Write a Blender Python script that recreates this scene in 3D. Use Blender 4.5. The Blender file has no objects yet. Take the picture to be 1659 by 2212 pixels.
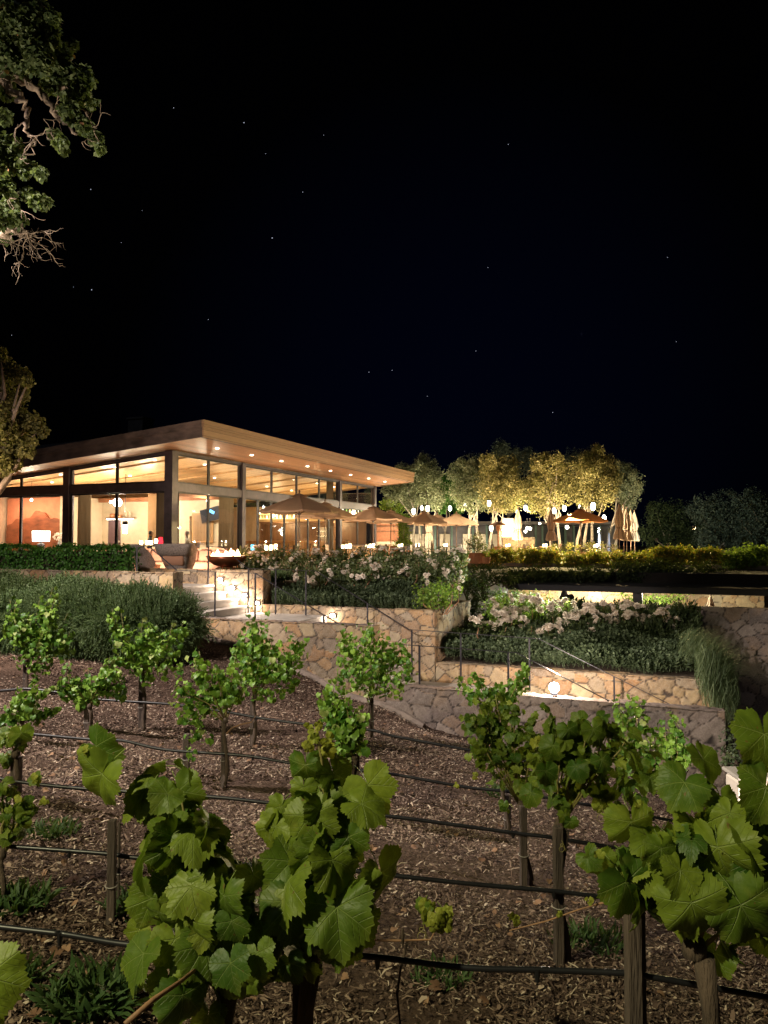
import bpy, math, random
import numpy as np
from mathutils import Vector, Matrix
R = math.radians
rng = np.random.default_rng(7)
random.seed(7)
scene = bpy.context.scene
COL = scene.collection

# ------------------------------------------------------------------ frame of reference
# metres; the eye is at the origin, looking along +Y, terrace floor 1.05 m below the eye
F = 1600.0; CXP = 829.5; CYP = 1106.0; PITCH = math.atan(64 / 1600.0)
def at(px, py, Y):
    """a surveyed point: direction given by two angles (px,py as tangent*1600) and the distance Y ahead"""
    x = (px - CXP) / F; up = (CYP - py) / F
    c, s = math.cos(PITCH), math.sin(PITCH)
    yw = c - up * s; zw = s + up * c
    return Vector((x / yw * Y, Y, zw / yw * Y))
TH = R(22.2)
U = Vector((math.cos(TH), -math.sin(TH), 0)); V = Vector((math.sin(TH), math.cos(TH), 0))
def G(s, w, z):                     # garden grid: s along the walls, w away from the viewer
    return U * s + V * w + Vector((0, 0, z))
BC = Vector((-8.6, 30.0, 0))         # near corner column of the building
def Bp(s, t, z):
    return BC + U * s + V * t + Vector((0, 0, z))
FLOOR = -1.05

# ------------------------------------------------------------------ object helpers
def tagp(o, label=None, cat=None, group=None, kind=None):
    if label: o['label'] = label
    if cat: o['category'] = cat
    if group: o['group'] = group
    if kind: o['kind'] = kind
    return o
def thing(name, label, cat, loc=(0, 0, 0), rotz=0.0, group=None):
    o = bpy.data.objects.new(name, None); COL.objects.link(o)
    o.empty_display_size = 0.1
    o.location = loc; o.rotation_euler = (0, 0, rotz)
    return tagp(o, label, cat, group)
def link_mesh(name, me, m, parent=None, shift=True, smooth=False):
    """meshes are modelled in world metres; under a parent without rotation they are shifted to its origin"""
    o = bpy.data.objects.new(name, me); COL.objects.link(o)
    if m is not None and len(me.materials) == 0:
        for k in (m if isinstance(m, (list, tuple)) else [m]): me.materials.append(k)
    if smooth: me.polygons.foreach_set('use_smooth', [True] * len(me.polygons))
    if parent is not None:
        o.parent = parent
        if shift:
            off = Vector((0, 0, 0)); p = parent
            while p is not None: off += p.location; p = p.parent
            me.transform(Matrix.Translation(-off))
    return o
def base_origin(o):
    """top-level mesh: put the origin at its base"""
    me = o.data; n = len(me.vertices)
    co = np.empty(n * 3); me.vertices.foreach_get('co', co); co = co.reshape(-1, 3)
    b = Vector(((co[:, 0].min() + co[:, 0].max()) / 2, (co[:, 1].min() + co[:, 1].max()) / 2, co[:, 2].min()))
    me.transform(Matrix.Translation(-b)); o.location = b
    return o
def copy_tree(o, parent=None):
    c = o.copy(); COL.objects.link(c); c.parent = parent
    for ch in list(o.children): copy_tree(ch, c)
    return c

def np_mesh(name, verts, faces, uv=None, smooth=False, attr=None):
    """verts (n,3), faces (m,k) uniform arity"""
    verts = np.asarray(verts, dtype=np.float32); faces = np.asarray(faces, dtype=np.int32)
    me = bpy.data.meshes.new(name)
    m, k = faces.shape
    me.vertices.add(len(verts)); me.vertices.foreach_set('co', verts.ravel())
    me.loops.add(m * k); me.loops.foreach_set('vertex_index', faces.ravel())
    me.polygons.add(m)
    me.polygons.foreach_set('loop_start', np.arange(0, m * k, k, dtype=np.int32))
    me.polygons.foreach_set('loop_total', np.full(m, k, dtype=np.int32))
    if smooth: me.polygons.foreach_set('use_smooth', np.ones(m, dtype=bool))
    if uv is not None:
        l = me.uv_layers.new(name='UVMap')
        l.data.foreach_set('uv', np.asarray(uv, dtype=np.float32)[faces.ravel()].ravel())
    if attr:
        for an, av in attr.items():
            a = me.attributes.new(an, 'FLOAT', 'POINT'); a.data.foreach_set('value', np.asarray(av, dtype=np.float32))
    me.update(calc_edges=True); me.validate()
    return me

class MB:
    """collects shapes, ends as one mesh"""
    def __init__(s): s.v = []; s.f = []
    def add(s, vs, fs):
        n = len(s.v); s.v += [tuple(v) for v in vs]; s.f += [tuple(i + n for i in f) for f in fs]; return s
    def box(s, c, d, rz=0.0, M=None):
        x, y, z = d[0] / 2, d[1] / 2, d[2] / 2
        vs = [Vector((a, b, e)) for a in (-x, x) for b in (-y, y) for e in (-z, z)]
        if M is None: M = Matrix.Rotation(rz, 3, 'Z')
        vs = [M @ v + Vector(c) for v in vs]
        return s.add(vs, [(0, 1, 3, 2), (4, 6, 7, 5), (0, 4, 5, 1), (2, 3, 7, 6), (0, 2, 6, 4), (1, 5, 7, 3)])
    def rbox(s, c, d, b=0.01, rz=0.0, M=None):
        """box with chamfered vertical and horizontal edges (convex hull of 24 points)"""
        x, y, z = d[0] / 2, d[1] / 2, d[2] / 2; b = min(b, x * .9, y * .9, z * .9)
        import bmesh
        bm = bmesh.new()
        if M is None: M = Matrix.Rotation(rz, 3, 'Z')
        for sx in (-1, 1):
            for sy in (-1, 1):
                for sz in (-1, 1):
                    for k in range(3):
                        p = [sx * (x - b), sy * (y - b), sz * (z - b)]
                        p[k] = (sx * x, sy * y, sz * z)[k]
                        bm.verts.new(M @ Vector(p) + Vector(c))
        bmesh.ops.convex_hull(bm, input=bm.verts)
        bm.verts.index_update()
        s.add([v.co for v in bm.verts], [[v.index for v in f.verts] for f in bm.faces]); bm.free(); return s
    def box8(s, P):   # P: 8 corners, bottom 4 ccw then top 4 ccw
        return s.add(P, [(3, 2, 1, 0), (4, 5, 6, 7), (0, 1, 5, 4), (1, 2, 6, 5), (2, 3, 7, 6), (3, 0, 4, 7)])
    def sw(s, s0, s1, w0, w1, z0, z1, fn=None):      # box on the garden grid
        fn = fn or G
        return s.box8([fn(s0, w0, z0), fn(s1, w0, z0), fn(s1, w1, z0), fn(s0, w1, z0), fn(s0, w0, z1), fn(s1, w0, z1), fn(s1, w1, z1), fn(s0, w1, z1)])
    def tube(s, pts, r, n=8, cap=True):
        pts = [Vector(p) for p in pts]; k = len(pts)
        rr = r if isinstance(r, (list, tuple)) else [r] * k
        vs = []; prev = None
        for i, p in enumerate(pts):
            d = (pts[min(i + 1, k - 1)] - pts[max(i - 1, 0)])
            d = d.normalized() if d.length > 1e-9 else Vector((0, 0, 1))
            if prev is None:
                a = d.cross(Vector((0, 0, 1)));
                if a.length < .05: a = d.cross(Vector((1, 0, 0)))
            else: a = prev - d * prev.dot(d)
            a.normalize(); prev = a; b = d.cross(a)
            for j in range(n):
                t = 2 * math.pi * j / n
                vs.append(p + (a * math.cos(t) + b * math.sin(t)) * rr[i])
        fs = [(i * n + j, i * n + (j + 1) % n, (i + 1) * n + (j + 1) % n, (i + 1) * n + j) for i in range(k - 1) for j in range(n)]
        if cap: fs += [tuple(range(n))[::-1], tuple((k - 1) * n + j for j in range(n))]
        return s.add(vs, fs)
    def lathe(s, prof, c=(0, 0, 0), n=16, a0=0.0):
        c = Vector(c); k = len(prof)
        vs = [c + Vector((r * math.cos(a0 + 2 * math.pi * j / n), r * math.sin(a0 + 2 * math.pi * j / n), z)) for r, z in prof for j in range(n)]
        fs = [(i * n + j, i * n + (j + 1) % n, (i + 1) * n + (j + 1) % n, (i + 1) * n + j) for i in range(k - 1) for j in range(n)]
        return s.add(vs, fs)
    def grid(s, P):   # P[i][j] points
        a, b = len(P), len(P[0])
        return s.add([q for row in P for q in row], [(i * b + j, i * b + j + 1, (i + 1) * b + j + 1, (i + 1) * b + j) for i in range(a - 1) for j in range(b - 1)])
    def mesh(s, name='m', smooth=False):
        me = bpy.data.meshes.new(name); me.from_pydata([tuple(v) for v in s.v], [], s.f); me.update()
        if smooth: me.polygons.foreach_set('use_smooth', [True] * len(me.polygons))
        return me
    def build(s, name, m, parent=None, smooth=False, shift=True, base=True):
        o = link_mesh(name, s.mesh(name, smooth), m, parent, shift)
        if parent is None and base: base_origin(o)
        return o

# ------------------------------------------------------------------ materials
MATS = {}
def new_mat(name):
    m = bpy.data.materials.new(name); m.use_nodes = True
    nt = m.node_tree; nt.nodes.clear(); MATS[name] = m
    return m, nt
class NT:
    def __init__(s, nt): s.nt = nt
    def n(s, typ, ins=None, **kw):
        nd = s.nt.nodes.new(typ)
        for k, v in kw.items(): setattr(nd, k, v)
        if ins:
            for k, v in ins.items():
                if hasattr(v, 'is_output'): s.nt.links.new(v, nd.inputs[k])
                else: nd.inputs[k].default_value = v
        return nd
    def math(s, op, a, b=None, c=None, clamp=False):
        nd = s.nt.nodes.new('ShaderNodeMath'); nd.operation = op; nd.use_clamp = clamp
        for i, v in enumerate((a, b, c)):
            if v is None: continue
            if hasattr(v, 'is_output'): s.nt.links.new(v, nd.inputs[i])
            else: nd.inputs[i].default_value = v
        return nd.outputs[0]
    def mixc(s, f, a, b, blend='MIX'):
        nd = s.nt.nodes.new('ShaderNodeMix'); nd.data_type = 'RGBA'; nd.blend_type = blend
        for i, v in ((0, f), (6, a), (7, b)):
            if hasattr(v, 'is_output'): s.nt.links.new(v, nd.inputs[i])
            else: nd.inputs[i].default_value = (tuple(v) + (1,) if i else v) if not isinstance(v, float) else v
        return nd.outputs[2]
    def ramp(s, f, stops):
        nd = s.nt.nodes.new('ShaderNodeValToRGB'); e = nd.color_ramp.elements
        while len(e) < len(stops): e.new(.5)
        for q, (p, c) in zip(e, stops): q.position = p; q.color = tuple(c) + (1,)
        s.nt.links.new(f, nd.inputs[0]); return nd.outputs[0]
    def out(s, sh, disp=None):
        o = s.n('ShaderNodeOutputMaterial'); s.nt.links.new(sh, o.inputs['Surface'])
def c3(v): return tuple(v) + (1,)

def pmat(name, col, rough=.6, metal=0.0, var=.15, scale=8.0, bump=.0, bscale=40.0, spec=.5, streak=None, coat=0.0):
    if name in MATS: return MATS[name]
    m, nt = new_mat(name); T = NT(nt)
    tc = T.n('ShaderNodeTexCoord')
    mp = T.n('ShaderNodeMapping', {'Vector': tc.outputs['Object'], 'Scale': streak or (1, 1, 1)})
    no = T.n('ShaderNodeTexNoise', {'Vector': mp.outputs[0], 'Scale': scale, 'Detail': 6.0, 'Roughness': .6})
    f = T.math('MULTIPLY_ADD', no.outputs[0], 2.4, -.7, clamp=True)
    c = T.mixc(f, tuple(x * (1 - var) for x in col), tuple(min(1, x * (1 + var)) for x in col))
    p = T.n('ShaderNodeBsdfPrincipled', {'Base Color': c, 'Roughness': rough, 'Metallic': metal, 'Specular IOR Level': spec, 'Coat Weight': coat})
    rr = T.math('MULTIPLY_ADD', no.outputs[0], .3, rough - .15, clamp=True); nt.links.new(rr, p.inputs['Roughness'])
    if bump > 0:
        n2 = T.n('ShaderNodeTexNoise', {'Vector': mp.outputs[0], 'Scale': bscale, 'Detail': 5.0})
        b = T.n('ShaderNodeBump', {'Strength': bump, 'Distance': .01, 'Height': n2.outputs[0]}); nt.links.new(b.outputs[0], p.inputs['Normal'])
    T.out(p.outputs[0]); return m
def emat(name, col, strength):
    if name in MATS: return MATS[name]
    m, nt = new_mat(name); T = NT(nt)
    e = T.n('ShaderNodeEmission', {'Color': c3(col), 'Strength': strength}); T.out(e.outputs[0]); return m

def leaf_mat(name, ca, cb, rough=.5, trans=.3, cc=None, pc=.1, veins=False, tcol=None):
    """ca..cb : range of leaf colours, cc: odd leaves (share pc)"""
    m, nt = new_mat(name); T = NT(nt)
    g = T.n('ShaderNodeNewGeometry'); rnd = g.outputs['Random Per Island']
    col = T.mixc(T.math('POWER', rnd, 1.4), ca, cb)
    if cc is not None:
        r2 = T.math('FRACT', T.math('MULTIPLY', rnd, 37.7)); f = T.math('LESS_THAN', r2, pc)
        col = T.mixc(f, col, c3(cc)[:3])
    nrm = None
    if veins:
        uv = T.n('ShaderNodeTexCoord').outputs['UV']
        sx = T.n('ShaderNodeSeparateXYZ', {0: uv}); x, y = sx.outputs[0], sx.outputs[1]
        tot = None
        for a in (0, 50, -50, 102, -102):
            ca_, sa_ = math.cos(R(a)), math.sin(R(a))      # direction (sa, -ca) in leaf plane, tip at -y
            d = T.math('ABSOLUTE', T.math('ADD', T.math('MULTIPLY', x, ca_), T.math('MULTIPLY', y, sa_)))
            al = T.math('SUBTRACT', T.math('MULTIPLY', x, sa_), T.math('MULTIPLY', y, ca_))
            wdt = T.math('MAXIMUM', T.math('MULTIPLY_ADD', al, -.012, .022), .004)
            l = T.math('SUBTRACT', 1.0, T.math('DIVIDE', d, wdt), clamp=True)
            l = T.math('MULTIPLY', l, T.math('GREATER_THAN', al, 0.0))
            # side veins, slanting off the main one
            sv = T.math('ABSOLUTE', T.math('SUBTRACT', T.math('FRACT', T.math('MULTIPLY', T.math('SUBTRACT', al, T.math('MULTIPLY', d, .85)), 6.0)), .5))
            sv = T.math('MULTIPLY', T.math('SUBTRACT', 1.0, T.math('MULTIPLY', sv, 12.0), clamp=True), T.math('LESS_THAN', d, T.math('MULTIPLY', al, .42)))
            sv = T.math('MULTIPLY', T.math('MULTIPLY', sv, .45), T.math('GREATER_THAN', al, 0.0))
            l = T.math('MAXIMUM', l, sv)
            tot = l if tot is None else T.math('MAXIMUM', tot, l)
        nz = T.n('ShaderNodeTexNoise', {'Vector': uv, 'Scale': 5.0, 'Detail': 4.0})
        col = T.mixc(T.math('MULTIPLY_ADD', nz.outputs[0], 1.6, -.5, clamp=True), col, T.mixc(.5, col, (ca[0] * .5, ca[1] * .55, ca[2] * .5)))
        edge = T.n('ShaderNodeVectorMath', {0: uv}, operation='LENGTH').outputs['Value']
        col = T.mixc(T.math('MULTIPLY', T.math('MULTIPLY_ADD', edge, 2.2, -1.45, clamp=True), .35), col, (.30, .34, .05))
        sp = T.n('ShaderNodeTexNoise', {'Vector': T.n('ShaderNodeTexCoord').outputs['Object'], 'Scale': 55.0, 'Detail': 2.0}).outputs[0]
        col = T.mixc(T.math('MULTIPLY', T.math('GREATER_THAN', sp, .735), .8), col, (.16, .09, .03))
        bl = T.n('ShaderNodeTexNoise', {'Vector': T.n('ShaderNodeTexCoord').outputs['Object'], 'Scale': 14.0, 'Detail': 2.0}).outputs[0]
        col = T.mixc(T.math('MULTIPLY', T.math('MULTIPLY_ADD', bl, 5.0, -2.9, clamp=True), .5), col, (.26, .27, .05))
        col = T.mixc(T.math('MULTIPLY', tot, .62), col, (.33, .42, .13))
        b = T.n('ShaderNodeBump', {'Strength': .6, 'Distance': .004, 'Height': T.math('ADD', T.math('MULTIPLY', tot, -1.0), T.math('MULTIPLY', nz.outputs[0], .8))})
        nrm = b.outputs[0]
    p = T.n('ShaderNodeBsdfPrincipled', {'Base Color': col, 'Roughness': rough, 'Specular IOR Level': .35})
    if nrm: nt.links.new(nrm, p.inputs['Normal'])
    tr = T.n('ShaderNodeBsdfTranslucent', {'Color': T.mixc(.35, col, tcol or (.25, .35, .02))})
    mx = T.n('ShaderNodeMixShader', {0: trans, 1: p.outputs[0], 2: tr.outputs[0]})
    T.out(mx.outputs[0]); return m

def stone_mat(name, tones, mortar=(.05, .04, .035), rough=.85):
    m, nt = new_mat(name); T = NT(nt)
    a = T.n('ShaderNodeAttribute', attribute_name='stone'); j = T.n('ShaderNodeAttribute', attribute_name='joint')
    k = len(tones)
    col = T.ramp(a.outputs['Fac'], [(i / (k - 1), t) for i, t in enumerate(tones)])
    tc = T.n('ShaderNodeTexCoord')
    no = T.n('ShaderNodeTexNoise', {'Vector': tc.outputs['Object'], 'Scale': 5.0, 'Detail': 8.0, 'Roughness': .7})
    col = T.mixc(T.math('MULTIPLY_ADD', no.outputs[0], 2.0, -.6, clamp=True), T.mixc(.6, col, (.10, .07, .055)), col)
    n3 = T.n('ShaderNodeTexNoise', {'Vector': tc.outputs['Object'], 'Scale': 2.2, 'Detail': 3.0, 'W': 3.0}, noise_dimensions='4D')
    col = T.mixc(T.math('MULTIPLY_ADD', n3.outputs[0], 4.0, -2.2, clamp=True), col, T.mixc(.55, col, (.42, .27, .15)))
    n2 = T.n('ShaderNodeTexNoise', {'Vector': tc.outputs['Object'], 'Scale': 38.0, 'Detail': 6.0, 'Roughness': .65})
    col = T.mixc(T.math('MULTIPLY', T.math('MULTIPLY_ADD', n2.outputs[0], 3.0, -1.2, clamp=True), .35), col, (.5, .43, .36))
    col = T.mixc(j.outputs['Fac'], col, mortar)
    b = T.n('ShaderNodeBump', {'Strength': .7, 'Distance': .02, 'Height': T.math('ADD', no.outputs[0], T.math('MULTIPLY', n2.outputs[0], .35))})
    p = T.n('ShaderNodeBsdfPrincipled', {'Base Color': col, 'Roughness': rough, 'Normal': b.outputs[0], 'Specular IOR Level': .25})
    T.out(p.outputs[0]); return m

def plank_mat(name, col, axis=0, pitch=.14, rough=.45, grain=1.0, var=.3, coat=0.0):
    """boards: colour differs per board, dark seams; axis = the direction across the boards"""
    m, nt = new_mat(name); T = NT(nt)
    tc = T.n('ShaderNodeTexCoord'); sx = T.n('ShaderNodeSeparateXYZ', {0: tc.outputs['Object']})
    q = T.math('DIVIDE', sx.outputs[axis], pitch); idx = T.math('FLOOR', q); fr = T.math('FRACT', q)
    wn = T.n('ShaderNodeTexWhiteNoise', {'W': idx}, noise_dimensions='1D')
    sc = [1.2, 1.2, 1.2]; sc[axis] = 25.0
    mp = T.n('ShaderNodeMapping', {'Vector': tc.outputs['Object'], 'Scale': sc})
    ad = T.n('ShaderNodeVectorMath', {0: mp.outputs[0], 1: wn.outputs['Color']}, operation='ADD')
    no = T.n('ShaderNodeTexNoise', {'Vector': ad.outputs[0], 'Scale': 3.0, 'Detail': 8.0, 'Roughness': .6, 'Distortion': .6})
    f = T.math('ADD', T.math('MULTIPLY', wn.outputs['Value'], .6), T.math('MULTIPLY_ADD', no.outputs[0], 1.6 * grain, -.6 * grain), clamp=True)
    c = T.mixc(f, tuple(x * (1 - var) for x in col), tuple(min(1, x * (1 + var)) for x in col))
    seam = T.math('LESS_THAN', fr, .05)
    c = T.mixc(T.math('MULTIPLY', seam, .75), c, tuple(x * .15 for x in col))
    b = T.n('ShaderNodeBump', {'Strength': .4, 'Distance': .01, 'Height': T.math('SUBTRACT', no.outputs[0], seam)})
    p = T.n('ShaderNodeBsdfPrincipled', {'Base Color': c, 'Roughness': rough, 'Normal': b.outputs[0], 'Coat Weight': coat})
    T.out(p.outputs[0]); return m

def glass_mat(name, tint=(1, 1, 1), refl=.06):
    m, nt = new_mat(name); T = NT(nt)
    tr = T.n('ShaderNodeBsdfTransparent', {'Color': c3(tint)}); gl = T.n('ShaderNodeBsdfGlossy', {'Roughness': .02, 'Color': (.9, .95, 1, 1)})
    fr = T.n('ShaderNodeFresnel', {'IOR': 1.45}); f = T.math('ADD', T.math('MULTIPLY', fr.outputs[0], .9), refl - .04, clamp=True)
    mx = T.n('ShaderNodeMixShader', {0: f, 1: tr.outputs[0], 2: gl.outputs[0]}); T.out(mx.outputs[0]); return m

def cloth_mat(name, col, trans=.3, rough=.85, var=.12, weave=0.0):
    m, nt = new_mat(name); T = NT(nt)
    tc = T.n('ShaderNodeTexCoord')
    no = T.n('ShaderNodeTexNoise', {'Vector': tc.outputs['Object'], 'Scale': 3.0, 'Detail': 6.0})
    c = T.mixc(no.outputs[0], tuple(x * (1 - var) for x in col), tuple(min(1, x * (1 + var)) for x in col))
    p = T.n('ShaderNodeBsdfPrincipled', {'Base Color': c, 'Roughness': rough, 'Specular IOR Level': .2})
    if weave:
        ch = T.n('ShaderNodeTexVoronoi', {'Vector': tc.outputs['Object'], 'Scale': weave})
        c2 = T.mixc(T.math('MULTIPLY_ADD', ch.outputs['Distance'], 1.2, .0, clamp=True), c, tuple(x * .35 for x in col)); nt.links.new(c2, p.inputs['Base Color'])
        b = T.n('ShaderNodeBump', {'Strength': .8, 'Distance': .01, 'Height': ch.outputs['Distance']}); nt.links.new(b.outputs[0], p.inputs['Normal'])
    if trans:
        tr = T.n('ShaderNodeBsdfTranslucent', {'Color': c}); mx = T.n('ShaderNodeMixShader', {0: trans, 1: p.outputs[0], 2: tr.outputs[0]}); T.out(mx.outputs[0])
    else: T.out(p.outputs[0])
    return m

M_STEEL = pmat('bronze_steel', (.085, .068, .078), .45, .25, .35, 2.5, .15, 30)
M_RAIL = pmat('painted_rail', (.045, .042, .05), .4, .5, .2, 6)
M_FRAME = pmat('dark_frame', (.035, .03, .032), .5, .2, .2, 6)
M_CONC = pmat('pale_concrete', (.42, .38, .34), .8, 0, .25, 3, .3, 60)
M_DARKCONC = pmat('dark_concrete', (.12, .11, .11), .85, 0, .25, 3, .3, 60)
M_PATIO = pmat('patio_paving', (.22, .17, .13), .8, 0, .25, 2, .3, 40)
M_POST = pmat('weathered_stake', (.085, .062, .05), .9, 0, .5, 9, .9, 50, streak=(3, 3, .25))
M_BARK = pmat('vine_bark', (.09, .062, .045), .95, 0, .45, 14, 1.0, 60, streak=(3, 3, .4))
M_OAKBARK = pmat('oak_bark', (.26, .19, .14), .95, 0, .45, 10, 1.0, 40)
M_OLIVEBARK = pmat('olive_bark', (.3, .25, .2), .95, 0, .4, 6, 1.0, 20)
M_HOSE = pmat('black_hose', (.012, .012, .014), .38, 0, .2, 8)
M_SOIL = pmat('planter_soil', (.05, .035, .025), .95, 0, .4, 12, .8, 50)
M_FABRIC_T = cloth_mat('tan_canvas', (.58, .40, .28), .35)
M_FABRIC_C = cloth_mat('cream_canvas', (.55, .42, .32), .2)
M_FABRIC_O = cloth_mat('orange_canvas', (.6, .26, .1), .25)
M_WOODPOLE = pmat('umbrella_wood', (.16, .085, .045), .5, 0, .3, 10, .2, 40, streak=(1, 1, .1))
M_WICKER = cloth_mat('grey_wicker', (.55, .46, .41), 0, .8, .15, 55)
M_PEACH = cloth_mat('peach_cushion', (.6, .33, .22), 0, .9)
M_TERRA = pmat('terracotta', (.45, .2, .1), .85, 0, .25, 5, .3, 30)
M_WHITEWALL = pmat('cream_plaster', (.62, .53, .4), .9, 0, .1, 3, .1, 40)
M_GLASS = glass_mat('window_glass')
M_CEIL = plank_mat('cedar_ceiling', (.50, .31, .15), 1, .16, .4, 1.6, .42, .0)
M_SOFFIT = plank_mat('cedar_soffit', (.46, .225, .11), 0, .18, .5, 1.0, .28, .0)
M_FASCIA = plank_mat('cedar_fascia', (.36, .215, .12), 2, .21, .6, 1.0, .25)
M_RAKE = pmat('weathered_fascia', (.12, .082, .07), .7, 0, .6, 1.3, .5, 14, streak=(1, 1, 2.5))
M_DOWN = emat('downlight_glow', (1, .85, .62), 14)
M_LAMPW = emat('lamp_white', (1, .93, .78), 12)
M_LANT = emat('lantern_glow', (1, .94, .76), 12)
M_STEPL = emat('step_light_glow', (1, .88, .74), 30)
M_STAR = emat('star_glow', (.75, .8, 1), .42)
M_FLAME = emat('flame', (1, .55, .25), 9)
M_CANDLE = emat('candle_glow', (1, .78, .42), 7)
M_RED = emat('red_glass', (1, .02, .03), 2.2)

def light(name, typ, loc, energy, col=(1, .8, .6), parent=None, target=None, size=.05, spot=None, blend=.5, sx=None, sy=None):
    L = bpy.data.lights.new(name, typ); L.energy = energy; L.color = col
    if typ in ('POINT', 'SPOT'): L.shadow_soft_size = size
    if typ == 'SPOT': L.spot_size = R(spot or 90); L.spot_blend = blend
    if typ == 'AREA': L.shape = 'RECTANGLE'; L.size = sx or 1; L.size_y = sy or 1
    o = bpy.data.objects.new(name, L); COL.objects.link(o); o.location = loc
    if target is not None:
        o.rotation_euler = (Vector(target) - Vector(loc)).to_track_quat('-Z', 'Y').to_euler()
    if parent is not None:
        off = Vector((0, 0, 0)); p = parent
        while p is not None: off += p.location; p = p.parent
        o.parent = parent; o.location = Vector(loc) - off
    return o
# ------------------------------------------------------------------ foliage generators
def frames(N, T):
    """rotation matrices whose z is N and whose -y leans to T"""
    z = N / (np.linalg.norm(N, axis=1, keepdims=True) + 1e-9)
    y = -(T - z * np.sum(T * z, axis=1, keepdims=True)); y /= (np.linalg.norm(y, axis=1, keepdims=True) + 1e-9)
    x = np.cross(y, z)
    return np.stack([x, y, z], axis=2)
def scatter(tv, tf, pos, rot, scl, tuv=None):
    n = len(pos); k = len(tv)
    v = np.einsum('nij,kj->nki', rot, tv) * scl[:, None, None] + pos[:, None, :]
    f = (tf[None] + (np.arange(n) * k)[:, None, None]).reshape(-1, tf.shape[1])
    uv = None if tuv is None else np.tile(tuv, (n, 1))
    return v.reshape(-1, 3), f, uv
def rnd_dirs(n):
    d = rng.normal(size=(n, 3)); return d / np.linalg.norm(d, axis=1, keepdims=True)

T_LEAF = (np.array([(0, 0, 0), (.32, -.45, .06), (0, -1, -.08), (-.32, -.45, .06)], float), np.array([(0, 1, 2, 3)]))
T_ROUND = (np.array([(0, 0, 0), (.34, -.18, .07), (.4, -.6, .04), (0, -1, -.1), (-.4, -.6, .04), (-.34, -.18, .07)], float), np.array([(0, 1, 2, 3), (0, 3, 4, 5)]))

def grape_leaf(near=True, seed=0):
    rs = np.random.default_rng(seed)
    A = [0, 14, 28, 50, 66, 80, 102, 122, 140, 158, 172]
    Rr = [1.0, .90, .84, .93, .86, .80, .86, .80, .74, .60, .34]
    if seed % 3 == 1: Rr = [1.0, .86, .72, .9, .78, .66, .80, .72, .68, .54, .30]
    if not near: A = A[::2] + [172]; Rr = [1.0, .70, .86, .64, .72, .50, .3]; A = [0, 27, 50, 78, 104, 145, 172]
    n = 84 if near else 20
    th = np.linspace(-172, 172, n)
    r = np.interp(np.abs(th), A, Rr) * (1 + rs.normal(0, .02, n))
    if near:
        r *= 1 + .034 * (np.where(np.arange(n) % 2 == 0, 1, -1)) * rs.uniform(.5, 1.5, n) + .03 * np.sin(th * .21 + seed)
    rings = [.33, .66, 1.0] if near else [.55, 1.0]
    vs = [(0, 0, 0)]
    ph = rs.uniform(0, 6, 4)
    fold = rs.uniform(.05, .55); cup = rs.uniform(-.1, .5); dro = rs.uniform(.0, .5); wav = rs.uniform(.05, .14)
    for q in rings:
        for a, rr in zip(np.radians(th), r):
            x = math.sin(a) * rr * q; y = -math.cos(a) * rr * q; d = rr * q
            z = fold * abs(x) - cup * d * d - dro * max(0, -y) ** 2 + wav * q * math.sin(3 * a + ph[0]) * d + wav * .6 * math.sin(7 * a + ph[1]) * d * q
            vs.append((x, y, z))
    fs = []
    for j in range(n - 1): fs.append((0, 1 + j, 2 + j))
    for k in range(len(rings) - 1):
        b0 = 1 + k * n; b1 = b0 + n
        for j in range(n - 1):
            fs.append((b0 + j, b1 + j, b1 + j + 1)); fs.append((b0 + j, b1 + j + 1, b0 + j + 1))
    vs = np.array(vs); uv = vs[:, :2].copy()
    return vs, np.array(fs), uv
NEAR_LEAVES = [grape_leaf(True, k) for k in range(6)]
FAR_LEAVES = [grape_leaf(False, k + 20) for k in range(5)]

def leaves_mesh(name, templ, pos, N, T, scl, stems=None):
    """distributes leaves over several templates, one mesh"""
    pos = np.asarray(pos, float); rot = frames(np.asarray(N, float), np.asarray(T, float)); scl = np.asarray(scl, float)
    idx = rng.integers(0, len(templ), len(pos)); V_, F_, U_ = [], [], []; off = 0
    for k, (tv, tf, tuv) in enumerate(templ):
        q = idx == k
        if not q.any(): continue
        v, f, uv = scatter(tv, tf, pos[q], rot[q], scl[q], tuv)
        V_.append(v); F_.append(f + off); U_.append(uv); off += len(v)
    for pts, rad in (stems or []):          # leaf stalks: thin three-sided tubes
        m_ = MB().tube(pts, rad, 3, cap=False); v = np.array(m_.v); q4 = np.array(m_.f)
        V_.append(v); F_.append(np.vstack([q4[:, [0, 1, 2]], q4[:, [0, 2, 3]]]) + off); U_.append(np.tile([0, -.05], (len(v), 1))); off += len(v)
    return np_mesh(name, np.vstack(V_), np.vstack(F_), np.vstack(U_), smooth=True)

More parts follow.
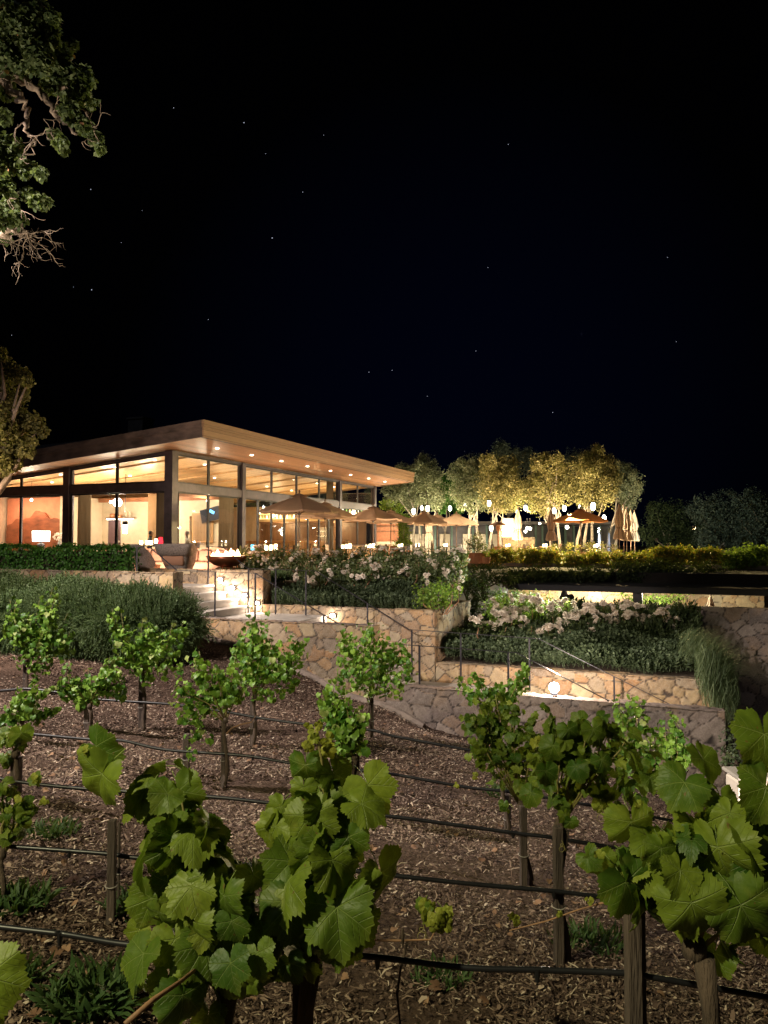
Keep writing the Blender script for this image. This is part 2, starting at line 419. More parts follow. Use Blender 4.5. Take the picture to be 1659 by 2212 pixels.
def blob_points(blobs, dens, shell=.45, noise=.25):
    """blobs: (centre, rx, ry, rz); returns points and outward directions; dens = leaves per m^2 of blob skin"""
    P, N = [], []
    for (c, rx, ry, rz) in blobs:
        area = 4 * math.pi * ((rx * ry) ** 1.6 / 3 + (rx * rz) ** 1.6 / 3 + (ry * rz) ** 1.6 / 3) ** (1 / 1.6)
        n = max(8, int(dens * area)); d = rnd_dirs(n)
        k = 1 - shell * rng.random(n) ** 1.5
        # uneven outline: lobes of different reach, with gaps
        ph = rng.uniform(0, 6, 6); lob = 1 + noise * (np.sin(d[:, 0] * 5 + ph[0]) * np.sin(d[:, 1] * 5 + ph[1]) + .7 * np.sin(d[:, 2] * 9 + ph[2]) * np.sin(d[:, 0] * 8 + ph[3]))
        p = d * np.array([rx, ry, rz]) * (k * lob)[:, None]
        gap = np.sin(p[:, 0] * 4 / rx + ph[4]) * np.sin(p[:, 2] * 4 / rz + ph[5]) + rng.normal(0, .35, n)
        q = gap > -.62
        P.append(p[q] + np.array(c)); N.append(d[q] / np.array([rx, ry, rz]) * min(rx, ry, rz))
    return np.vstack(P), np.vstack(N)

def tree_foliage(name, blobs, dens, leaf, m, parent, up=.5, templ=T_LEAF, shell=.5, noise=.25, bend=.9):
    P, N = blob_points(blobs, dens, shell, noise); n = len(P)
    nn = N * .8 + rnd_dirs(n) * .9 + np.array([0, 0, up]); tt = rnd_dirs(n) + N * .6 - np.array([0, 0, .3])
    v, f, _ = scatter(templ[0], templ[1], P, frames(nn, tt), leaf * rng.uniform(.6, 1.35, n))
    me = np_mesh(name, v, f); return link_mesh(name, me, m, parent)

def sprig_template(nl=14, seed=0, width=.05, ll=.26, spread=.7):
    """upright stem of needle leaves, unit height along +z, quads"""
    rs = np.random.default_rng(seed); vs, fs = [], []
    for i in range(nl):
        h = (i + .5) / nl; a = i * 2.4 + rs.uniform(-.3, .3); d = np.array([math.cos(a), math.sin(a), 0]) * spread * (1.1 - h * .6)
        d[2] = .75; d /= np.linalg.norm(d); p = np.array([0, 0, h * .85]); s = np.cross(d, [0, 0, 1]); s /= np.linalg.norm(s)
        l = ll * rs.uniform(.8, 1.2) * (1.1 - .4 * h)
        q = len(vs); vs += [p - s * width * .3, p + s * width * .3, p + d * l * .6 + s * width, p + d * l, ]
        vs.append(p + d * l * .6 - s * width); fs += [(q, q + 1, q + 2, q + 4), (q + 4, q + 2, q + 3, q + 3)]
    q = len(vs); w = .012
    vs += [np.array([-w, 0, -.3]), np.array([w, 0, -.3]), np.array([w, 0, .85]), np.array([-w, 0, .85])]; fs.append((q, q + 1, q + 2, q + 3))
    v = np.array(vs); t = []
    for f in fs:
        if len(set(f)) == 3: t.append((f[0], f[1], f[2]))
        else: t += [(f[0], f[1], f[2]), (f[0], f[2], f[3])]
    return v, np.array(t)
SPRIG = sprig_template(); SPRIG2 = sprig_template(12, 3, .10, .3, 1.2); SPRIG_L = sprig_template(16, 5, .022, .16, .8)

def sprigs_mesh(name, templ, pos, dirs, scl):
    """sprigs grow along dirs (template z)"""
    n = len(pos); z = dirs / np.linalg.norm(dirs, axis=1, keepdims=True)
    a = rnd_dirs(n); x = np.cross(z, a); x /= np.linalg.norm(x, axis=1, keepdims=True); y = np.cross(z, x)
    rot = np.stack([x, y, z], axis=2)
    v, f, _ = scatter(templ[0], templ[1], pos, rot, scl)
    return np_mesh(name, v, f)

def crown_limbs(mb, base, blobs, r0, n=7, wob=.12):
    """tapered trunk from base, limbs to blob centres"""
    base = Vector(base); cs = [Vector(b[0]) for b in blobs]
    mid = sum(cs, Vector()) / len(cs); fork = base.lerp(mid, .4); fork.x = base.x + (mid.x - base.x) * .25
    mb.tube([base, base.lerp(fork, .5) + Vector((random.uniform(-wob, wob), 0, 0)), fork], [r0, r0 * .8, r0 * .65], n)
    for c in cs:
        a = fork.lerp(c, .35) + Vector([random.uniform(-wob, wob) * 2 for _ in range(3)])
        b = fork.lerp(c, .7) + Vector([random.uniform(-wob, wob) * 2 for _ in range(3)])
        mb.tube([fork, a, b, c], [r0 * .5, r0 * .34, r0 * .2, r0 * .07], 6)

# ------------------------------------------------------------------ stone walls
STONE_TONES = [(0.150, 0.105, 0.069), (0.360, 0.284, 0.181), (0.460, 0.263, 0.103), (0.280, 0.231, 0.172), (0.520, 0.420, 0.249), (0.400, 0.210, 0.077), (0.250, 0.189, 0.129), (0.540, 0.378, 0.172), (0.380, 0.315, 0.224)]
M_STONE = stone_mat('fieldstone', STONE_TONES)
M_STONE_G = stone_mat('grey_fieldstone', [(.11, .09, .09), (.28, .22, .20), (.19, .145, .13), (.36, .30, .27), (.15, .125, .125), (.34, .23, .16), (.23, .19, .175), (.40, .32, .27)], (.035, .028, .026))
M_CORE = pmat('wall_mortar', (.06, .05, .042), .95, 0, .2, 6, .4, 40)
def voronoi_stones(P, cell, seed, jit=.5, warp=.04):
    """P (n,2) -> id value 0..1, distance to joint; irregular, partly squared stones"""
    rs = np.random.default_rng(seed); K = 512
    jx = rs.uniform(-jit, jit, (K, K)); jy = rs.uniform(-jit, jit, (K, K)); val = rs.random((K, K)); wt = rs.uniform(0, 1, (K, K)) ** 2 * .5
    x = P[:, 0] + warp * cell * (np.sin(P[:, 1] * 9 / cell * .4 + 1) + .5 * np.sin(P[:, 1] * 23 / cell * .4)); y = P[:, 1] + warp * cell * (np.sin(P[:, 0] * 8 / cell * .4 + 2) + .5 * np.sin(P[:, 0] * 19 / cell * .4))
    X = x / cell + 200.5; Y = y / (cell * .8) + 200.5
    iy0 = np.floor(Y); best = np.full(len(P), 9.); sec = np.full(len(P), 9.); vid = np.zeros(len(P)); bx = np.zeros(len(P)); by = np.zeros(len(P)); pts = []
    for dy in (-2, -1, 0, 1, 2):
        for dx in (-2, -1, 0, 1, 2):
            iy = iy0 + dy; sh = .5 * (iy % 2); ix = np.floor(X - sh) + dx
            a = ix.astype(int) % K; b = iy.astype(int) % K
            px = ix + .5 + sh + jx[a, b]; py = iy + .5 + jy[a, b]
            d = (np.abs(X - px) ** 2.7 + np.abs(Y - py) ** 2.7) ** (1 / 2.7) - wt[a, b]
            pts.append((d, px, py, val[a, b]))
    D = np.stack([p[0] for p in pts]); i1 = D.argmin(0); r = np.arange(len(P))
    PX = np.stack([p[1] for p in pts]); PY = np.stack([p[2] for p in pts]); VA = np.stack([p[3] for p in pts])
    d1 = D[i1, r]; D2 = D.copy(); D2[i1, r] = 99; i2 = D2.argmin(0); d2 = D2[i2, r]
    sep = np.sqrt((PX[i1, r] - PX[i2, r]) ** 2 + (PY[i1, r] - PY[i2, r]) ** 2) + 1e-6
    edge = (d2 - d1) * .5 * cell / np.maximum(sep, .5) * 1.2
    return VA[i1, r], edge
def stone_face(org, a, b, la, lb, seed, cell=.42, res=.028, relief=.03, clip=None, frame=.0):
    """relief sheet of stones; a x b = outward; la along a, lb along b. Joints sink inwards"""
    org = np.array(org); a = np.array(a); b = np.array(b); nrm = np.cross(a, b)
    na = max(2, int(la / res)); nb = max(2, int(lb / res))
    A, B_ = np.meshgrid(np.linspace(0, la, na + 1), np.linspace(0, lb, nb + 1), indexing='ij')
    P = np.stack([A.ravel(), B_.ravel()], 1)
    val, e = voronoi_stones(P + seed * 3.7, cell, seed)
    jw = .0095
    jn = np.clip(1 - (e - jw * .4) / jw, 0, 1)
    rs = np.random.default_rng(seed + 5)
    h = -relief * np.clip(1 - e / (jw * 2.2), 0, 1) ** 1.3 + relief * .8 * (val - 1) * (e > jw) + rs.normal(0, .0016, len(P))
    h += .006 * np.sin(P[:, 0] * 31 + val * 40) * np.sin(P[:, 1] * 27 + val * 70)
    co = org + P[:, :1] * a + P[:, 1:] * b + h[:, None] * nrm
    i = np.arange(na)[:, None] * (nb + 1) + np.arange(nb)[None]
    f = np.stack([i, i + nb + 1, i + nb + 2, i + 1], 2).reshape(-1, 4)
    if clip is not None:
        cen = co[f].mean(1); f = f[clip(cen)]
    return co, f, val, jn
def join_faces(name, parts, m, parent=None):
    V_, F_, S_, J_ = [], [], [], []; o = 0
    for co, f, val, jn in parts: V_.append(co); F_.append(f + o); S_.append(val); J_.append(jn); o += len(co)
    me = np_mesh(name, np.vstack(V_), np.vstack(F_), smooth=False, attr={'stone': np.concatenate(S_), 'joint': np.concatenate(J_)})
    return link_mesh(name, me, m, parent)
Zv = Vector((0, 0, 1))
def stone_wall(label, s0, s1, w0, w1, z0, z1, seed, front=True, right=True, left=False, back=False, cap=True, cell=.42, m=None, group=None, capm=None, res=.028):
    m = m or M_STONE
    t = thing('stone_wall', label, 'wall', G((s0 + s1) / 2, (w0 + w1) / 2, z0), 0, group)
    core = MB(); e = .06; core.sw(s0 + e, s1 - e, w0 + e, w1 - e, z0, z1 - .045); core.build('core', M_CORE, t)
    P = []
    if front: P.append(stone_face(G(s0, w0, z0), U, Zv, s1 - s0, z1 - z0, seed, cell, res))
    if back: P.append(stone_face(G(s1, w1, z0), -U, Zv, s1 - s0, z1 - z0, seed + 1, cell, res))
    if right: P.append(stone_face(G(s1, w0, z0), V, Zv, w1 - w0, z1 - z0, seed + 2, cell, res))
    if left: P.append(stone_face(G(s0, w1, z0), -V, Zv, w1 - w0, z1 - z0, seed + 3, cell, res))
    join_faces('stone_facing', P, m, t)
    if cap:
        join_faces('capstones', [stone_face(G(s0, w0, z1), U, V, s1 - s0, w1 - w0, seed + 4, cell * 1.1, res * 1.3)], capm or m, t)
    return t

# ------------------------------------------------------------------ ground
CTRL = [at(*p) for p in [(243, 1985, 3.6), (1207, 2105, 3.6), (36, 1710, 5.2), (1130, 1905, 5.0), (487, 1705, 6.8), (405, 1670, 7.0), (1097, 1800, 6.6),
        (310, 1580, 9.5), (549, 1617, 9.0), (191, 1577, 8.8), (58, 1495, 11.5), (797, 1600, 9.8), (424, 1371, 15.84), (514, 1396, 15.45), (644, 1450, 14.9),
        (788, 1514, 14.4), (1005, 1595, 13.6), (1392, 1760, 8.0), (100, 1412, 14.0)]]
CTRL += [Vector(p) for p in [(-1, 1.5, -1.72), (1.2, 1.5, -1.9), (0, 0, -1.66), (-3, 3, -1.72), (0, -4, -1.5), (5.6, 11.6, -4.3), (4.2, 8, -3.1), (3, 4, -2.4), (8, 9, -4.0), (-12, 10, -1.7), (-14, 15, -1.5), (14, 10, -4.8), (-8, 12, -1.95), (-6, 4, -1.6)]]
_C = np.array([tuple(v) for v in CTRL])
_A = np.c_[_C[:, 0], _C[:, 1], np.ones(len(_C))]; _pl = np.linalg.lstsq(_A, _C[:, 2], rcond=None)[0]; _res = _C[:, 2] - _A @ _pl
def gz(x, y):
    x = np.asarray(x, float); y = np.asarray(y, float); sh = x.shape; x = x.ravel(); y = y.ravel()
    d2 = (x[:, None] - _C[None, :, 0]) ** 2 + (y[:, None] - _C[None, :, 1]) ** 2 + .25
    w = d2 ** -1.6; h = _pl[0] * x + _pl[1] * y + _pl[2] + (w * _res).sum(1) / w.sum(1)
    # flatten far away, fall to the lower ground behind the walls and to the right
    wv = x * V.x + y * V.y
    k = np.clip((wv - 13.3) / .3, 0, 1); h = h * (1 - k) + (-5.2) * k
    far = np.clip((np.abs(x) - 16) / 20, 0, 1); h = h * (1 - far) + (-3.4) * far * (1 - k) + (-5.2) * far * k
    bk = np.clip((-y - 4) / 12, 0, 1); h = h * (1 - bk) - 2.0 * bk
    return h.reshape(sh)
def gz1(x, y): return float(gz(np.array([x]), np.array([y]))[0])

def make_ground():
    xs = np.concatenate([[-900, -400, -200, -120, -70, -45, -30], np.arange(-22, 16.01, .12), [22, 30, 45, 70, 120, 200, 400, 900]])
    ys = np.concatenate([[-300, -100, -40, -20, -10], np.arange(-5, 19.01, .12), [24, 30, 45, 70, 120, 200, 400, 900]])
    X, Y = np.meshgrid(xs, ys, indexing='ij'); Z = gz(X, Y)
    n = X.size; inn = (np.abs(X) < 20) & (Y < 16) & (Y > -4)
    Z = Z + inn * (.025 * np.sin(X * 3.1 + 1) * np.sin(Y * 2.7) + .012 * np.sin(X * 9.1) * np.sin(Y * 8.3 + 2) + rng.normal(0, .006, X.shape))
    a, b = X.shape; i = np.arange(a - 1)[:, None] * b + np.arange(b - 1)[None]
    f = np.stack([i, i + b, i + b + 1, i + 1], 2).reshape(-1, 4)
    me = np_mesh('ground', np.stack([X.ravel(), Y.ravel(), Z.ravel()], 1), f, smooth=True)
    m, nt = new_mat('vineyard_soil'); T = NT(nt)
    tc = T.n('ShaderNodeTexCoord')
    n1 = T.n('ShaderNodeTexNoise', {'Vector': tc.outputs['Object'], 'Scale': 1.1, 'Detail': 5.0})
    n2 = T.n('ShaderNodeTexNoise', {'Vector': tc.outputs['Object'], 'Scale': 26.0, 'Detail': 8.0, 'Roughness': .75})
    v = T.n('ShaderNodeTexVoronoi', {'Vector': tc.outputs['Object'], 'Scale': 30.0, 'Randomness': 1.0})
    col = T.ramp(n2.outputs[0], [(.3, (.03, .019, .015)), (.48, (.10, .065, .048)), (.62, (.19, .13, .10)), (.8, (.32, .24, .18))])
    col = T.mixc(T.math('MULTIPLY_ADD', n1.outputs[0], 2.0, -.5, clamp=True), T.mixc(.5, col, (.08, .045, .03)), col)
    b = T.n('ShaderNodeBump', {'Strength': 1.0, 'Distance': .04, 'Height': T.math('ADD', n2.outputs[0], T.math('MULTIPLY', v.outputs[0], .5))})
    p = T.n('ShaderNodeBsdfPrincipled', {'Base Color': col, 'Roughness': .95, 'Normal': b.outputs[0], 'Specular IOR Level': .15}); T.out(p.outputs[0])
    o = link_mesh('ground', me, m); o['kind'] = 'structure'; return o
make_ground()

def mulch_mat():
    m, nt = new_mat('straw_mulch'); T = NT(nt)
    g = T.n('ShaderNodeNewGeometry')
    col = T.ramp(g.outputs['Random Per Island'], [(0, (.04, .026, .021)), (.35, (.105, .068, .052)), (.62, (.18, .12, .09)), (.86, (.29, .21, .155)), (.97, (.48, .38, .29)), (1, (.58, .48, .38))])
    p = T.n('ShaderNodeBsdfPrincipled', {'Base Color': col, 'Roughness': .85, 'Specular IOR Level': .2}); T.out(p.outputs[0]); return m
M_MULCH = mulch_mat()
def make_mulch():
    # density follows what a footstep sees: 1/Y^1.3
    N0 = 330000
    Y = 1.2 + (rng.random(N0) ** 1.15) * 14.5; hw = Y * .56 + .6
    X = rng.uniform(-1, 1, N0) * hw
    q = (X * V.x + Y * V.y) < 13.1; X, Y = X[q], Y[q]; n = len(X)
    pat = np.sin(X * 1.7 + np.sin(Y * 1.3)) * np.sin(Y * 2.1 + X * .4) + rng.normal(0, .45, n) + .5 * np.sin(X * 4.3 + Y) * np.sin(Y * 5.1 - X); q = pat > -.55; X, Y = X[q], Y[q]; n = len(X)
    Z = gz(X, Y) + rng.uniform(.004, .04, n)
    L = rng.uniform(.008, .028, n) * (1 + .06 * Y) * rng.choice([1, 1, 1, 1, 2.6], n); W = rng.uniform(.0011, .0036, n) * (1 + .11 * Y)
    chip = rng.random(n) < .22; L[chip] *= .5; W[chip] *= 2.4
    az = rng.uniform(0, 2 * math.pi, n); el = rng.normal(0, .32, n)
    d = np.stack([np.cos(az) * np.cos(el), np.sin(az) * np.cos(el), np.sin(el)], 1); s = np.stack([-np.sin(az), np.cos(az), rng.normal(0, .35, n)], 1)
    c = np.stack([X, Y, Z], 1); bend = np.stack([-np.sin(az) * rng.normal(0, .12, n), np.cos(az) * rng.normal(0, .12, n), rng.uniform(-.05, .12, n)], 1)
    a = c - d * L[:, None] / 2; b = c + bend * L[:, None]; e = c + d * L[:, None] / 2; sw = s * W[:, None]
    v = np.stack([a - sw * .6, a + sw * .6, b + sw, b - sw, e + sw * .5, e - sw * .5], 1).reshape(-1, 3)
    k = np.arange(n) * 6; f = np.concatenate([np.stack([k, k + 1, k + 2, k + 3], 1), np.stack([k + 3, k + 2, k + 4, k + 5], 1)])
    o = link_mesh('straw_mulch', np_mesh('straw_mulch', v, f), M_MULCH)
    tagp(o, 'shredded straw and bark mulch covering the vineyard soil', 'mulch', None, 'stuff')
    # dead fallen vine leaves
    n = 900; Y = 1.5 + rng.random(n) ** 1.2 * 12; X = rng.uniform(-1, 1, n) * (Y * .55 + .5); q = (X * V.x + Y * V.y) < 13; X, Y = X[q], Y[q]; n = len(X)
    P = np.stack([X, Y, gz(X, Y) + .035], 1); me = leaves_mesh('fallen_leaves', FAR_LEAVES, P, np.array([0, 0, 1.]) + rnd_dirs(n) * .5, rnd_dirs(n), rng.uniform(.015, .045, n))
    M = leaf_mat('dry_leaf', (.16, .085, .05), (.34, .2, .12), .8, .1)
    o = link_mesh('fallen_leaves', me, M); tagp(o, 'scattered dry brown vine leaves lying on the mulch', 'dead leaves', None, 'stuff')
make_mulch()

# ------------------------------------------------------------------ garden walls, steps, rails
def struct(name, mb, m):
    o = mb.build(name, m, base=True); o['kind'] = 'structure'; return o
LIT = 'lit'
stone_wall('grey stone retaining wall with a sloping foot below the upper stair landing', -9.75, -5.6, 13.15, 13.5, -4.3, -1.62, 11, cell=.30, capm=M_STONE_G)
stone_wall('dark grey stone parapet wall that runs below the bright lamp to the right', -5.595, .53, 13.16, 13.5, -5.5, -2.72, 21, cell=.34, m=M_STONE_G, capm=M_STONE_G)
stone_wall('low stone wall behind the left bush ending in a pillar beside the steps', -24.0, -10.3, 13.15, 13.52, -3.2, -.67, 31, cell=.27)
stone_wall('tan stone wall with four step lights beside the upper steps', -13.2, -9.42, 15.4, 15.78, -3.2, -.69, 41, cell=.26)
stone_wall('tan stone planter wall under the dark rosemary, left of the white roses', -9.415, -5.1, 15.4, 15.72, -4.4, -1.5, 51, cell=.27, right=False)
stone_wall('short return wall of the upper planter, splashed with light, left of the white roses', -5.44, -5.09, 15.42, 18.3, -4.2, -1.49, 61, front=False, cell=.26)
stone_wall('warm lit stone planter wall beside the bright path lamp', -5.08, .46, 15.4, 15.75, -5.4, -2.62, 71, cell=.29, left=False)
stone_wall('tall dim stone retaining wall at the right edge below the flat roof', -4.6, 11.0, 20.6, 21.0, -5.6, -1.66, 81, cell=.36, m=M_STONE_G, capm=M_STONE_G, res=.035)  # darker grey stone puts the weak light on this wall into its colour
# curved low footing along the foot of the front wall
mb = MB(); pts = []
for i in range(14):
    s = -9.9 + i * .42; p = G(s, 13.02 - .02 * i, 0); p.z = gz1(p.x, p.y) + .03; pts.append(p)
mb.tube(pts, [.085] * 14, 6); o = mb.build('wall_footing', pmat('footing', (.24, .19, .16), .9, 0, .35, 5, .6, 30)); tagp(o, 'pale concrete footing along the foot of the grey stone wall', 'footing')
# landings, walks, steps
mb = MB(); mb.sw(-9.75, -7.7, 13.5, 15.4, -4, -1.70); struct('upper_landing', mb, M_CONC)
mb = MB(); mb.sw(-5.46, -3.2, 13.5, 15.4, -4.6, -3.04); struct('lower_landing', mb, M_CONC)
mb = MB(); mb.sw(-13.2, -10.8, 13.52, 15.4, -3, FLOOR); struct('stair_head_paving', mb, M_CONC)
t = thing('stone_steps', 'three pale lit stone steps up to the terrace with nosings', 'steps', G(-10.3, 14.4, -1.7))
for i in range(3):
    s1 = -9.75 - .35 * i; z = -1.70 + .1625 * (i + 1)
    mb = MB(); mb.sw(s1 - .35, s1 + .03, 13.53, 15.385, z - .05, z); mb.sw(s1 - .35, s1, 13.54, 15.38, z - .1625, z - .0505); mb.build('step', M_CONC, t)
mb = MB(); mb.sw(-10.83, -10.77, 13.53, 15.385, FLOOR - .05, FLOOR + .004); mb.sw(-10.84, -10.8, 13.54, 15.38, FLOOR - .16, FLOOR - .0505); mb.build('nosing', M_CONC, t)
t = thing('stone_steps', 'pale steps going down from the upper landing behind the grey wall', 'steps', G(-6.6, 14.4, -3.04))
for i in range(7):
    s0 = -7.7 + .32 * i; z = -1.70 - .1675 * (i + 1)
    mb = MB(); mb.sw(s0, s0 + .35, 13.53, 15.385, z - .16, z); mb.build('step', M_CONC, t)
t = thing('stone_steps', 'steps going down from the lower landing below the bright lamp', 'steps', G(-2, 14.4, -4.5))
for i in range(9):
    s0 = -3.2 + .33 * i; z = -3.04 - .16 * (i + 1)
    mb = MB(); mb.sw(s0, s0 + .36, 13.53, 15.385, z - .16, z); mb.build('step', M_CONC, t)

def rail(label, line, posts, foot):
    """line: (s,w,z) points of the hand rail; posts: (s, top z, foot z)"""
    w = line[0][1]
    t = thing('handrail', label, 'handrail', G(line[0][0], w, foot))
    mb = MB(); pts = [G(*p) for p in line]
    for a, b in zip(pts[:-1], pts[1:]):
        d = (b - a); L = d.length; M = d.to_track_quat('X', 'Z').to_matrix(); mb.box((a + b) / 2, (L + .015, .034, .012), M=M)
    mb.build('top_rail', M_RAIL, t)
    for (s, zt, zb) in posts:
        mb = MB(); mb.sw(s - .017, s + .017, w - .009, w + .009, zb, zt - .009); mb.build('post', M_RAIL, t)
rail('thin dark handrail on the near side, from the lounge chairs down to the lower parapet',
     [(-11.6, 13.35, -.12), (-11.1, 13.35, -.12), (-10.35, 13.35, -.63), (-8.35, 13.35, -.66), (-6.75, 13.35, -1.47), (-5.75, 13.35, -1.96), (-2.87, 13.35, -2.0), (-1.24, 13.35, -2.75)],
     [(-11.45, -.12, -.66), (-9.35, -.645, -1.6), (-8.35, -.66, -1.6), (-6.75, -1.47, -1.7), (-4.72, -1.975, -2.7), (-3.02, -2.0, -2.7)], -2.7)
rail('thin dark handrail on the far side, from the fire bowl past the lit wall',
     [(-10.9, 15.2, -.12), (-10.44, 15.2, -.12), (-9.73, 15.2, -.64), (-7.9, 15.2, -.67), (-5.61, 15.2, -1.91), (-2.81, 15.2, -1.97), (-.2, 15.2, -3.15), (.2, 15.2, -3.3)],
     [(-10.85, -.12, -1.05), (-9.7, -.64, -1.7), (-8.95, -.65, -1.7), (-8.15, -.67, -1.7), (-6.6, -1.37, -2.4), (-5.55, -1.91, -3.0), (-4.45, -1.935, -3.04), (-3.0, -1.97, -3.04), (-1.35, -2.63, -3.9)], -3.04)

# step lights
def step_light(p, label, e=14, r=.032, group=None):
    t = thing('step_light', label, 'lamp', p, 0, group)
    mb = MB(); c = p + V * .012; mb.rbox(c, (.17, .03, .11), .01, -TH); mb.build('housing', M_RAIL, t)
    mb = MB(); c = p - V * .010; mb.rbox(c, (r * 2.4, .012, r * 1.7), .005, -TH); mb.build('lens', M_STEPL, t)
    light('step_glow', 'POINT', p - V * .09 + Vector((0, 0, -.02)), e, (1, .80, .62), t, size=.03)
gl = 'step lights on the stone wall by the upper steps'
for k, (px, py, lab) in enumerate([(491, 1256, 'square step light beside the top step, highest of four'), (502.5, 1280, 'square step light second from the top beside the steps'),
                            (520.5, 1303, 'square step light third from the top, behind a thin post'), (540, 1331, 'square step light lowest of four, just above the landing')]):
    # on the wall plane w = 15.38
    tx = (px - CXP) / F; Yd = 15.37 / (.378 * tx + .926); p = at(px - 7, py - 5 if k < 3 else py - 26, Yd)
    s = p.dot(U); z = p.z
    step_light(G([-10.62, -10.27, -9.92, -9.57][k], 15.375, [-.93, -1.12, -1.29, -1.47][k]), lab, 8, .04, group=gl)
step_light(G(-7.55, 15.375, -1.70), 'round glowing step light on the planter wall above the second steps', 5, .045)
pb = G(-2.2, 13.33, -2.70)
t = thing('path_lamp', 'dazzling white globe lamp standing on the dark parapet wall above the vines', 'lamp', pb)
mb = MB(); mb.lathe([(0, 0), (.07, 0), (.06, .03), (.03, .05)], pb, 14); mb.build('foot', M_RAIL, t, smooth=True)
mb = MB(); mb.lathe([(0, -.09), (.05, -.076), (.083, -.036), (.09, 0), (.083, .036), (.05, .076), (0, .09)], pb + Vector((0, 0, .13)), 18); mb.build('globe', emat('path_lamp_glow', (1, .96, .93), 60), t, smooth=True)
light('path_glow', 'POINT', pb + Vector((0, 0, .5)) + V * .5, 150, (1, .80, .64), t, size=.1)
# ------------------------------------------------------------------ grapevines
M_VLEAF_N = leaf_mat('vine_leaf_near', (.045, .11, .012), (.22, .29, .03), .48, .38, (.30, .36, .05), .06, True)
M_VLEAF_F = leaf_mat('vine_leaf_far', (.05, .145, .018), (.26, .43, .06), .45, .34, (.36, .44, .14), .05, False)
M_YLEAF = leaf_mat('young_vine_leaf', (.28, .33, .04), (.42, .42, .06), .5, .4, None, .1, True)
M_CANE = pmat('green_cane', (.22, .19, .06), .6, 0, .3, 12, .3, 40)
M_CANEB = pmat('brown_cane', (.28, .15, .08), .7, 0, .3, 12, .3, 40)
def stake(px, topy, Y, label, w=.05, lean=0.0, group='wooden vine stakes in the mulch'):
    p = at(px, topy, Y); z0 = gz1(p.x, p.y) - .05; t = thing('wooden_stake', label, 'stake', (p.x, p.y, z0), 0, group)
    h = p.z - z0; mb = MB(); a = random.uniform(-.2, .2)
    mb.rbox((p.x, p.y, z0 + h / 2), (w, w * .9, h), .004, a); mb.build('post', M_POST, t)
    mb = MB(); zt = z0 + h * random.uniform(.42, .5)
    mb.tube([Vector((p.x + math.cos(q) * w * .74, p.y + math.sin(q) * w * .74, zt + .004 * math.sin(q))) for q in np.linspace(0, 2 * math.pi, 13)], .0022, 4); mb.build('wire_tie', M_CONC, t)
    return t
def vine_trunk(t, base, head, r):
    mb = MB(); n = 7; pts = []; rr = []
    for i in range(n):
        k = i / (n - 1); p = Vector(base).lerp(Vector(head), k)
        p.x += .018 * math.sin(k * 7 + base[0]); p.y += .015 * math.cos(k * 9 + base[0]); pts.append(p); rr.append(r * (1.35 - .5 * k + .18 * math.sin(k * 23)))
    rr[-1] = r * 1.25
    mb.tube(pts, rr, 9); mb.lathe([(0, -.02), (r * 1.4, -.005), (r * 1.5, .02), (r * .9, .045), (0, .05)], head, 8); return mb.build('trunk', M_BARK, t, smooth=True)
def leafcloud(blobs, per, leaf, Y0, near=False, facing=.3):
    P, N, S = [], [], []
    for (c, r) in blobs:
        n = max(3, int(per * (r / leaf) ** 2)); d = rnd_dirs(n); k = (1 - .55 * rng.random(n) ** 1.6) * (1 + .22 * np.sin(d[:, 0] * 6 + r * 90) * np.sin(d[:, 2] * 7 + r * 50))
        p = d * np.array([r, r * .8, r]) * k[:, None] + np.array(c); P.append(p); N.append(d); S.append(leaf * rng.uniform(.45, 1.25, n))
    P = np.vstack(P); N = np.vstack(N); S = np.concatenate(S); n = len(P)
    nn = N * .75 + np.array([0, -facing, .45]) + rnd_dirs(n) * .75
    tt = N * .55 + np.array([0, 0, -1.0]) + rnd_dirs(n) * .55
    return P, nn, tt, S
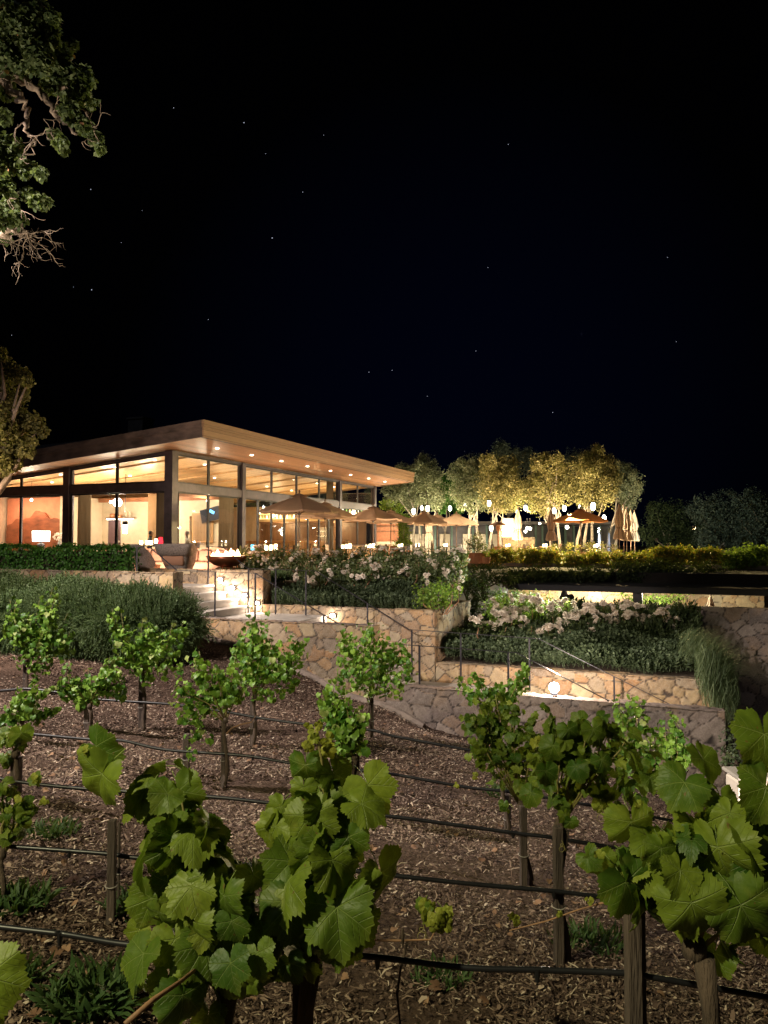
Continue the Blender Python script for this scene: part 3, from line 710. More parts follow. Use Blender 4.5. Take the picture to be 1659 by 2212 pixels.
def vine(label, blobs, Y, head, base_px, leaf=.06, per=2.0, trunk_r=.02, near=False, canes=True, big=None, young=None, dy=.0, group='grapevines in the vineyard rows'):
    """blobs (x,y,r) in survey units at distance Y"""
    hd = at(head[0], head[1], Y); bs = at(base_px, head[1], Y + .02); bz = gz1(bs.x, bs.y) - .04; bs.z = bz
    t = thing('grapevine', label, 'grapevine', bs, 0, group)
    vine_trunk(t, bs, hd, trunk_r)
    B3 = [(at(b[0], b[1], Y + (b[3] if len(b) > 3 else random.uniform(-.12, .12) * Y / 8)), b[2] / F * Y) for b in blobs]
    CL = []
    if canes:
        tops = sorted(B3, key=lambda q: -q[1] - q[0].z * .3)[:9]
        for c, r in tops:
            a = hd.lerp(c, .5) + Vector((random.uniform(-.03, .03), random.uniform(-.03, .03), .03)); e = c + (c - hd).normalized() * r * .8 + Vector((0, 0, r * .3))
            if not near: e = e + Vector((random.uniform(-.4, .4), random.uniform(-.3, .3), random.uniform(.2, 1.3))) * r
            pth = [hd, a, c, e]; mb = MB(); mb.tube(pth, [.006, .005, .004, .002], 6); mb.build('cane', M_CANE, t, smooth=True)
            m_ = 5 if near else 15
            for k in range(m_):
                u = .3 + .72 * (k + random.random()) / m_; i_ = min(2, int(u * 3)); q = pth[i_].lerp(pth[i_ + 1], u * 3 - i_); sd = random.uniform(0, 6.28)
                off = Vector((math.cos(sd), math.sin(sd), random.uniform(-.3, .5))); CL.append((q + off * leaf * random.uniform(.3, 1.0), off, leaf * (1.25 - .65 * max(0, u - .3)) * random.uniform(.6, 1.05)))
    P, nn, tt, S = leafcloud(B3, per * (2.7 if near else 2.5), leaf * (.80 if near else .76), Y, near)
    if CL:
        cp_ = np.array([tuple(c[0]) for c in CL]); co_ = np.array([tuple(c[1]) for c in CL]); n_ = len(CL)
        P = np.vstack([P, cp_]); nn = np.vstack([nn, co_ * .6 + np.array([0, -.3, .6]) + rnd_dirs(n_) * .7]); tt = np.vstack([tt, co_ * .6 + np.array([0, 0, -1.]) + rnd_dirs(n_) * .5]); S = np.concatenate([S, [c[2] * (1 if near else .95) for c in CL]])
    if big:
        Pb, Nb, Tb, Sb = [], [], [], []
        for (x, y, r, ta, yaw, pit, dd) in big:   # ta: tip angle (0 down, + to the right), yaw/pitch of the blade, dd depth offset
            Yd = Y + dd; p = at(x, y, Yd); Pb.append(tuple(p)); Sb.append(r / F * Yd * random.uniform(.8, .97)); ta += random.uniform(-22, 22)
            yaw += random.uniform(-38, 38); pit += random.uniform(-16, 34); a, b = R(yaw), R(pit)
            Nb.append((math.sin(a) * math.cos(b), -math.cos(a) * math.cos(b), math.sin(b))); Tb.append((math.sin(R(ta)), -.15, -math.cos(R(ta))))
        P = np.vstack([P, Pb]); nn = np.vstack([nn, Nb]); tt = np.vstack([tt, Tb]); S = np.concatenate([S, Sb])
    st = []
    if near:
        for i in np.argsort(-S)[:90]:
            p = Vector(P[i]); n_ = Vector(nn[i]).normalized(); T_ = Vector(tt[i]); T_ = (T_ - n_ * T_.dot(n_)).normalized()
            e = p - T_ * S[i] * .75 - n_ * S[i] * .35 + Vector((0, .02, -.01)); st.append(([p, p.lerp(e, .5) + Vector((0, 0, .006)), e], [.0016, .0014, .002]))
    me = leaves_mesh('foliage', NEAR_LEAVES if near else FAR_LEAVES, P, nn, tt, S, st)
    link_mesh('foliage', me, M_VLEAF_N if near else M_VLEAF_F, t)
    if young:
        Pb, Nb, Tb, Sb = [], [], [], []
        for (x, y, r) in young:
            for k in range(5):
                p = at(x + random.uniform(-.7, .7) * r, y + random.uniform(-.7, .7) * r, Y - .02 + random.uniform(-.03, .03)); Pb.append(tuple(p)); Sb.append(r / F * Y * random.uniform(.5, .9)); Nb.append((random.uniform(-.7, .7), -1, random.uniform(-.3, .8))); Tb.append((random.uniform(-1, 1), -.2, random.uniform(-1, .7)))
        me = leaves_mesh('young_leaves', NEAR_LEAVES, Pb, Nb, Tb, Sb); link_mesh('young_leaves', me, M_YLEAF, t)
    return t
def tendril(px, py, Y, r, label, m=None):
    p = at(px, py, Y); rr = r / F * Y; mb = MB()
    mb.tube([p + Vector((rr * (1 - k * .5) * math.cos(k * 9), rr * .3 * k, rr * 1.2 * (1 - k * .5) * math.sin(k * 9) + rr * k * 1.5)) for k in np.linspace(0, 1.6, 26)], .0014, 5)
    return mb

# far rows
vine('small leafy vine, farthest left of the back row before the green bush', [(75, 1350, 42), (105, 1335, 30), (104, 1305, 17), (45, 1370, 34), (30, 1350, 24), (120, 1380, 32), (75, 1410, 42), (140, 1400, 22), (30, 1335, 16), (85, 1440, 26), (75, 1470, 14)], 11.4, (62, 1432), 58, .075, 1.5, .022)
stake(54, 1425, 11.45, 'thin stake under the vine farthest left beside the bush', .045)
vine('wide umbrella-shaped vine with bright tips in front of the green bush', [(250, 1360, 22), (243, 1340, 12), (270, 1385, 30), (300, 1400, 38), (330, 1390, 28), (320, 1375, 16), (360, 1400, 30), (385, 1375, 22), (395, 1365, 12), (300, 1435, 34), (345, 1440, 30), (260, 1425, 26), (375, 1445, 22), (250, 1455, 20), (320, 1465, 16)], 9.4, (308, 1462), 316, .07, 1.5, .022)
stake(306, 1462, 9.45, 'tall stake under the wide vine in front of the bush', .06)
vine('low drooping vine between the farthest left vine and the wide umbrella-shaped one', [(150, 1475, 24), (170, 1490, 28), (195, 1495, 30), (175, 1515, 26), (215, 1480, 22), (235, 1470, 26), (255, 1490, 20), (145, 1500, 14), (260, 1505, 10), (230, 1450, 14)], 8.7, (194, 1528), 199, .065, 1.6, .022)
stake(189, 1520, 8.75, 'stout stake under the low drooping vine', .06)
vine('tall vine with a bright crown before the grey stone wall, left of its end', [(545, 1385, 32), (548, 1365, 15), (520, 1405, 24), (575, 1400, 34), (560, 1430, 44), (600, 1440, 34), (530, 1445, 34), (625, 1425, 24), (640, 1400, 16), (652, 1415, 13), (590, 1475, 36), (545, 1480, 28), (630, 1465, 24), (620, 1490, 18), (560, 1500, 18)], 9.0, (551, 1508), 549, .07, 1.5, .022)
stake(545, 1508, 9.06, 'dark stake under the tall vine in front of the stone wall', .045)
vine('round bright vine before the end of the grey stone wall, right of the tall vine', [(745, 1395, 24), (770, 1400, 26), (800, 1385, 22), (795, 1370, 11), (830, 1405, 28), (860, 1415, 24), (880, 1430, 20), (885, 1450, 15), (760, 1430, 34), (800, 1430, 42), (840, 1440, 38), (870, 1465, 24), (740, 1455, 22), (770, 1470, 28), (820, 1480, 30), (855, 1490, 20), (735, 1475, 16), (790, 1500, 16)], 9.9, (797, 1522), 797, .065, 1.5, .02)
stake(804, 1500, 9.95, 'thin stake hidden in the round bright vine', .04)
vine('slanting vine with big leaves and a long bare cane, centre left', [(440, 1440, 16), (430, 1460, 18), (468, 1455, 13), (400, 1495, 22), (385, 1510, 18), (420, 1520, 26), (450, 1500, 26), (480, 1490, 28), (500, 1475, 28), (515, 1490, 20), (495, 1520, 22), (460, 1530, 22), (420, 1550, 24), (400, 1540, 22), (430, 1580, 18), (410, 1600, 16), (415, 1630, 14), (445, 1600, 12)], 6.8, (487, 1560), 489, .06, 1.4, .018)
stake(483, 1552, 6.84, 'slim stake under the slanting vine with the bare cane', .035); stake(403, 1585, 7.0, 'stub stake wrapped in low leaves beside the slanting vine', .06)
mb = MB(); mb.tube([at(489, 1585, 6.8), at(500, 1573, 6.8), at(520, 1565, 6.8), at(543, 1560, 6.8), at(553, 1545, 6.8)], [.008, .007, .006, .005, .003], 6); o = mb.build('bare_cane', M_CANEB); tagp(o, 'bare reddish cane bending between two stakes, centre left', 'cane')
vine('dark hanging vine just behind the pale tall shoot in the centre', [(700, 1525, 17), (725, 1520, 22), (745, 1535, 26), (715, 1550, 24), (755, 1560, 28), (730, 1580, 28), (765, 1590, 26), (745, 1615, 28), (775, 1620, 20), (750, 1645, 24), (780, 1560, 14), (785, 1600, 12)], 6.2, (765, 1640), 768, .062, 1.7, .018)
stake(771, 1630, 6.25, 'stake lost in the dark hanging vine in the centre', .045)
vine('small sparse vine at the left edge, in front of the farthest left vine', [(45, 1515, 20), (70, 1505, 14), (60, 1535, 22), (90, 1548, 18), (105, 1540, 12), (30, 1545, 16), (5, 1560, 16), (95, 1500, 6)], 7.6, (48, 1560), 40, .065, 1.6, .018)
vine('vine with two big folded leaves at the left edge', [(20, 1600, 16), (40, 1590, 18), (12, 1640, 12)], 5.1, (34, 1632), 37, .05, 1.0, .02, near=True, big=[(30, 1580, 36, -20, -20, 30, 0), (45, 1585, 34, 30, 25, 20, -.05), (10, 1590, 30, -60, -30, 20, 0), (18, 1635, 20, -30, -10, 30, 0)])
stake(36, 1635, 5.14, 'dark stake under the two big folded leaves at the left edge', .06)
vine('thin vine with pale young shoots at the left edge above the drip hose', [(20, 1745, 20), (50, 1760, 22), (35, 1790, 18), (60, 1740, 14), (8, 1800, 16), (30, 1720, 14), (5, 1700, 12)], 3.6, (6, 1850), 4, .042, 1.3, .012, near=True, young=[(78, 1683, 12), (40, 1722, 10), (95, 1730, 10)], big=[(75, 1680, 22, 20, 0, 20, 0), (55, 1750, 26, 10, 20, 10, 0)])
# right hand group
vine('tall narrow vine with bright upright shoots left of the dazzling lamp', [(1000, 1485, 15), (1030, 1470, 12), (1020, 1500, 18), (1045, 1490, 14), (1125, 1465, 13), (1130, 1485, 13), (1105, 1490, 14), (1135, 1450, 8), (1080, 1495, 12)], 6.4, (1075, 1560), 1097, .05, 1.6, .014)
vine('long leafy vine hanging down to the right of centre, under the bright shoots', [(1040, 1540, 26), (1075, 1530, 28), (1110, 1545, 24), (1030, 1575, 26), (1070, 1575, 34), (1105, 1590, 30), (1040, 1610, 28), (1075, 1620, 30), (1110, 1640, 32), (1080, 1665, 26), (1120, 1680, 28), (1050, 1650, 16), (1135, 1700, 22), (1100, 1700, 16), (1145, 1600, 24), (1150, 1560, 18), (1030, 1640, 22), (1015, 1560, 18), (1090, 1740, 16)], 5.0, (1125, 1745), 1142, .055, 1.6, .018, near=True, young=[(1028, 1677, 8), (985, 1695, 6)])
stake(1096, 1715, 6.5, 'far stake right of centre, left of the other two', .055); stake(1130, 1740, 4.95, 'pale thin stake right of centre, with a wire tie', .045)
vine('dense vine with yellow young tips below the dazzling lamp', [(1175, 1650, 30), (1215, 1600, 30), (1245, 1580, 26), (1280, 1580, 28), (1260, 1620, 34), (1220, 1650, 34), (1190, 1690, 26), (1300, 1620, 28), (1330, 1650, 28), (1270, 1670, 36), (1310, 1690, 32), (1235, 1705, 28), (1345, 1700, 22), (1210, 1725, 18), (1290, 1730, 22), (1180, 1610, 18), (1150, 1640, 26), (1165, 1700, 24), (1340, 1620, 30), (1370, 1680, 30), (1395, 1640, 28), (1380, 1730, 26), (1330, 1740, 26), (1200, 1575, 22), (1310, 1575, 18)], 3.7, (1209, 1790), 1214, .075, 1.25, .02, near=True, young=[(1165, 1600, 16), (1316, 1628, 14), (1225, 1577, 10), (1260, 1655, 10), (1230, 1710, 8)],
     big=[(1195, 1610, 38, -20, -20, 20, -.1), (1228, 1575, 36, 10, 10, 25, -.1), (1282, 1575, 38, 20, 20, 20, -.1), (1180, 1665, 36, -10, -10, 20, -.15), (1245, 1655, 38, 10, 0, 10, -.15), (1300, 1640, 36, 30, 20, 20, -.1), (1220, 1760, 26, 10, 0, 10, -.1), (1232, 1775, 24, 20, 10, 0, -.1)])
stake(1205, 1785, 3.66, 'tall dark stake right of centre, under the dense vine with yellow tips', .044)
vine('dark bluish vine before the end of the dark parapet wall', [(1345, 1540, 16), (1380, 1560, 22), (1350, 1580, 26), (1395, 1590, 26), (1370, 1620, 30), (1405, 1630, 24), (1360, 1660, 24), (1400, 1670, 24), (1385, 1700, 18), (1430, 1600, 22), (1425, 1650, 20), (1330, 1620, 20), (1370, 1530, 14)], 7.6, (1392, 1705), 1394, .065, 1.8, .02)
stake(1390, 1695, 7.65, 'dark stake right of the dense vine, under the bluish vine', .065)
vine('small wispy vine beside the right end of the dark parapet wall', [(1455, 1560, 12), (1460, 1585, 16), (1440, 1610, 18), (1475, 1615, 16), (1455, 1640, 20), (1480, 1650, 14)], 7.2, (1460, 1670), 1462, .055, 1.8, .016)
# near vines
vine('large near vine, lower left, arching its big leaves up over a stake',
     [(400, 1770, 50), (430, 1830, 60), (370, 1760, 40), (460, 1890, 60), (500, 1960, 80), (400, 1960, 70), (440, 2040, 90), (540, 2050, 70), (360, 2080, 60), (450, 2140, 80), (540, 2120, 60), (340, 1720, 30), (560, 1990, 50)], 1.95, (492, 2110), 505, .085, 1.15, .024, near=True,
     big=[(221, 1672, 84, -12, -12, 12, -.05), (207, 1612, 66, 80, 10, 15, .0), (178, 1625, 36, -30, -30, 20, 0), (312, 1728, 90, -14, -8, 14, .02), (385, 1708, 78, 45, 15, 20, .0), (325, 1690, 52, 10, -30, 40, .03), (388, 1810, 98, 6, 5, 18, -.06), (345, 1820, 62, -20, -25, 15, 0), (448, 1800, 78, 25, 20, 20, -.03), (443, 1890, 62, -20, 0, 15, -.08),
          (484, 1935, 74, 15, -12, 15, -.12), (500, 1990, 62, 0, 10, 10, -.12), (362, 1905, 60, -10, -10, 20, -.03), (328, 1940, 72, -12, -20, 14, 0), (310, 2060, 80, 10, -16, 12, -.1), (364, 2120, 64, -10, 0, 20, -.12), (395, 2150, 74, 0, 10, 12, -.14), (498, 2080, 64, 0, -10, 10, -.16), (556, 2060, 60, 10, 20, 10, -.12), (415, 1990, 70, 0, -8, 16, -.1), (548, 1890, 58, 30, 25, 15, 0), (300, 2010, 40, -40, 0, 20, 0)], young=[(355, 1955, 16), (192, 1618, 14)])
stake(243, 1770, 3.55, 'tall dark stake on the left, its foot clear, half under a big leaf', .038)
stake(258, 1775, 3.75, 'thin black rod leaning beside the tall left stake', .014)
vine('near vine in the centre with a tall pale shoot standing up',
     [(640, 1790, 42), (690, 1740, 36), (720, 1830, 56), (670, 1860, 56), (700, 1920, 70), (640, 1960, 60), (730, 1990, 66), (610, 2050, 56), (690, 2040, 60), (735, 1760, 30), (600, 1990, 40), (760, 1930, 40)], 2.0, (668, 2075), 675, .082, 1.1, .022, near=True,
     big=[(660, 1652, 62, -5, -25, 10, 0), (796, 1695, 84, 20, 20, 10, .0), (671, 1762, 84, 12, -10, 15, -.05), (730, 1780, 70, 0, 12, 10, -.02), (608, 1742, 48, -20, -20, 20, .02), (596, 1785, 56, -14, -20, 20, 0), (660, 1850, 52, -8, 0, 15, -.06), (718, 1858, 86, 10, 8, 15, -.08), (822, 1888, 88, 25, 40, 5, .0), (770, 1920, 60, -10, 10, 15, -.02), (728, 1960, 100, 6, 10, 10, -.1), (629, 1950, 88, -6, -10, 10, -.1), (551, 2020, 72, -8, -10, 14, -.05), (624, 2080, 44, 30, 10, 10, -.1), (720, 1670, 70, 10, 60, 0, 0), (700, 1700, 50, 5, -10, 20, 0), (655, 1700, 46, -10, -35, 10, 0)],
     young=[(676, 1580, 18), (700, 1612, 26), (700, 1795, 16), (668, 1605, 20)])
mb = MB(); mb.tube([at(668, 2075, 2.0), at(690, 1900, 1.99), at(703, 1750, 1.98), at(695, 1640, 1.98), at(680, 1575, 1.98)], [.007, .006, .005, .004, .002], 7)
o = mb.build('upright_shoot', M_CANE, smooth=True); tagp(o, 'long straight pale shoot stem rising through the centre vine', 'shoot')
stake(652, 2085, 2.05, 'black stake at the bottom centre under the near centre vine', .045)
vine('low runner with four yellow leaves beside the lowest drip hose', [(930, 1985, 12)], 2.6, (870, 2035), 868, .03, 1.0, .004, near=True, canes=False, young=[(925, 1970, 24), (955, 1990, 24), (940, 2000, 18), (1110, 1985, 15), (1210, 1975, 9), (1272, 1948, 9)], big=[(962, 1975, 36, 10, 25, 10, 0), (912, 1960, 34, -10, -20, 10, 0)])
mb = MB(); mb.tube([at(780, 2030, 2.6), at(860, 2032, 2.6), at(930, 2030, 2.6), at(945, 2000, 2.6)], [.004, .004, .003, .002], 6)
o = mb.build('runner_cane', M_CANEB, smooth=True); tagp(o, 'thin brown runner cane under the four yellow leaves', 'cane')
mb = MB(); mb.tube([at(1100, 2010, 2.7), at(1180, 1990, 2.7), at(1250, 1965, 2.7), at(1320, 1945, 2.5)], [.002, .003, .003, .004], 6)
o = mb.build('runner_cane', M_CANEB, smooth=True); tagp(o, 'thin runner cane crossing the tall right stake towards the broad leaves', 'cane')
vine('largest near vine at the right edge, with broad pale leaves',
     [(1560, 1800, 60), (1620, 1830, 60), (1500, 1850, 56), (1440, 1850, 50), (1580, 1900, 70), (1640, 1930, 70), (1500, 1930, 56), (1620, 2010, 60), (1540, 1980, 50), (1380, 1880, 40), (1400, 1930, 36), (1645, 1770, 40), (1560, 2020, 40)], 1.95, (1500, 2060), 1640, .085, 1.1, .022, near=True,
     big=[(1519, 1640, 74, 30, 15, 25, .02), (1478, 1690, 78, -10, -15, 10, -.02), (1650, 1585, 96, -20, -20, 5, -.05), (1561, 1735, 80, 14, 8, 15, -.03), (1655, 1700, 96, -8, -15, 8, -.08), (1364, 1775, 78, 6, -20, 10, .0), (1500, 1775, 64, 0, 0, 50, .0), (1550, 1830, 104, 14, -42, 5, -.08), (1580, 1815, 64, 10, 20, 25, -.05), (1622, 1815, 92, 16, 25, 8, -.08), (1352, 1905, 96, 10, -8, 12, -.05), (1494, 1950, 104, 4, 10, 10, -.12), (1410, 1815, 82, 0, -5, 20, 0), (1465, 1830, 84, 10, 5, 14, -.04), (1600, 1955, 108, 28, 14, 10, -.12), (1296, 1855, 48, 10, -10, 10, .0), (1270, 1850, 40, 30, -60, 0, .0), (1545, 1900, 84, 0, -10, 12, -.06), (1470, 1880, 60, -10, 20, 20, -.1), (1360, 1860, 60, 5, 30, 10, -.02), (1650, 1880, 90, -5, 10, 10, -.1), (1395, 1850, 80, -10, 15, 5, .02), (1440, 1900, 84, -5, -15, 5, 0.02), (1380, 1945, 60, 12, 25, 10, -.02)],
     young=[(1292, 1838, 16), (1382, 1740, 10)])
stake(1366, 1935, 2.05, 'thick black stake at the bottom right under broad hanging leaves', .042)
stake(1386, 1960, 2.12, 'thin black rod behind the thick bottom right stake', .018)
vine('very near vine leaf poking in at the bottom left corner', [(-80, 2150, 40)], 1.15, (-150, 2260), -160, .06, .8, .01, near=True, canes=False, big=[(-28, 2110, 110, 40, 5, 15, 0)])
mb = MB(); mb.tube([at(270, 2212, 1.6), at(330, 2160, 1.65), at(390, 2120, 1.75), at(440, 2080, 1.9)], [.006, .006, .005, .004], 7)
o = mb.build('low_cane', M_CANEB, smooth=True); tagp(o, 'brown cane slanting up into the large near vine at the bottom', 'cane')
for (x, y, Yd, r, lab) in [(912, 2030, 2.6, 12, 'curled tendril hanging over the lowest drip hose'), (1300, 1775, 3.0, 12, 'curled tendril left of the broad pale leaves'), (1215, 1840, 3.3, 8, 'tiny tendril beside the tall right stake')]:
    o = tendril(x, y, Yd, r, '').build('tendril', M_CANE, smooth=True); tagp(o, lab, 'tendril')

# drip hoses
def hose(pts, Ys, label, r=.009):
    """pts (x,y) with the distance at the two ends"""
    x0, x1 = pts[0][0], pts[-1][0]; P = []
    for (x, y) in pts: k = (x - x0) / (x1 - x0); P.append(at(x, y, Ys[0] + (Ys[1] - Ys[0]) * k))
    d0 = (P[1] - P[0]).normalized(); d1 = (P[-1] - P[-2]).normalized(); P = [P[0] - d0 * 1.5] + P + [P[-1] + d1 * 1.2]
    # smooth
    Q = []
    for i in range(len(P) - 1):
        p0, p1, p2, p3 = P[max(i - 1, 0)], P[i], P[i + 1], P[min(i + 2, len(P) - 1)]
        for k in range(6):
            u = k / 6; Q.append(.5 * ((2 * p1) + (p2 - p0) * u + (2 * p0 - 5 * p1 + 4 * p2 - p3) * u * u + (3 * p1 - p0 - 3 * p2 + p3) * u ** 3))
    Q.append(P[-1]); t = thing('drip_hose', label, 'hose', Q[0], 0, 'black drip hoses strung between the vines')
    mb = MB(); mb.tube(Q, r, 8); mb.build('tube', M_HOSE, t, smooth=True)
    for q in Q[9::11]:
        mb = MB(); mb.tube([q + Vector((0, 0, .004)), q - Vector((0, .004, .03))], [r * 1.25, r * .6], 7); mb.build('emitter', M_HOSE, t)
hose([(0, 1492), (60, 1488), (135, 1497), (205, 1510), (375, 1522), (495, 1539), (555, 1550), (665, 1565), (800, 1577), (850, 1590), (1017, 1621)], (9.3, 8.6), 'highest drip hose, running behind the vines towards the stone wall', .016)
hose([(0, 1579), (190, 1597), (265, 1600), (360, 1620), (525, 1632), (640, 1650), (830, 1670), (1004, 1700), (1118, 1713), (1363, 1755), (1451, 1773)], (7.0, 6.4), 'second drip hose from the top, left edge to the bluish vine', .014)
hose([(0, 1682), (26, 1687), (172, 1703), (452, 1721), (603, 1737), (840, 1763), (1108, 1799), (1191, 1809), (1337, 1833)], (5.1, 4.9), 'third drip hose from the top, passing behind the pale thin stake', .013)
hose([(0, 1827), (229, 1844), (322, 1855), (770, 1882), (796, 1885), (1004, 1908), (1196, 1925), (1308, 1939), (1436, 1958)], (3.62, 3.6), 'fourth drip hose, tied to the tall left stake and the tall right stake', .011)
hose([(0, 2002), (140, 2018), (286, 2041), (520, 2052), (775, 2064), (1004, 2090), (1160, 2095), (1347, 2102), (1394, 2108), (1659, 2154)], (2.15, 2.05), 'lowest and nearest drip hose across the bottom of the vineyard', .0085)

# weeds
M_WEED = leaf_mat('weed_leaf', (.04, .085, .025), (.07, .12, .035), .6, .25)
def blade_template():
    v = [(-.05, 0, 0), (.05, 0, 0), (.07, -.06, .35), (-.07, -.06, .35), (.06, -.2, .7), (-.06, -.2, .7), (0, -.5, .92)]
    return np.array(v, float), np.array([(0, 1, 2), (0, 2, 3), (3, 2, 4), (3, 4, 5), (5, 4, 6)])
BLADE = blade_template()
def weed(px, py, Y, r, n, label, h=.12):
    p = at(px, py, Y); z = gz1(p.x, p.y); a = rng.uniform(0, 2 * math.pi, n); q = r * rng.random(n) ** .7
    P = np.stack([p.x + q * np.cos(a), p.y + q * np.sin(a) * .8, np.full(n, z + .01)], 1)
    d = np.stack([np.cos(a) * .5, np.sin(a) * .5, np.ones(n)], 1) + rnd_dirs(n) * .45
    o = link_mesh('weed', sprigs_mesh('weed', BLADE, P, d, h * rng.uniform(.5, 1.3, n)), M_WEED); base_origin(o); tagp(o, label, 'weed', 'weeds growing in the mulch')
weed(200, 2075, 2.9, .16, 420, 'broad green weed clump under the lowest hose, lower left', .12)
weed(930, 2130, 2.5, .22, 650, 'large grassy weed clump under the lowest hose, bottom centre', .15)
weed(45, 1900, 3.6, .12, 260, 'dark weed tuft at the left edge below the fourth hose', .1)
weed(290, 1885, 3.7, .13, 220, 'weed tuft right of the tall left stake', .09)
weed(560, 1770, 4.4, .10, 200, 'small round weed under the third hose, centre left', .07)
weed(1270, 1880, 4.0, .2, 260, 'loose weeds behind the tall right stake', .08)
weed(950, 1950, 3.4, .14, 160, 'sparse weed patch between the two lowest hoses', .06)
weed(110, 1830, 4.6, .16, 240, 'low weeds just above the fourth hose on the left', .07)
weed(40, 2040, 3.0, .08, 120, 'tiny weed at the left edge below the lowest hose', .09)
weed(1080, 1650, 8.0, .2, 160, 'small weeds behind the long leafy vine', .08)
weed(1470, 1745, 6.0, .3, 300, 'dark weeds at the foot of the dark parapet wall', .14)
weed(1560, 2140, 2.3, .2, 260, 'weeds in the bottom right corner below the hose', .08)

# ------------------------------------------------------------------ garden planting
M_ROSEMARY = leaf_mat('rosemary', (.045, .07, .035), (.11, .15, .075), .65, .15)
M_TRAIL = leaf_mat('trailing_rosemary', (.045, .085, .03), (.12, .17, .07), .6, .2)
M_HEDGE = leaf_mat('clipped_hedge', (.03, .10, .015), (.09, .24, .035), .45, .25)
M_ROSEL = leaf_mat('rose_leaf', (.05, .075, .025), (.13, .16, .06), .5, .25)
M_LIME_LIT = leaf_mat('lit_leaf', (.10, .20, .03), (.26, .36, .06), .5, .4)  # lighter green: lamplight on foliage put into the leaf colour; also lime plants
M_PETAL = leaf_mat('rose_petal', (.72, .62, .52), (.85, .78, .68), .7, .35, tcol=(.8, .7, .6))
M_GRASS = leaf_mat('arching_grass', (.07, .11, .05), (.17, .22, .11), .6, .25)
M_YHEDGE = leaf_mat('yellow_hedge', (.11, .16, .02), (.38, .34, .05), .6, .35, (.45, .26, .05), .2)
M_DARKSH = leaf_mat('dark_shrub', (.02, .035, .012), (.06, .085, .03), .7, .15)
M_OLIVE = leaf_mat('olive_leaf', (.16, .15, .06), (.34, .29, .12), .6, .3)
M_OLIVEG = leaf_mat('grey_olive_leaf', (.15, .17, .10), (.28, .29, .18), .6, .3)
M_OAK = leaf_mat('oak_leaf', (.06, .09, .035), (.17, .20, .085), .5, .3, (.5, .25, .12), .004)
M_OAK2 = leaf_mat('oak_leaf_warm', (.11, .10, .03), (.22, .19, .06), .6, .3)
M_FARTREE = leaf_mat('far_tree_leaf', (.035, .05, .04), (.09, .12, .09), .7, .2)

# soil bodies
mb = MB(); mb.sw(-9.4, -5.46, 15.72, 18.6, -3.5, -1.55); struct('planter_soil', mb, M_SOIL)
mb = MB(); mb.box8([G(-5.1, 15.72, -4), G(.35, 15.72, -4), G(.35, 20.55, -4), G(-5.1, 20.55, -4), G(-5.1, 15.72, -2.68), G(.35, 15.72, -2.68), G(.35, 20.55, -2.0), G(-5.1, 20.55, -2.0)]); struct('planter_soil', mb, M_SOIL)
# terrace body: left part behind the flank wall, the main deck, the deck over the court
t1 = MB(); t1.sw(-60, -9.42, 15.79, 120, -5.4, FLOOR); struct('terrace_paving', t1, M_PATIO)
t1 = MB(); t1.sw(-9.41, -6.3, 18.61, 27.9, -5.4, FLOOR); struct('terrace_paving', t1, M_DARKCONC)
t1 = MB(); t1.sw(-9.41, 60, 36.0, 120, -5.4, FLOOR - .004); struct('terrace_paving', t1, M_PATIO)
t1 = MB(); t1.sw(-60, -13.3, 13.53, 15.78, -5, FLOOR - .3); struct('planter_soil', t1, M_SOIL)

def bed(name, label, cat, s0, s1, w0, w1, z0, z1, n, h, templ, m, lean=.35, hump=0.0, kind=None, group=None, drop=0.0):
    """n sprigs over a bed, soil height from z0 (front) to z1 (back)"""
    s = rng.uniform(s0, s1, n); w = rng.uniform(w0, w1, n); k = (w - w0) / (w1 - w0)
    lump = .5 + .5 * np.sin(s * 3.3 + 1.3 * np.sin(w * 2.9)) * np.sin(w * 4.1 + s * .7)
    z = z0 + (z1 - z0) * k + hump * lump + rng.uniform(-.1, .05, n) * h
    P = s[:, None] * np.array(U) + w[:, None] * np.array(V) + np.array([0, 0, 1.]) * z[:, None]
    d = np.array([0, 0, 1.]) + rnd_dirs(n) * lean + (np.array(-V) * .5 - np.array([0, 0, 1.]) * drop)[None] * (rng.random(n) * (1 - k))[:, None]
    o = link_mesh(name, sprigs_mesh(name, templ, P, d, h * rng.uniform(.6, 1.3, n) * (.8 + .4 * lump)), m); base_origin(o)
    return tagp(o, label, cat, group, kind)
bed('rosemary_bed', 'dark rosemary filling the upper planter behind the tan wall', 'rosemary', -9.3, -5.5, 15.62, 18.3, -1.5, -1.02, 5200, .26, SPRIG, M_ROSEMARY, kind='stuff')
bed('rosemary_bed', 'low grey-green ground cover filling the front of the lower planter', 'ground cover', -5.0, .2, 15.72, 17.7, -2.58, -2.30, 6200, .25, SPRIG2, M_ROSEMARY, .45, .12, kind='stuff')
bed('rosemary_bed', 'dark undergrowth behind the low ground cover in the lower planter', 'undergrowth', -4.9, .2, 17.6, 20.3, -2.3, -1.95, 2600, .38, SPRIG, M_DARKSH, kind='stuff')
bed('rosemary_bed', 'green ground cover between the step wall and the fire bowl', 'ground cover', -12.4, -9.5, 15.85, 17.1, -1.03, -1.0, 1500, .22, SPRIG, M_TRAIL, kind='stuff')

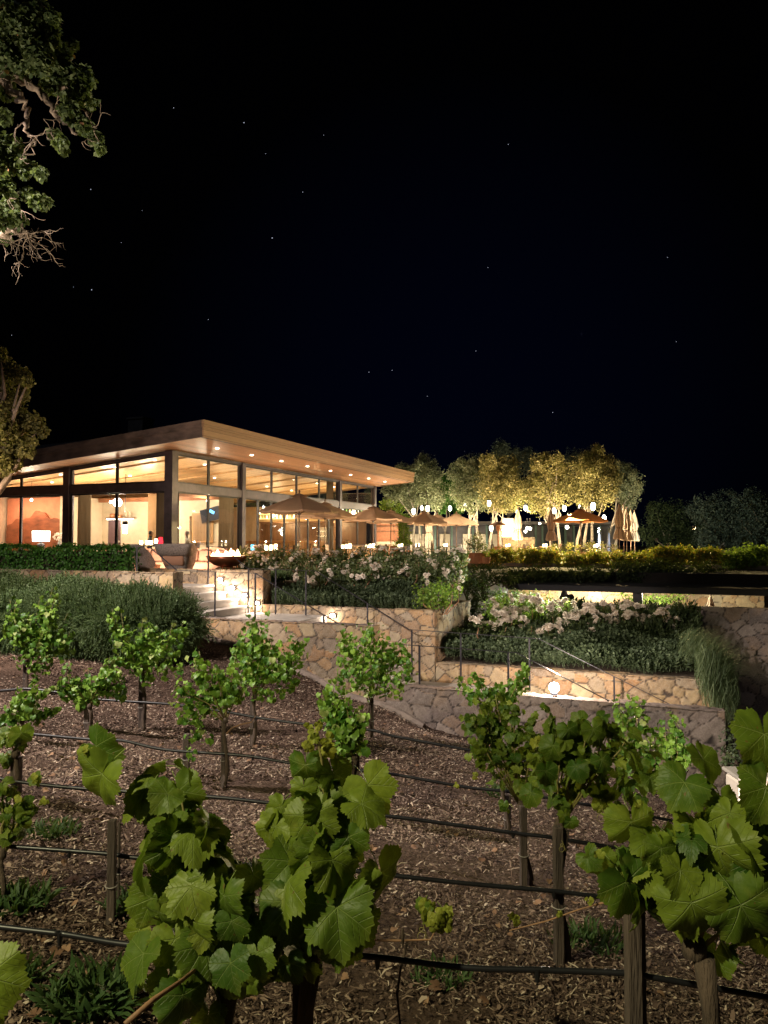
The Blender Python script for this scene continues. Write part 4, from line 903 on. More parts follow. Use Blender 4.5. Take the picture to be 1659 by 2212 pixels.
# trailing bush over the left wall
def trailing_bush():
    B3 = [(at(40, 1345, 14.6), 1.9, .9, .66), (at(190, 1348, 14.3), 1.5, .8, .66), (at(310, 1358, 14.0), 1.0, .7, .62), (at(110, 1318, 14.9), 1.7, .7, .42), (at(-120, 1320, 15.2), 1.8, .9, .7), (at(372, 1362, 13.9), .38, .4, .50), (at(-10, 1360, 13.8), .9, .5, .52)]
    P, N = blob_points(B3, 1150, .35, .2); n = len(P)
    q = (P[:, 1] < 15.9) | (N[:, 2] > 0); P, N = P[q], N[q]; n = len(P)
    up = np.clip(N[:, 2:3], -1, 1); q = P[:, 2] > gz(P[:, 0], P[:, 1]) - .05; P, N, up = P[q], N[q], up[q]; n = len(P)
    d = N * .55 + np.array([0, 0, 1.]) * (up * 1.1 - .35) + rnd_dirs(n) * .35
    o = link_mesh('trailing_bush', sprigs_mesh('foliage', SPRIG_L, P, d, rng.uniform(.18, .38, n)), M_TRAIL)
    base_origin(o)
    mb = MB()
    for c, rx, ry, rz in B3: mb.lathe([(0, -rz * .8), (rx * .5, -rz * .6), (rx * .78, 0), (rx * .5, rz * .55), (0, rz * .72)], c, 14)
    return tagp(o, 'big mound of trailing rosemary spilling over the left wall to the mulch', 'bush')
trailing_bush()
# clipped hedge on the left
def hedge_box(label, s0, s1, w0, w1, z0, z1, n, leaf, m, name='hedge', jit=.06):
    dims = [(s1 - s0) * (z1 - z0), (s1 - s0) * (w1 - w0), (w1 - w0) * (z1 - z0)]; P, N = [], []
    for k, (ar, nm) in enumerate(zip(dims, ((0, -1, 0), (0, 0, 1), (1, 0, 0)))):
        c = int(n * ar / sum(dims)); a, b = rng.random(c), rng.random(c)
        s = s0 + (s1 - s0) * a; w = w0 + (w1 - w0) * a; z = z0 + (z1 - z0) * b
        if k == 0: p = (s, np.full(c, w0), z)
        elif k == 1: p = (s, w0 + (w1 - w0) * b, np.full(c, z1) + .04 * np.sin(s * 2.1) + .03 * np.sin(s * 5.3))
        else: p = (np.full(c, s1), w, z)
        P.append(p[0][:, None] * np.array(U) + p[1][:, None] * np.array(V) + p[2][:, None] * np.array([0, 0, 1.])); N.append(np.tile(np.array(U) * nm[0] + np.array(V) * nm[1] + np.array([0, 0, 1.]) * nm[2], (c, 1)))
    P = np.vstack(P); N = np.vstack(N); n = len(P); P += rnd_dirs(n) * jit * rng.random((n, 1)) * 1.6 + N * (.05 * np.sin(P[:, :1] * 4.0) * np.sin(P[:, 2:3] * 7))
    v, f, _ = scatter(T_ROUND[0], T_ROUND[1], P, frames(N + rnd_dirs(n) * .8, rnd_dirs(n) - np.array([0, 0, .9])), leaf * rng.uniform(.6, 1.3, n))
    o = link_mesh(name, np_mesh(name, v, f), m); core = None
    t = thing(name, label, 'hedge', G((s0 + s1) / 2, (w0 + w1) / 2, z0)); o.name = 'foliage'; o.parent = t; o.data.transform(Matrix.Translation(-Vector(t.location)))
    mb = MB(); mb.sw(s0 + .12, s1 - .12, w0 + .12, w1 - .1, z0, z1 - .1); mb.build('branches', M_SOIL, t)
    return t
hedge_box('clipped green hedge in front of the big windows, left of the lounge chairs', -24, -12.85, 14.6, 15.05, -1.0, -.15, 15000, .06, M_HEDGE)

# roses
def rose_head():
    vs, fs = [], []
    for ring, (k, r, el) in enumerate([(7, 1.0, .15), (6, .8, .7), (4, .5, 1.2)]):
        for i in range(k):
            a = 2 * math.pi * i / k + ring * .5; d = Vector((math.cos(a) * math.cos(el), math.sin(a) * math.cos(el), math.sin(el))); s = Vector((-math.sin(a), math.cos(a), 0)); u = d.cross(s)
            c = d * r * .55; q = len(vs); vs += [c - s * .12 - d * .4, c + s * .12 - d * .4, c + s * .42 + u * .1, c + d * .45, c - s * .42 + u * .1]; fs.append((q, q + 1, q + 2, q + 3, q + 4))
    me = bpy.data.meshes.new('bloom'); me.from_pydata([tuple(v) for v in vs], [], fs); me.materials.append(M_PETAL); me.update(); return me
ROSE = rose_head()
def rose_bush(label, blobs, Y, nfl, leafm=None, fr=.05, group=None, topbias=.3, flower_front=True, dens=260, leaf=.05, lab='rose bush', base_z=None):
    B3 = [(at(x, y, Y + random.uniform(-.3, .3)), r / F * Y, r / F * Y * .9, r / F * Y) for (x, y, r) in blobs]
    c = sum((b[0] for b in B3), Vector()) / len(B3); zb = base_z if base_z is not None else min(b[0].z - b[3] for b in B3) - .1
    t = thing('rose_bush', label, lab, (c.x, c.y, zb), 0, group)
    tree_foliage('foliage', B3, dens, leaf, leafm or M_ROSEL, t, .5, T_ROUND, .75, .3)
    mb = MB()
    for b in B3:
        mb.tube([Vector((c.x + (b[0].x - c.x) * .3, c.y, zb)), Vector((b[0].x, b[0].y, (zb + b[0].z) / 2)), b[0] + Vector((random.uniform(-.1, .1), 0, b[3] * .8))], [.018, .012, .006], 5)
    mb.build('stems', M_CANEB, t)
    for k in range(nfl):
        b = random.choice(B3); d = Vector((random.gauss(0, 1), random.gauss(0, 1) - .7, random.gauss(0, 1) + topbias)).normalized()
        o = bpy.data.objects.new('bloom', ROSE); COL.objects.link(o); o.parent = t
        if k % 3 and k: d = (dl + Vector([random.gauss(0, .22) for _ in range(3)])).normalized(); b = bl_
        dl, bl_ = d, b
        o.location = b[0] + Vector((d.x * b[1], d.y * b[2], d.z * b[3])) * random.uniform(.92, 1.12) - Vector(t.location)
        o.rotation_euler = (d + Vector((random.uniform(-.3, .3), random.uniform(-.3, .3), .5))).to_track_quat('Z', 'Y').to_euler(); s = fr * random.uniform(.7, 1.25); o.scale = (s, s, s)
    return t
gr = 'rose bushes on the upper terrace'
labs = ['rose bush right beside the fire bowl', 'second rose bush to the right of the fire bowl', 'rose bush under the nearest open umbrella pole', 'rose bush just right of the nearest umbrella pole', 'rose bush in front of the small candle lights', 'rose bush below the long building end wall', 'rose bush in the middle of the upper bed', 'rose bush under the third open umbrella', 'rose bush below the lime green sapling', 'rose bush at the right of the upper bed under the far umbrellas', 'last rose bush at the right end of the upper bed']
for k, x in enumerate([545, 590, 635, 680, 722, 765, 810, 852, 895, 938, 982]):
    rose_bush(labs[k], [(x, 1215, 26), (x + 12, 1200, 20), (x - 12, 1235, 24), (x + 6, 1240, 24)], 20.6 - .25 * k * .9, 34, fr=.062, group=gr, dens=520, leaf=.055)
labs = ['lower rose bush with pale blooms left in the front of the upper bed', 'lower rose bush with pale blooms in the middle front of the upper bed', 'lower rose bush with clusters of cream blooms right in the front of the upper bed', 'lower rose bush with few blooms above the bright green plant']
for k, x in enumerate([690, 780, 880, 945]):
    rose_bush(labs[k], [(x, 1240, 24), (x + 20, 1232, 20), (x - 20, 1246, 18)], 18.3, 22, fr=.065, group='low rose bushes in front of the upper bed', dens=520, leaf=.05)
rose_bush('bright green bushy plant at the right corner of the upper planter', [(915, 1285, 24), (945, 1280, 28), (975, 1278, 20), (930, 1300, 18), (960, 1300, 16), (990, 1272, 10)], 16.6, 2, M_LIME_LIT, .05, None, .3, True, 420, .055, 'shrub')
gw = 'white rose bushes in the lower planter'
for (lab, bl, Y, n, lm) in [
    ('white rose bush glowing brightest, leftmost in the lower planter', [(1062, 1312, 20), (1085, 1300, 20), (1075, 1335, 24), (1105, 1330, 18)], 17.6, 34, M_LIME_LIT),
    ('brightly lit white rose bush second from left in the lower planter', [(1125, 1310, 22), (1150, 1300, 18), (1165, 1320, 18), (1120, 1335, 22), (1150, 1335, 20)], 17.9, 32, M_LIME_LIT),
    ('white rose bush in the middle, below the lit court opening', [(1195, 1320, 20), (1225, 1318, 20), (1205, 1345, 24), (1240, 1345, 22)], 18.0, 26, M_ROSEL),
    ('white rose bush right of the middle, below the lit stone wall', [(1275, 1325, 20), (1305, 1322, 20), (1285, 1350, 24), (1320, 1350, 22)], 17.9, 26, M_ROSEL),
    ('white rose bush below the dark roof post', [(1350, 1320, 20), (1385, 1325, 20), (1360, 1350, 24), (1395, 1355, 22)], 17.8, 28, M_ROSEL),
    ('rightmost white rose bush, leaning towards the dim stone wall', [(1425, 1335, 18), (1450, 1350, 16), (1420, 1365, 20), (1465, 1368, 12)], 17.5, 18, M_ROSEL),
    ('shaded rose bush with small pale blooms at the left, below the bright ones', [(1030, 1345, 14), (1050, 1365, 22), (1085, 1372, 22)], 17.0, 9, M_ROSEL),
    ('shaded rose bush with a few blooms in the centre of the lower planter', [(1150, 1372, 24), (1190, 1375, 24), (1230, 1380, 22)], 17.1, 12, M_ROSEL),
    ('shaded rose bush with few blooms right of centre in the lower planter', [(1290, 1380, 24), (1340, 1385, 24), (1390, 1388, 22)], 17.0, 10, M_ROSEL)]:
    rose_bush(lab, bl, Y, int(n * 2.0), lm, .09, gw, 1.1, True, 480, .05)
def shrub(label, blobs, Y, leaf, m, dens, cat='shrub', name='shrub', templ=T_LEAF, ydeep=.9, group=None, noise=.3, shell=.5, jit=.4):
    B3 = [(at(x, y, Y + random.uniform(-jit, jit)), r / F * Y, r / F * Y * ydeep, r / F * Y) for (x, y, r) in blobs]
    c = sum((b[0] for b in B3), Vector()) / len(B3); zb = min(b[0].z - b[3] for b in B3)
    t = thing(name, label, cat, (c.x, c.y, zb), 0, group)
    tree_foliage('foliage', B3, dens, leaf, m, t, .5, templ, shell, noise)
    mb = MB()
    for b in B3: mb.tube([Vector((c.x, c.y, zb)), Vector(b[0]).lerp(Vector((c.x, c.y, zb)), .45) + Vector((random.uniform(-.1, .1), 0, .05)), b[0]], [.03, .02, .008], 5)
    mb.build('stems', M_BARK, t); return t
shrub('feathery juniper behind the brightest white roses', [(1075, 1285, 16), (1110, 1288, 18), (1150, 1295, 16), (1185, 1302, 12), (1050, 1280, 12)], 19.6, .06, M_TRAIL, 700)
shrub('dark mass of foliage between the upper planter and the brightest roses', [(1010, 1262, 22), (1035, 1285, 22), (1020, 1310, 20), (1040, 1255, 16), (1000, 1240, 16)], 19.6, .06, M_DARKSH, 700)
shrub('dark shrubs on the terrace edge left of the flat roof', [(990, 1236, 16), (1020, 1240, 18), (1050, 1243, 18), (1080, 1246, 18), (1105, 1250, 14), (1010, 1256, 14), (1040, 1262, 12)], 23.5, .08, M_DARKSH, 480)
shrub('dark round shrub right of the white roses', [(1440, 1395, 26), (1480, 1400, 24), (1500, 1420, 22)], 17.2, .05, M_DARKSH, 500)
shrub('leafy low shrub beyond the end of the parapet wall', [(1585, 1590, 26), (1620, 1570, 30), (1650, 1600, 30), (1600, 1620, 26), (1640, 1640, 26), (1570, 1620, 16)], 11.0, .045, M_ROSEMARY, 520)
shrub('lime green clump lit at the end of the parapet wall', [(1580, 1635, 16), (1600, 1650, 16), (1565, 1650, 12)], 10.6, .05, M_GRASS, 600)
# arching grass spilling over the end of the lower planter
def arching_grass():
    n = 1900; V_, F_ = [], []; o = 0
    for i in range(n):
        u = random.random(); c = at(1470 + 105 * u + random.uniform(-14, 14), 1395 + 62 * u * u + random.uniform(-22, 34), 14.6 - .8 * u + random.uniform(-.5, .5))
        a = random.uniform(-1.9, .9); L = random.uniform(.25, .7); d = Vector((math.cos(a) * .9, math.sin(a) * .6 - .2, 1.1)).normalized()
        p = Vector(c); vel = d * L / 6; s = Vector((-math.sin(a), math.cos(a), 0)) * random.uniform(.003, .006); q = []
        for k in range(7):
            q.append((p - s * (1 - k / 7), p + s * (1 - k / 7))); p = p + vel; vel = vel + Vector((0, 0, -.032 * L * 1.5)) + Vector((random.uniform(-.006, .006), 0, 0)); vel = vel.normalized() * L / 6
        for l, r in q: V_ += [tuple(l), tuple(r)]
        for k in range(6): b = o + 2 * k; F_.append((b, b + 1, b + 3, b + 2))
        o += 14
    # long strands hanging down the wall end
    for i in range(900):
        u = random.random(); p = at(1505 + 88 * u, 1415 + 70 * u * u + random.uniform(-25, 25), 13.9 + random.uniform(-.5, .3)); L = random.uniform(.35, 1.1) * (1.15 - .5 * u) * (.35 + .65 * min(1, u * 3)); a = random.uniform(0, 6.28); s = Vector((math.cos(a), math.sin(a), 0)) * .0045
        ph = random.uniform(0, 6)
        for k in range(7):
            z = Vector((.05 * math.sin(k * .9 + ph), .03 * math.cos(k + ph), -L * k / 6)); V_ += [tuple(p + z - s), tuple(p + z + s)]
        for k in range(6): b = o + 2 * k; F_.append((b, b + 1, b + 3, b + 2))
        o += 14
    ob = link_mesh('arching_grass', np_mesh('arching_grass', V_, F_), M_GRASS); base_origin(ob)
    tagp(ob, 'long arching grass spilling over the right end of the lit planter wall', 'grass plant')
arching_grass()
# far hedges on the terrace
gh = 'yellow green shrubs along the terrace edge'
for k, (x0, x1, y, r, lab) in enumerate([(1045, 1125, 1206, 17, 'yellow shrub nearest the rose beds'), (1130, 1215, 1208, 19, 'yellow-green shrub under the stone bar wall'), (1220, 1310, 1212, 19, 'green-yellow shrub below the orange umbrella'),
        (1315, 1400, 1212, 18, 'amber shrub below the cluster of closed umbrellas'), (1405, 1490, 1202, 20, 'golden shrub right of the closed umbrellas'), (1495, 1570, 1206, 18, 'thin golden shrub left of the small lit wall'), (1575, 1680, 1205, 22, 'bright lime shrub at the right edge')]):
    n = 6; shrub(lab, [(x0 + (x1 - x0) * (i + .5) / n, y + random.uniform(-8, 10), r * random.uniform(.8, 1.15)) for i in range(n)] + [(x0 + (x1 - x0) * random.random(), y + 20, r) for i in range(4)] + [(x0 + (x1 - x0) * random.random(), y - 12, r * .6) for i in range(4)], 36.5 / (.378 * ((x0 + x1) / 2 - CXP) / F + .926), .12, M_YHEDGE if k < 6 else M_LIME_LIT, 260, group=gh)
gd = 'dark shrubs on top of the flat roof edge'
for k, (x0, x1, y, r, lab) in enumerate([(1000, 1090, 1240, 18, 'dark shrub at the left end of the flat roof'), (1095, 1200, 1240, 17, 'dark shrub second from the left on the flat roof'), (1205, 1310, 1243, 17, 'dark shrub in the middle of the flat roof'),
        (1330, 1440, 1235, 24, 'largest dark shrub on the flat roof'), (1445, 1540, 1242, 22, 'dark shrub left of the two small spotlights'), (1560, 1680, 1252, 14, 'low dark shrub at the right end of the flat roof')]):
    n = 6; shrub(lab, [(x0 + (x1 - x0) * (i + .5) / n, y + random.uniform(-8, 8), r * random.uniform(.85, 1.15)) for i in range(n)] + [(x0 + (x1 - x0) * random.random(), 1256 + random.uniform(-2, 7), 9) for i in range(4)], 29.2, .09, M_DARKSH, 420, group=gd)
# ------------------------------------------------------------------ the building (local grid: x = s, y = t, z)
bld = thing('restaurant_building', 'long glass-walled restaurant with a cedar flat roof, glowing warmly at night', 'building', (BC.x, BC.y, 0), -TH)
def Lv(s, t, z): return Vector((s, t, z))
def part(name, mb, m, parent=None, smooth=False):
    return link_mesh(name, mb.mesh(name, smooth), m, parent or bld, shift=False)
def lsw(mb, s0, s1, t0, t1, z0, z1): return mb.sw(s0, s1, t0, t1, z0, z1, fn=Lv)
SL = .087
def zc(s): return 3.74 + SL * s
S0, T1 = -14.5, 21.3
def slab_sl(mb, s0, s1, t0, t1, d0, d1, k0=0):      # sheet following the roof slope
    return mb.box8([Lv(s0, t0, zc(s0) + d0), Lv(s1, t0, zc(s1) + d0), Lv(s1, t1, zc(s1) + d0), Lv(s0, t1, zc(s0) + d0),
                    Lv(s0, t0, zc(s0) + d1), Lv(s1, t0, zc(s1) + d1), Lv(s1, t1, zc(s1) + d1), Lv(s0, t1, zc(s0) + d1)])
mb = MB(); slab_sl(mb, S0, 2.5, -1.4, T1 + .35, .12, .60); part('roof', mb, M_DARKCONC)
mb = MB(); slab_sl(mb, S0, -.08, .12, T1 - .12, .02, .10); part('ceiling', mb, M_CEIL)
mb = MB(); slab_sl(mb, -.07, 2.38, -1.38, T1 + .3, .02, .10); slab_sl(mb, S0, -.08, -1.38, .11, .02, .10); so = part('soffit', mb, M_SOFFIT)
mb = MB(); slab_sl(mb, 2.30, 2.34, -1.37, T1 + .28, .008, .0195); part('soffit_groove', mb, M_FRAME)
# fascia boards: front edge (warm cedar), side edge (weathered)
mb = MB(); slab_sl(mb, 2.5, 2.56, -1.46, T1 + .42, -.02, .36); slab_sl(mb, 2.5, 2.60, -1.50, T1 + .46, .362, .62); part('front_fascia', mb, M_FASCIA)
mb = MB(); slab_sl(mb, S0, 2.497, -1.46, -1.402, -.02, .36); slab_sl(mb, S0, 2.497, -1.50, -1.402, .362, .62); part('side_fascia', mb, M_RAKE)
mb = MB(); slab_sl(mb, S0, 2.497, T1 + .352, T1 + .42, -.02, .62); part('end_fascia', mb, M_FASCIA)
mb = MB(); mb.box8([Lv(-13, 4, 3.3), Lv(-6.5, 4, 3.9), Lv(-6.5, 16, 3.9), Lv(-13, 16, 3.3), Lv(-13, 4.5, 5.02), Lv(-6.5, 5, 5.38), Lv(-6.5, 15, 5.38), Lv(-13, 15, 5.02)]); part('raised_roof', mb, pmat('roof_metal', (.05, .055, .07), .5, .5, .2, 3))
mb = MB(); lsw(mb, -9.0, -8.0, 7.6, 8.5, 3.2, 6.7); lsw(mb, -9.06, -7.94, 7.54, 8.56, 6.701, 6.8); part('chimney', mb, M_DARKCONC)
mb = MB(); lsw(mb, S0, .05, -.05, T1 + .05, FLOOR + .004, FLOOR + .03); part('floor', mb, plank_mat('oak_floor', (.3, .19, .11), 0, .12, .35))
# columns and beams
for (s, t, w) in [(0, 0, .40), (-5.5, 0, .34), (-11, 0, .34), (0, 5.3, .30), (0, 15.9, .30), (0, T1, .30)]:
    mb = MB(); zt = zc(s - w * .5) - .002
    if t == 0: mb.rbox((s - w / 2, w / 2, (FLOOR + zt) / 2), (w, w, zt - FLOOR), .012)
    else: mb.rbox((s - w / 2, t, (FLOOR + zt) / 2), (w, w, zt - FLOOR), .012)
    part('column', mb, M_STEEL)
for a, b in [(.205, 5.148), (5.452, 15.748), (16.052, T1 - .152)]:
    mb = MB(); lsw(mb, -.24, -.03, max(a, .402), b, 2.07, 2.42); part('beam', mb, M_STEEL)
    mb = MB(); lsw(mb, -.22, -.05, max(a, .402), b, zc(-.1) - .11, zc(-.2) - .004); part('head_beam', mb, M_STEEL)
for a, b in [(-.402, -5.498), (-5.842, -10.998), (-11.342, S0)]:
    mb = MB(); lsw(mb, b, a, .03, .24, 2.07, 2.42); part('beam', mb, M_STEEL)
    mb = MB(); slab_sl(mb, b, a, .05, .22, -.11, -.004); part('head_beam', mb, M_STEEL)
def window(c, name='window', w=.06, d=.07, glass=M_GLASS):
    """c: four corners (Lv), drawn as frame bars plus a pane"""
    n = (c[1] - c[0]).cross(c[3] - c[0]).normalized(); mb = MB(); cen = sum(c, Vector()) / 4
    inn = []
    for p in c:
        q = p.copy(); e = (cen - p)
        inn.append(p)
    for i in range(4):
        a, b = c[i], c[(i + 1) % 4]; u = (b - a).normalized(); inw = n.cross(u) * w
        a2, b2 = a + inw + (u * w * 0), b + inw
        k = 0 if i % 2 == 0 else w + .001
        a_, b_ = a + u * k, b - u * k
        P = [a_ - n * d / 2, b_ - n * d / 2, b_ + inw - n * d / 2, a_ + inw - n * d / 2, a_ + n * d / 2, b_ + n * d / 2, b_ + inw + n * d / 2, a_ + inw + n * d / 2]
        mb.box8(P)
    f = part(name, mb, M_FRAME)
    mb = MB(); mb.add([c[0].lerp(cen, .03), c[1].lerp(cen, .03), c[2].lerp(cen, .03), c[3].lerp(cen, .03)], [(0, 1, 2, 3)]); part('pane', mb, glass, f)
    return f
mods = [(.41, 2.65), (2.65, 5.14), (5.46, 8.0), (8.0, 10.6), (10.6, 13.25), (13.25, 15.74), (16.06, 18.6), (18.6, T1 - .16)]
for a, b in mods:
    zt = zc(-.15) - .115; g = .004
    window([Lv(-.14, a + g, 2.425), Lv(-.14, b - g, 2.425), Lv(-.14, b - g, zt), Lv(-.14, a + g, zt)])
for a, b in mods:
    n = 1 if a < 5 or a > 16 else 2
    for k in range(n):
        x0 = a + (b - a) * k / n; x1 = a + (b - a) * (k + 1) / n; g = .004
        z0 = FLOOR + .035 if a < 16 else -.25
        window([Lv(-.14, x0 + g, z0), Lv(-.14, x1 - g, z0), Lv(-.14, x1 - g, 2.065), Lv(-.14, x0 + g, 2.065)], 'glass_door' if a < 16 else 'window')
mb = MB(); lsw(mb, -.3, .06, 16.06, T1 - .16, FLOOR + .035, -.255); part('low_wall', mb, plank_mat('bench_cedar', (.4, .22, .1), 2, .12))
for a, b in [(-2.95, -.41), (-5.49, -2.95), (-8.4, -5.85), (-10.99, -8.4), (-14.4, -11.35)]:
    g = .004
    window([Lv(a + g, .14, 2.425), Lv(b - g, .14, 2.425), Lv(b - g, .14, zc(b) - .117), Lv(a + g, .14, zc(a) - .117)])
    window([Lv(a + g, .14, FLOOR + .035), Lv(b - g, .14, FLOOR + .035), Lv(b - g, .14, 2.065), Lv(a + g, .14, 2.065)], 'glass_door')
# far end glass and inner walls
window([Lv(-.35, T1 - .05, FLOOR + .035), Lv(-3.2, T1 - .05, FLOOR + .035), Lv(-3.2, T1 - .05, 3.3), Lv(-.35, T1 - .05, 3.3)])
mb = MB(); lsw(mb, S0, -3.25, T1 - .2, T1, FLOOR + .03, zc(S0)); part('end_wall', mb, M_WHITEWALL)
mb = MB(); lsw(mb, S0 - .15, S0, -.0, T1, FLOOR, zc(S0) + .4); part('rear_wall', mb, M_WHITEWALL)
mb = MB(); lsw(mb, -14.3, -9.75, 7.0, 7.15, FLOOR + .03, 2.35); lsw(mb, -8.85, -4.4, 7.0, 7.15, FLOOR + .03, 2.35); lsw(mb, -9.75, -8.85, 7.0, 7.15, 1.2, 2.35); lsw(mb, -3.75, -2.3, 7.0, 7.15, FLOOR + .03, 2.35); lsw(mb, -4.4, -3.75, 7.0, 7.15, 1.3, 2.35); part('partition_wall', mb, M_WHITEWALL)
mb = MB(); lsw(mb, -9.74, -8.86, 7.04, 7.1, FLOOR + .035, 1.19); dr = part('door', mb, pmat('plum_door', (.14, .085, .1), .5, 0, .15, 4))
mb = MB(); lsw(mb, -9.0, -8.93, 6.98, 7.04, -.05, .05); part('handle', mb, M_CONC, dr)
mb = MB(); lsw(mb, -14.3, -10.4, 4.5, 4.62, FLOOR + .03, 2.3); part('partition_wall', mb, pmat('rust_plaster', (.55, .24, .14), .8, 0, .15, 3))
mb = MB(); lsw(mb, -10.395, -10.1, 4.3, 6.99, FLOOR + .03, 2.32); part('partition_wall', mb, M_WHITEWALL)
mb = MB(); lsw(mb, -10.0, -2.2, 6.55, 6.75, 2.1, 2.3); lsw(mb, -2.4, -2.2, .5, 6.54, 2.1, 2.3); part('ceiling_beam', mb, pmat('cherry_beam', (.32, .13, .06), .5, 0, .2, 3))
# downlights in the soffit and the ceiling
def downlight(s, t, e, lit=True, r=.075):
    z = zc(s); mb = MB(); mb.lathe([(0, 0), (r, 0), (r, .012)], (s, t, z + .004), 12); f = part('downlight', mb, M_DOWN)
    if e > 0:
        l = light('downlight_beam', 'SPOT', (0, 0, 0), e, (1, .80, .52) if s > 0 else (1, .86, .58), size=.06, spot=125, blend=.8); l.parent = f; l.location = (s, t, z - .02)
for k in range(8): downlight(1.32, 1.2 + 2.64 * k, 190)
for (s, t) in [(-2.2, 1.6), (-4.6, 1.8), (-3.4, 4.2), (-7.5, 1.5), (-9.6, 3.0), (-6.0, 4.4), (-1.6, 4.4), (-1.8, 7.6), (-4.0, 8.6), (-1.8, 10.4), (-4.2, 11.5), (-1.8, 13.2), (-4.4, 14.6), (-1.8, 16.2), (-2.0, 19.0), (-4.6, 18.0)]: downlight(s, t, 150, r=.06)
# added area lamps at beam height brighten the cedar ceiling
def up_area(s, t, z, sx, sy, e, col=(1, .76, .42)):
    L = bpy.data.lights.new('ceiling_fill', 'AREA'); L.energy = e; L.color = col; L.shape = 'RECTANGLE'; L.size = sx; L.size_y = sy
    o = bpy.data.objects.new('ceiling_fill', L); COL.objects.link(o); o.parent = bld; o.location = (s, t, z); o.rotation_euler = (math.pi, 0, 0)
up_area(-6.5, 3.6, 2.32, 6.5, .3, 42); up_area(-3.0, 10.0, 2.32, .3, 5.0, 36); up_area(-2.3, 17, 2.32, .3, 5, 30); up_area(-5, 14, 2.32, .3, 8, 30); up_area(-9, 13, 2.2, .3, 8, 25); up_area(-1.8, 2.4, 2.34, .3, 2, 13); up_area(-12.5, 2.2, 2.34, 2.0, .3, 13)
for k in range(7):
    a = 1.9 + 2.7 * k; mb = MB(); slab_sl(mb, S0, -.3, a, a + .12, -.05, .018); part('ceiling_batten', mb, M_CEIL)

# things inside (placed on the building grid, rotated with it)
def inside(name, label, cat, s, t, z, group=None): 
    p = Bp(s, t, z); return thing(name, label, cat, p, -TH, group)
def lpart(name, mb, m, t, smooth=False): return link_mesh(name, mb.mesh(name, smooth), m, t, shift=False)
def lamp_pt(t, loc, e, col=(1, .8, .55), size=.12):
    L = bpy.data.lights.new('lamp_glow', 'POINT'); L.energy = e; L.color = col; L.shadow_soft_size = size
    o = bpy.data.objects.new('lamp_glow', L); COL.objects.link(o); o.parent = t; o.location = loc
def curtain(label, s, t, z0, z1, wd, along='s'):
    r = inside('curtain', label, 'curtain', s, t, z0); P = []
    for i in range(41):
        a = (i / 40 - .5) * wd; o = .05 * math.sin(i * 1.5); P.append([Lv(a, o, 0), Lv(a, o * .9, (z1 - z0) * .5), Lv(a * .97, o * .8, z1 - z0)] if along == 's' else [Lv(o, a, 0), Lv(o * .9, a, (z1 - z0) * .5), Lv(o * .8, a * .97, z1 - z0)])
    mb = MB(); mb.grid(P); lpart('cloth', mb, cloth_mat('taupe_curtain', (.22, .16, .10), .2) if 'taupe' not in CUR else CUR['taupe'], r, True)
CUR = {}; CUR['taupe'] = cloth_mat('taupe_curtain', (.22, .16, .10), .2)
curtain('taupe curtain gathered left of the corner column', -.85, .42, FLOOR + .05, 2.06, .55)
curtain('taupe curtain at the left end of the wide side window', -5.0, .42, FLOOR + .05, 2.06, .75)
curtain('taupe curtain just right of the corner column', -.42, .75, FLOOR + .05, 2.06, .45, 't')
curtain('wide taupe curtain left of the second front column', -.42, 4.45, FLOOR + .05, 2.06, 1.2, 't')
curtain('dark curtain behind the front windows under the second umbrella', -.42, 15.2, FLOOR + .05, 3.6, .9, 't')
t = inside('hanging_screen', 'tan fabric screen hanging inside the side window, right of the round pendant', 'screen', -3.0, 2.7, -.1)
mb = MB(); mb.rbox((0, 0, 1.15), (.92, .03, 2.3), .008); lpart('fabric', mb, cloth_mat('tan_screen', (.5, .3, .15), .2), t); mb = MB(); mb.tube([Lv(-.47, 0, 2.31), Lv(.47, 0, 2.31)], .02, 8); lpart('rod', mb, M_FRAME, t)
t = inside('pendant_lamp', 'dazzling round glass pendant hanging inside the wide side window', 'lamp', -4.6, 2.0, 1.78)
mb = MB(); mb.lathe([(0, -.2), (.1, -.175), (.18, -.09), (.2, 0), (.18, .09), (.1, .175), (.03, .2)], n=14); lpart('globe', mb, emat('globe_glow', (1, .97, .88), 16), t, True); mb = MB(); mb.tube([Lv(0, 0, .2), Lv(0, 0, 1.5)], .012, 6); lpart('cord', mb, M_FRAME, t); lamp_pt(t, (0, 0, -.3), 150, size=.15)
t = inside('pendant_lamp', 'small lantern pendant with a dark cap beside the tan screen', 'lamp', -4.15, 2.0, .65)
mb = MB(); mb.lathe([(0, -.28), (.09, -.28), (.1, .1), (0, .1)], n=8); lpart('globe', mb, M_LAMPW, t, False); mb = MB(); mb.lathe([(.12, .1), (.12, .26), (.03, .3)], n=8); mb.tube([Lv(0, 0, .3), Lv(0, 0, 2.4)], .012, 6); lpart('cap', mb, M_FRAME, t)
t = inside('wall_shelf', 'lit shelf with baskets on the white wall above the plum door', 'shelf', -8.7, 6.85, 1.26)
mb = MB(); mb.rbox((0, 0, 0), (1.9, .3, .05), .01); lpart('board', mb, M_WOODPOLE, t); mb = MB(); mb.rbox((0, -.1, -.06), (1.8, .05, .05), .01); lpart('light_strip', mb, emat('strip_glow', (1, .9, .7), 9), t); lamp_pt(t, (0, -.3, -.15), 16)
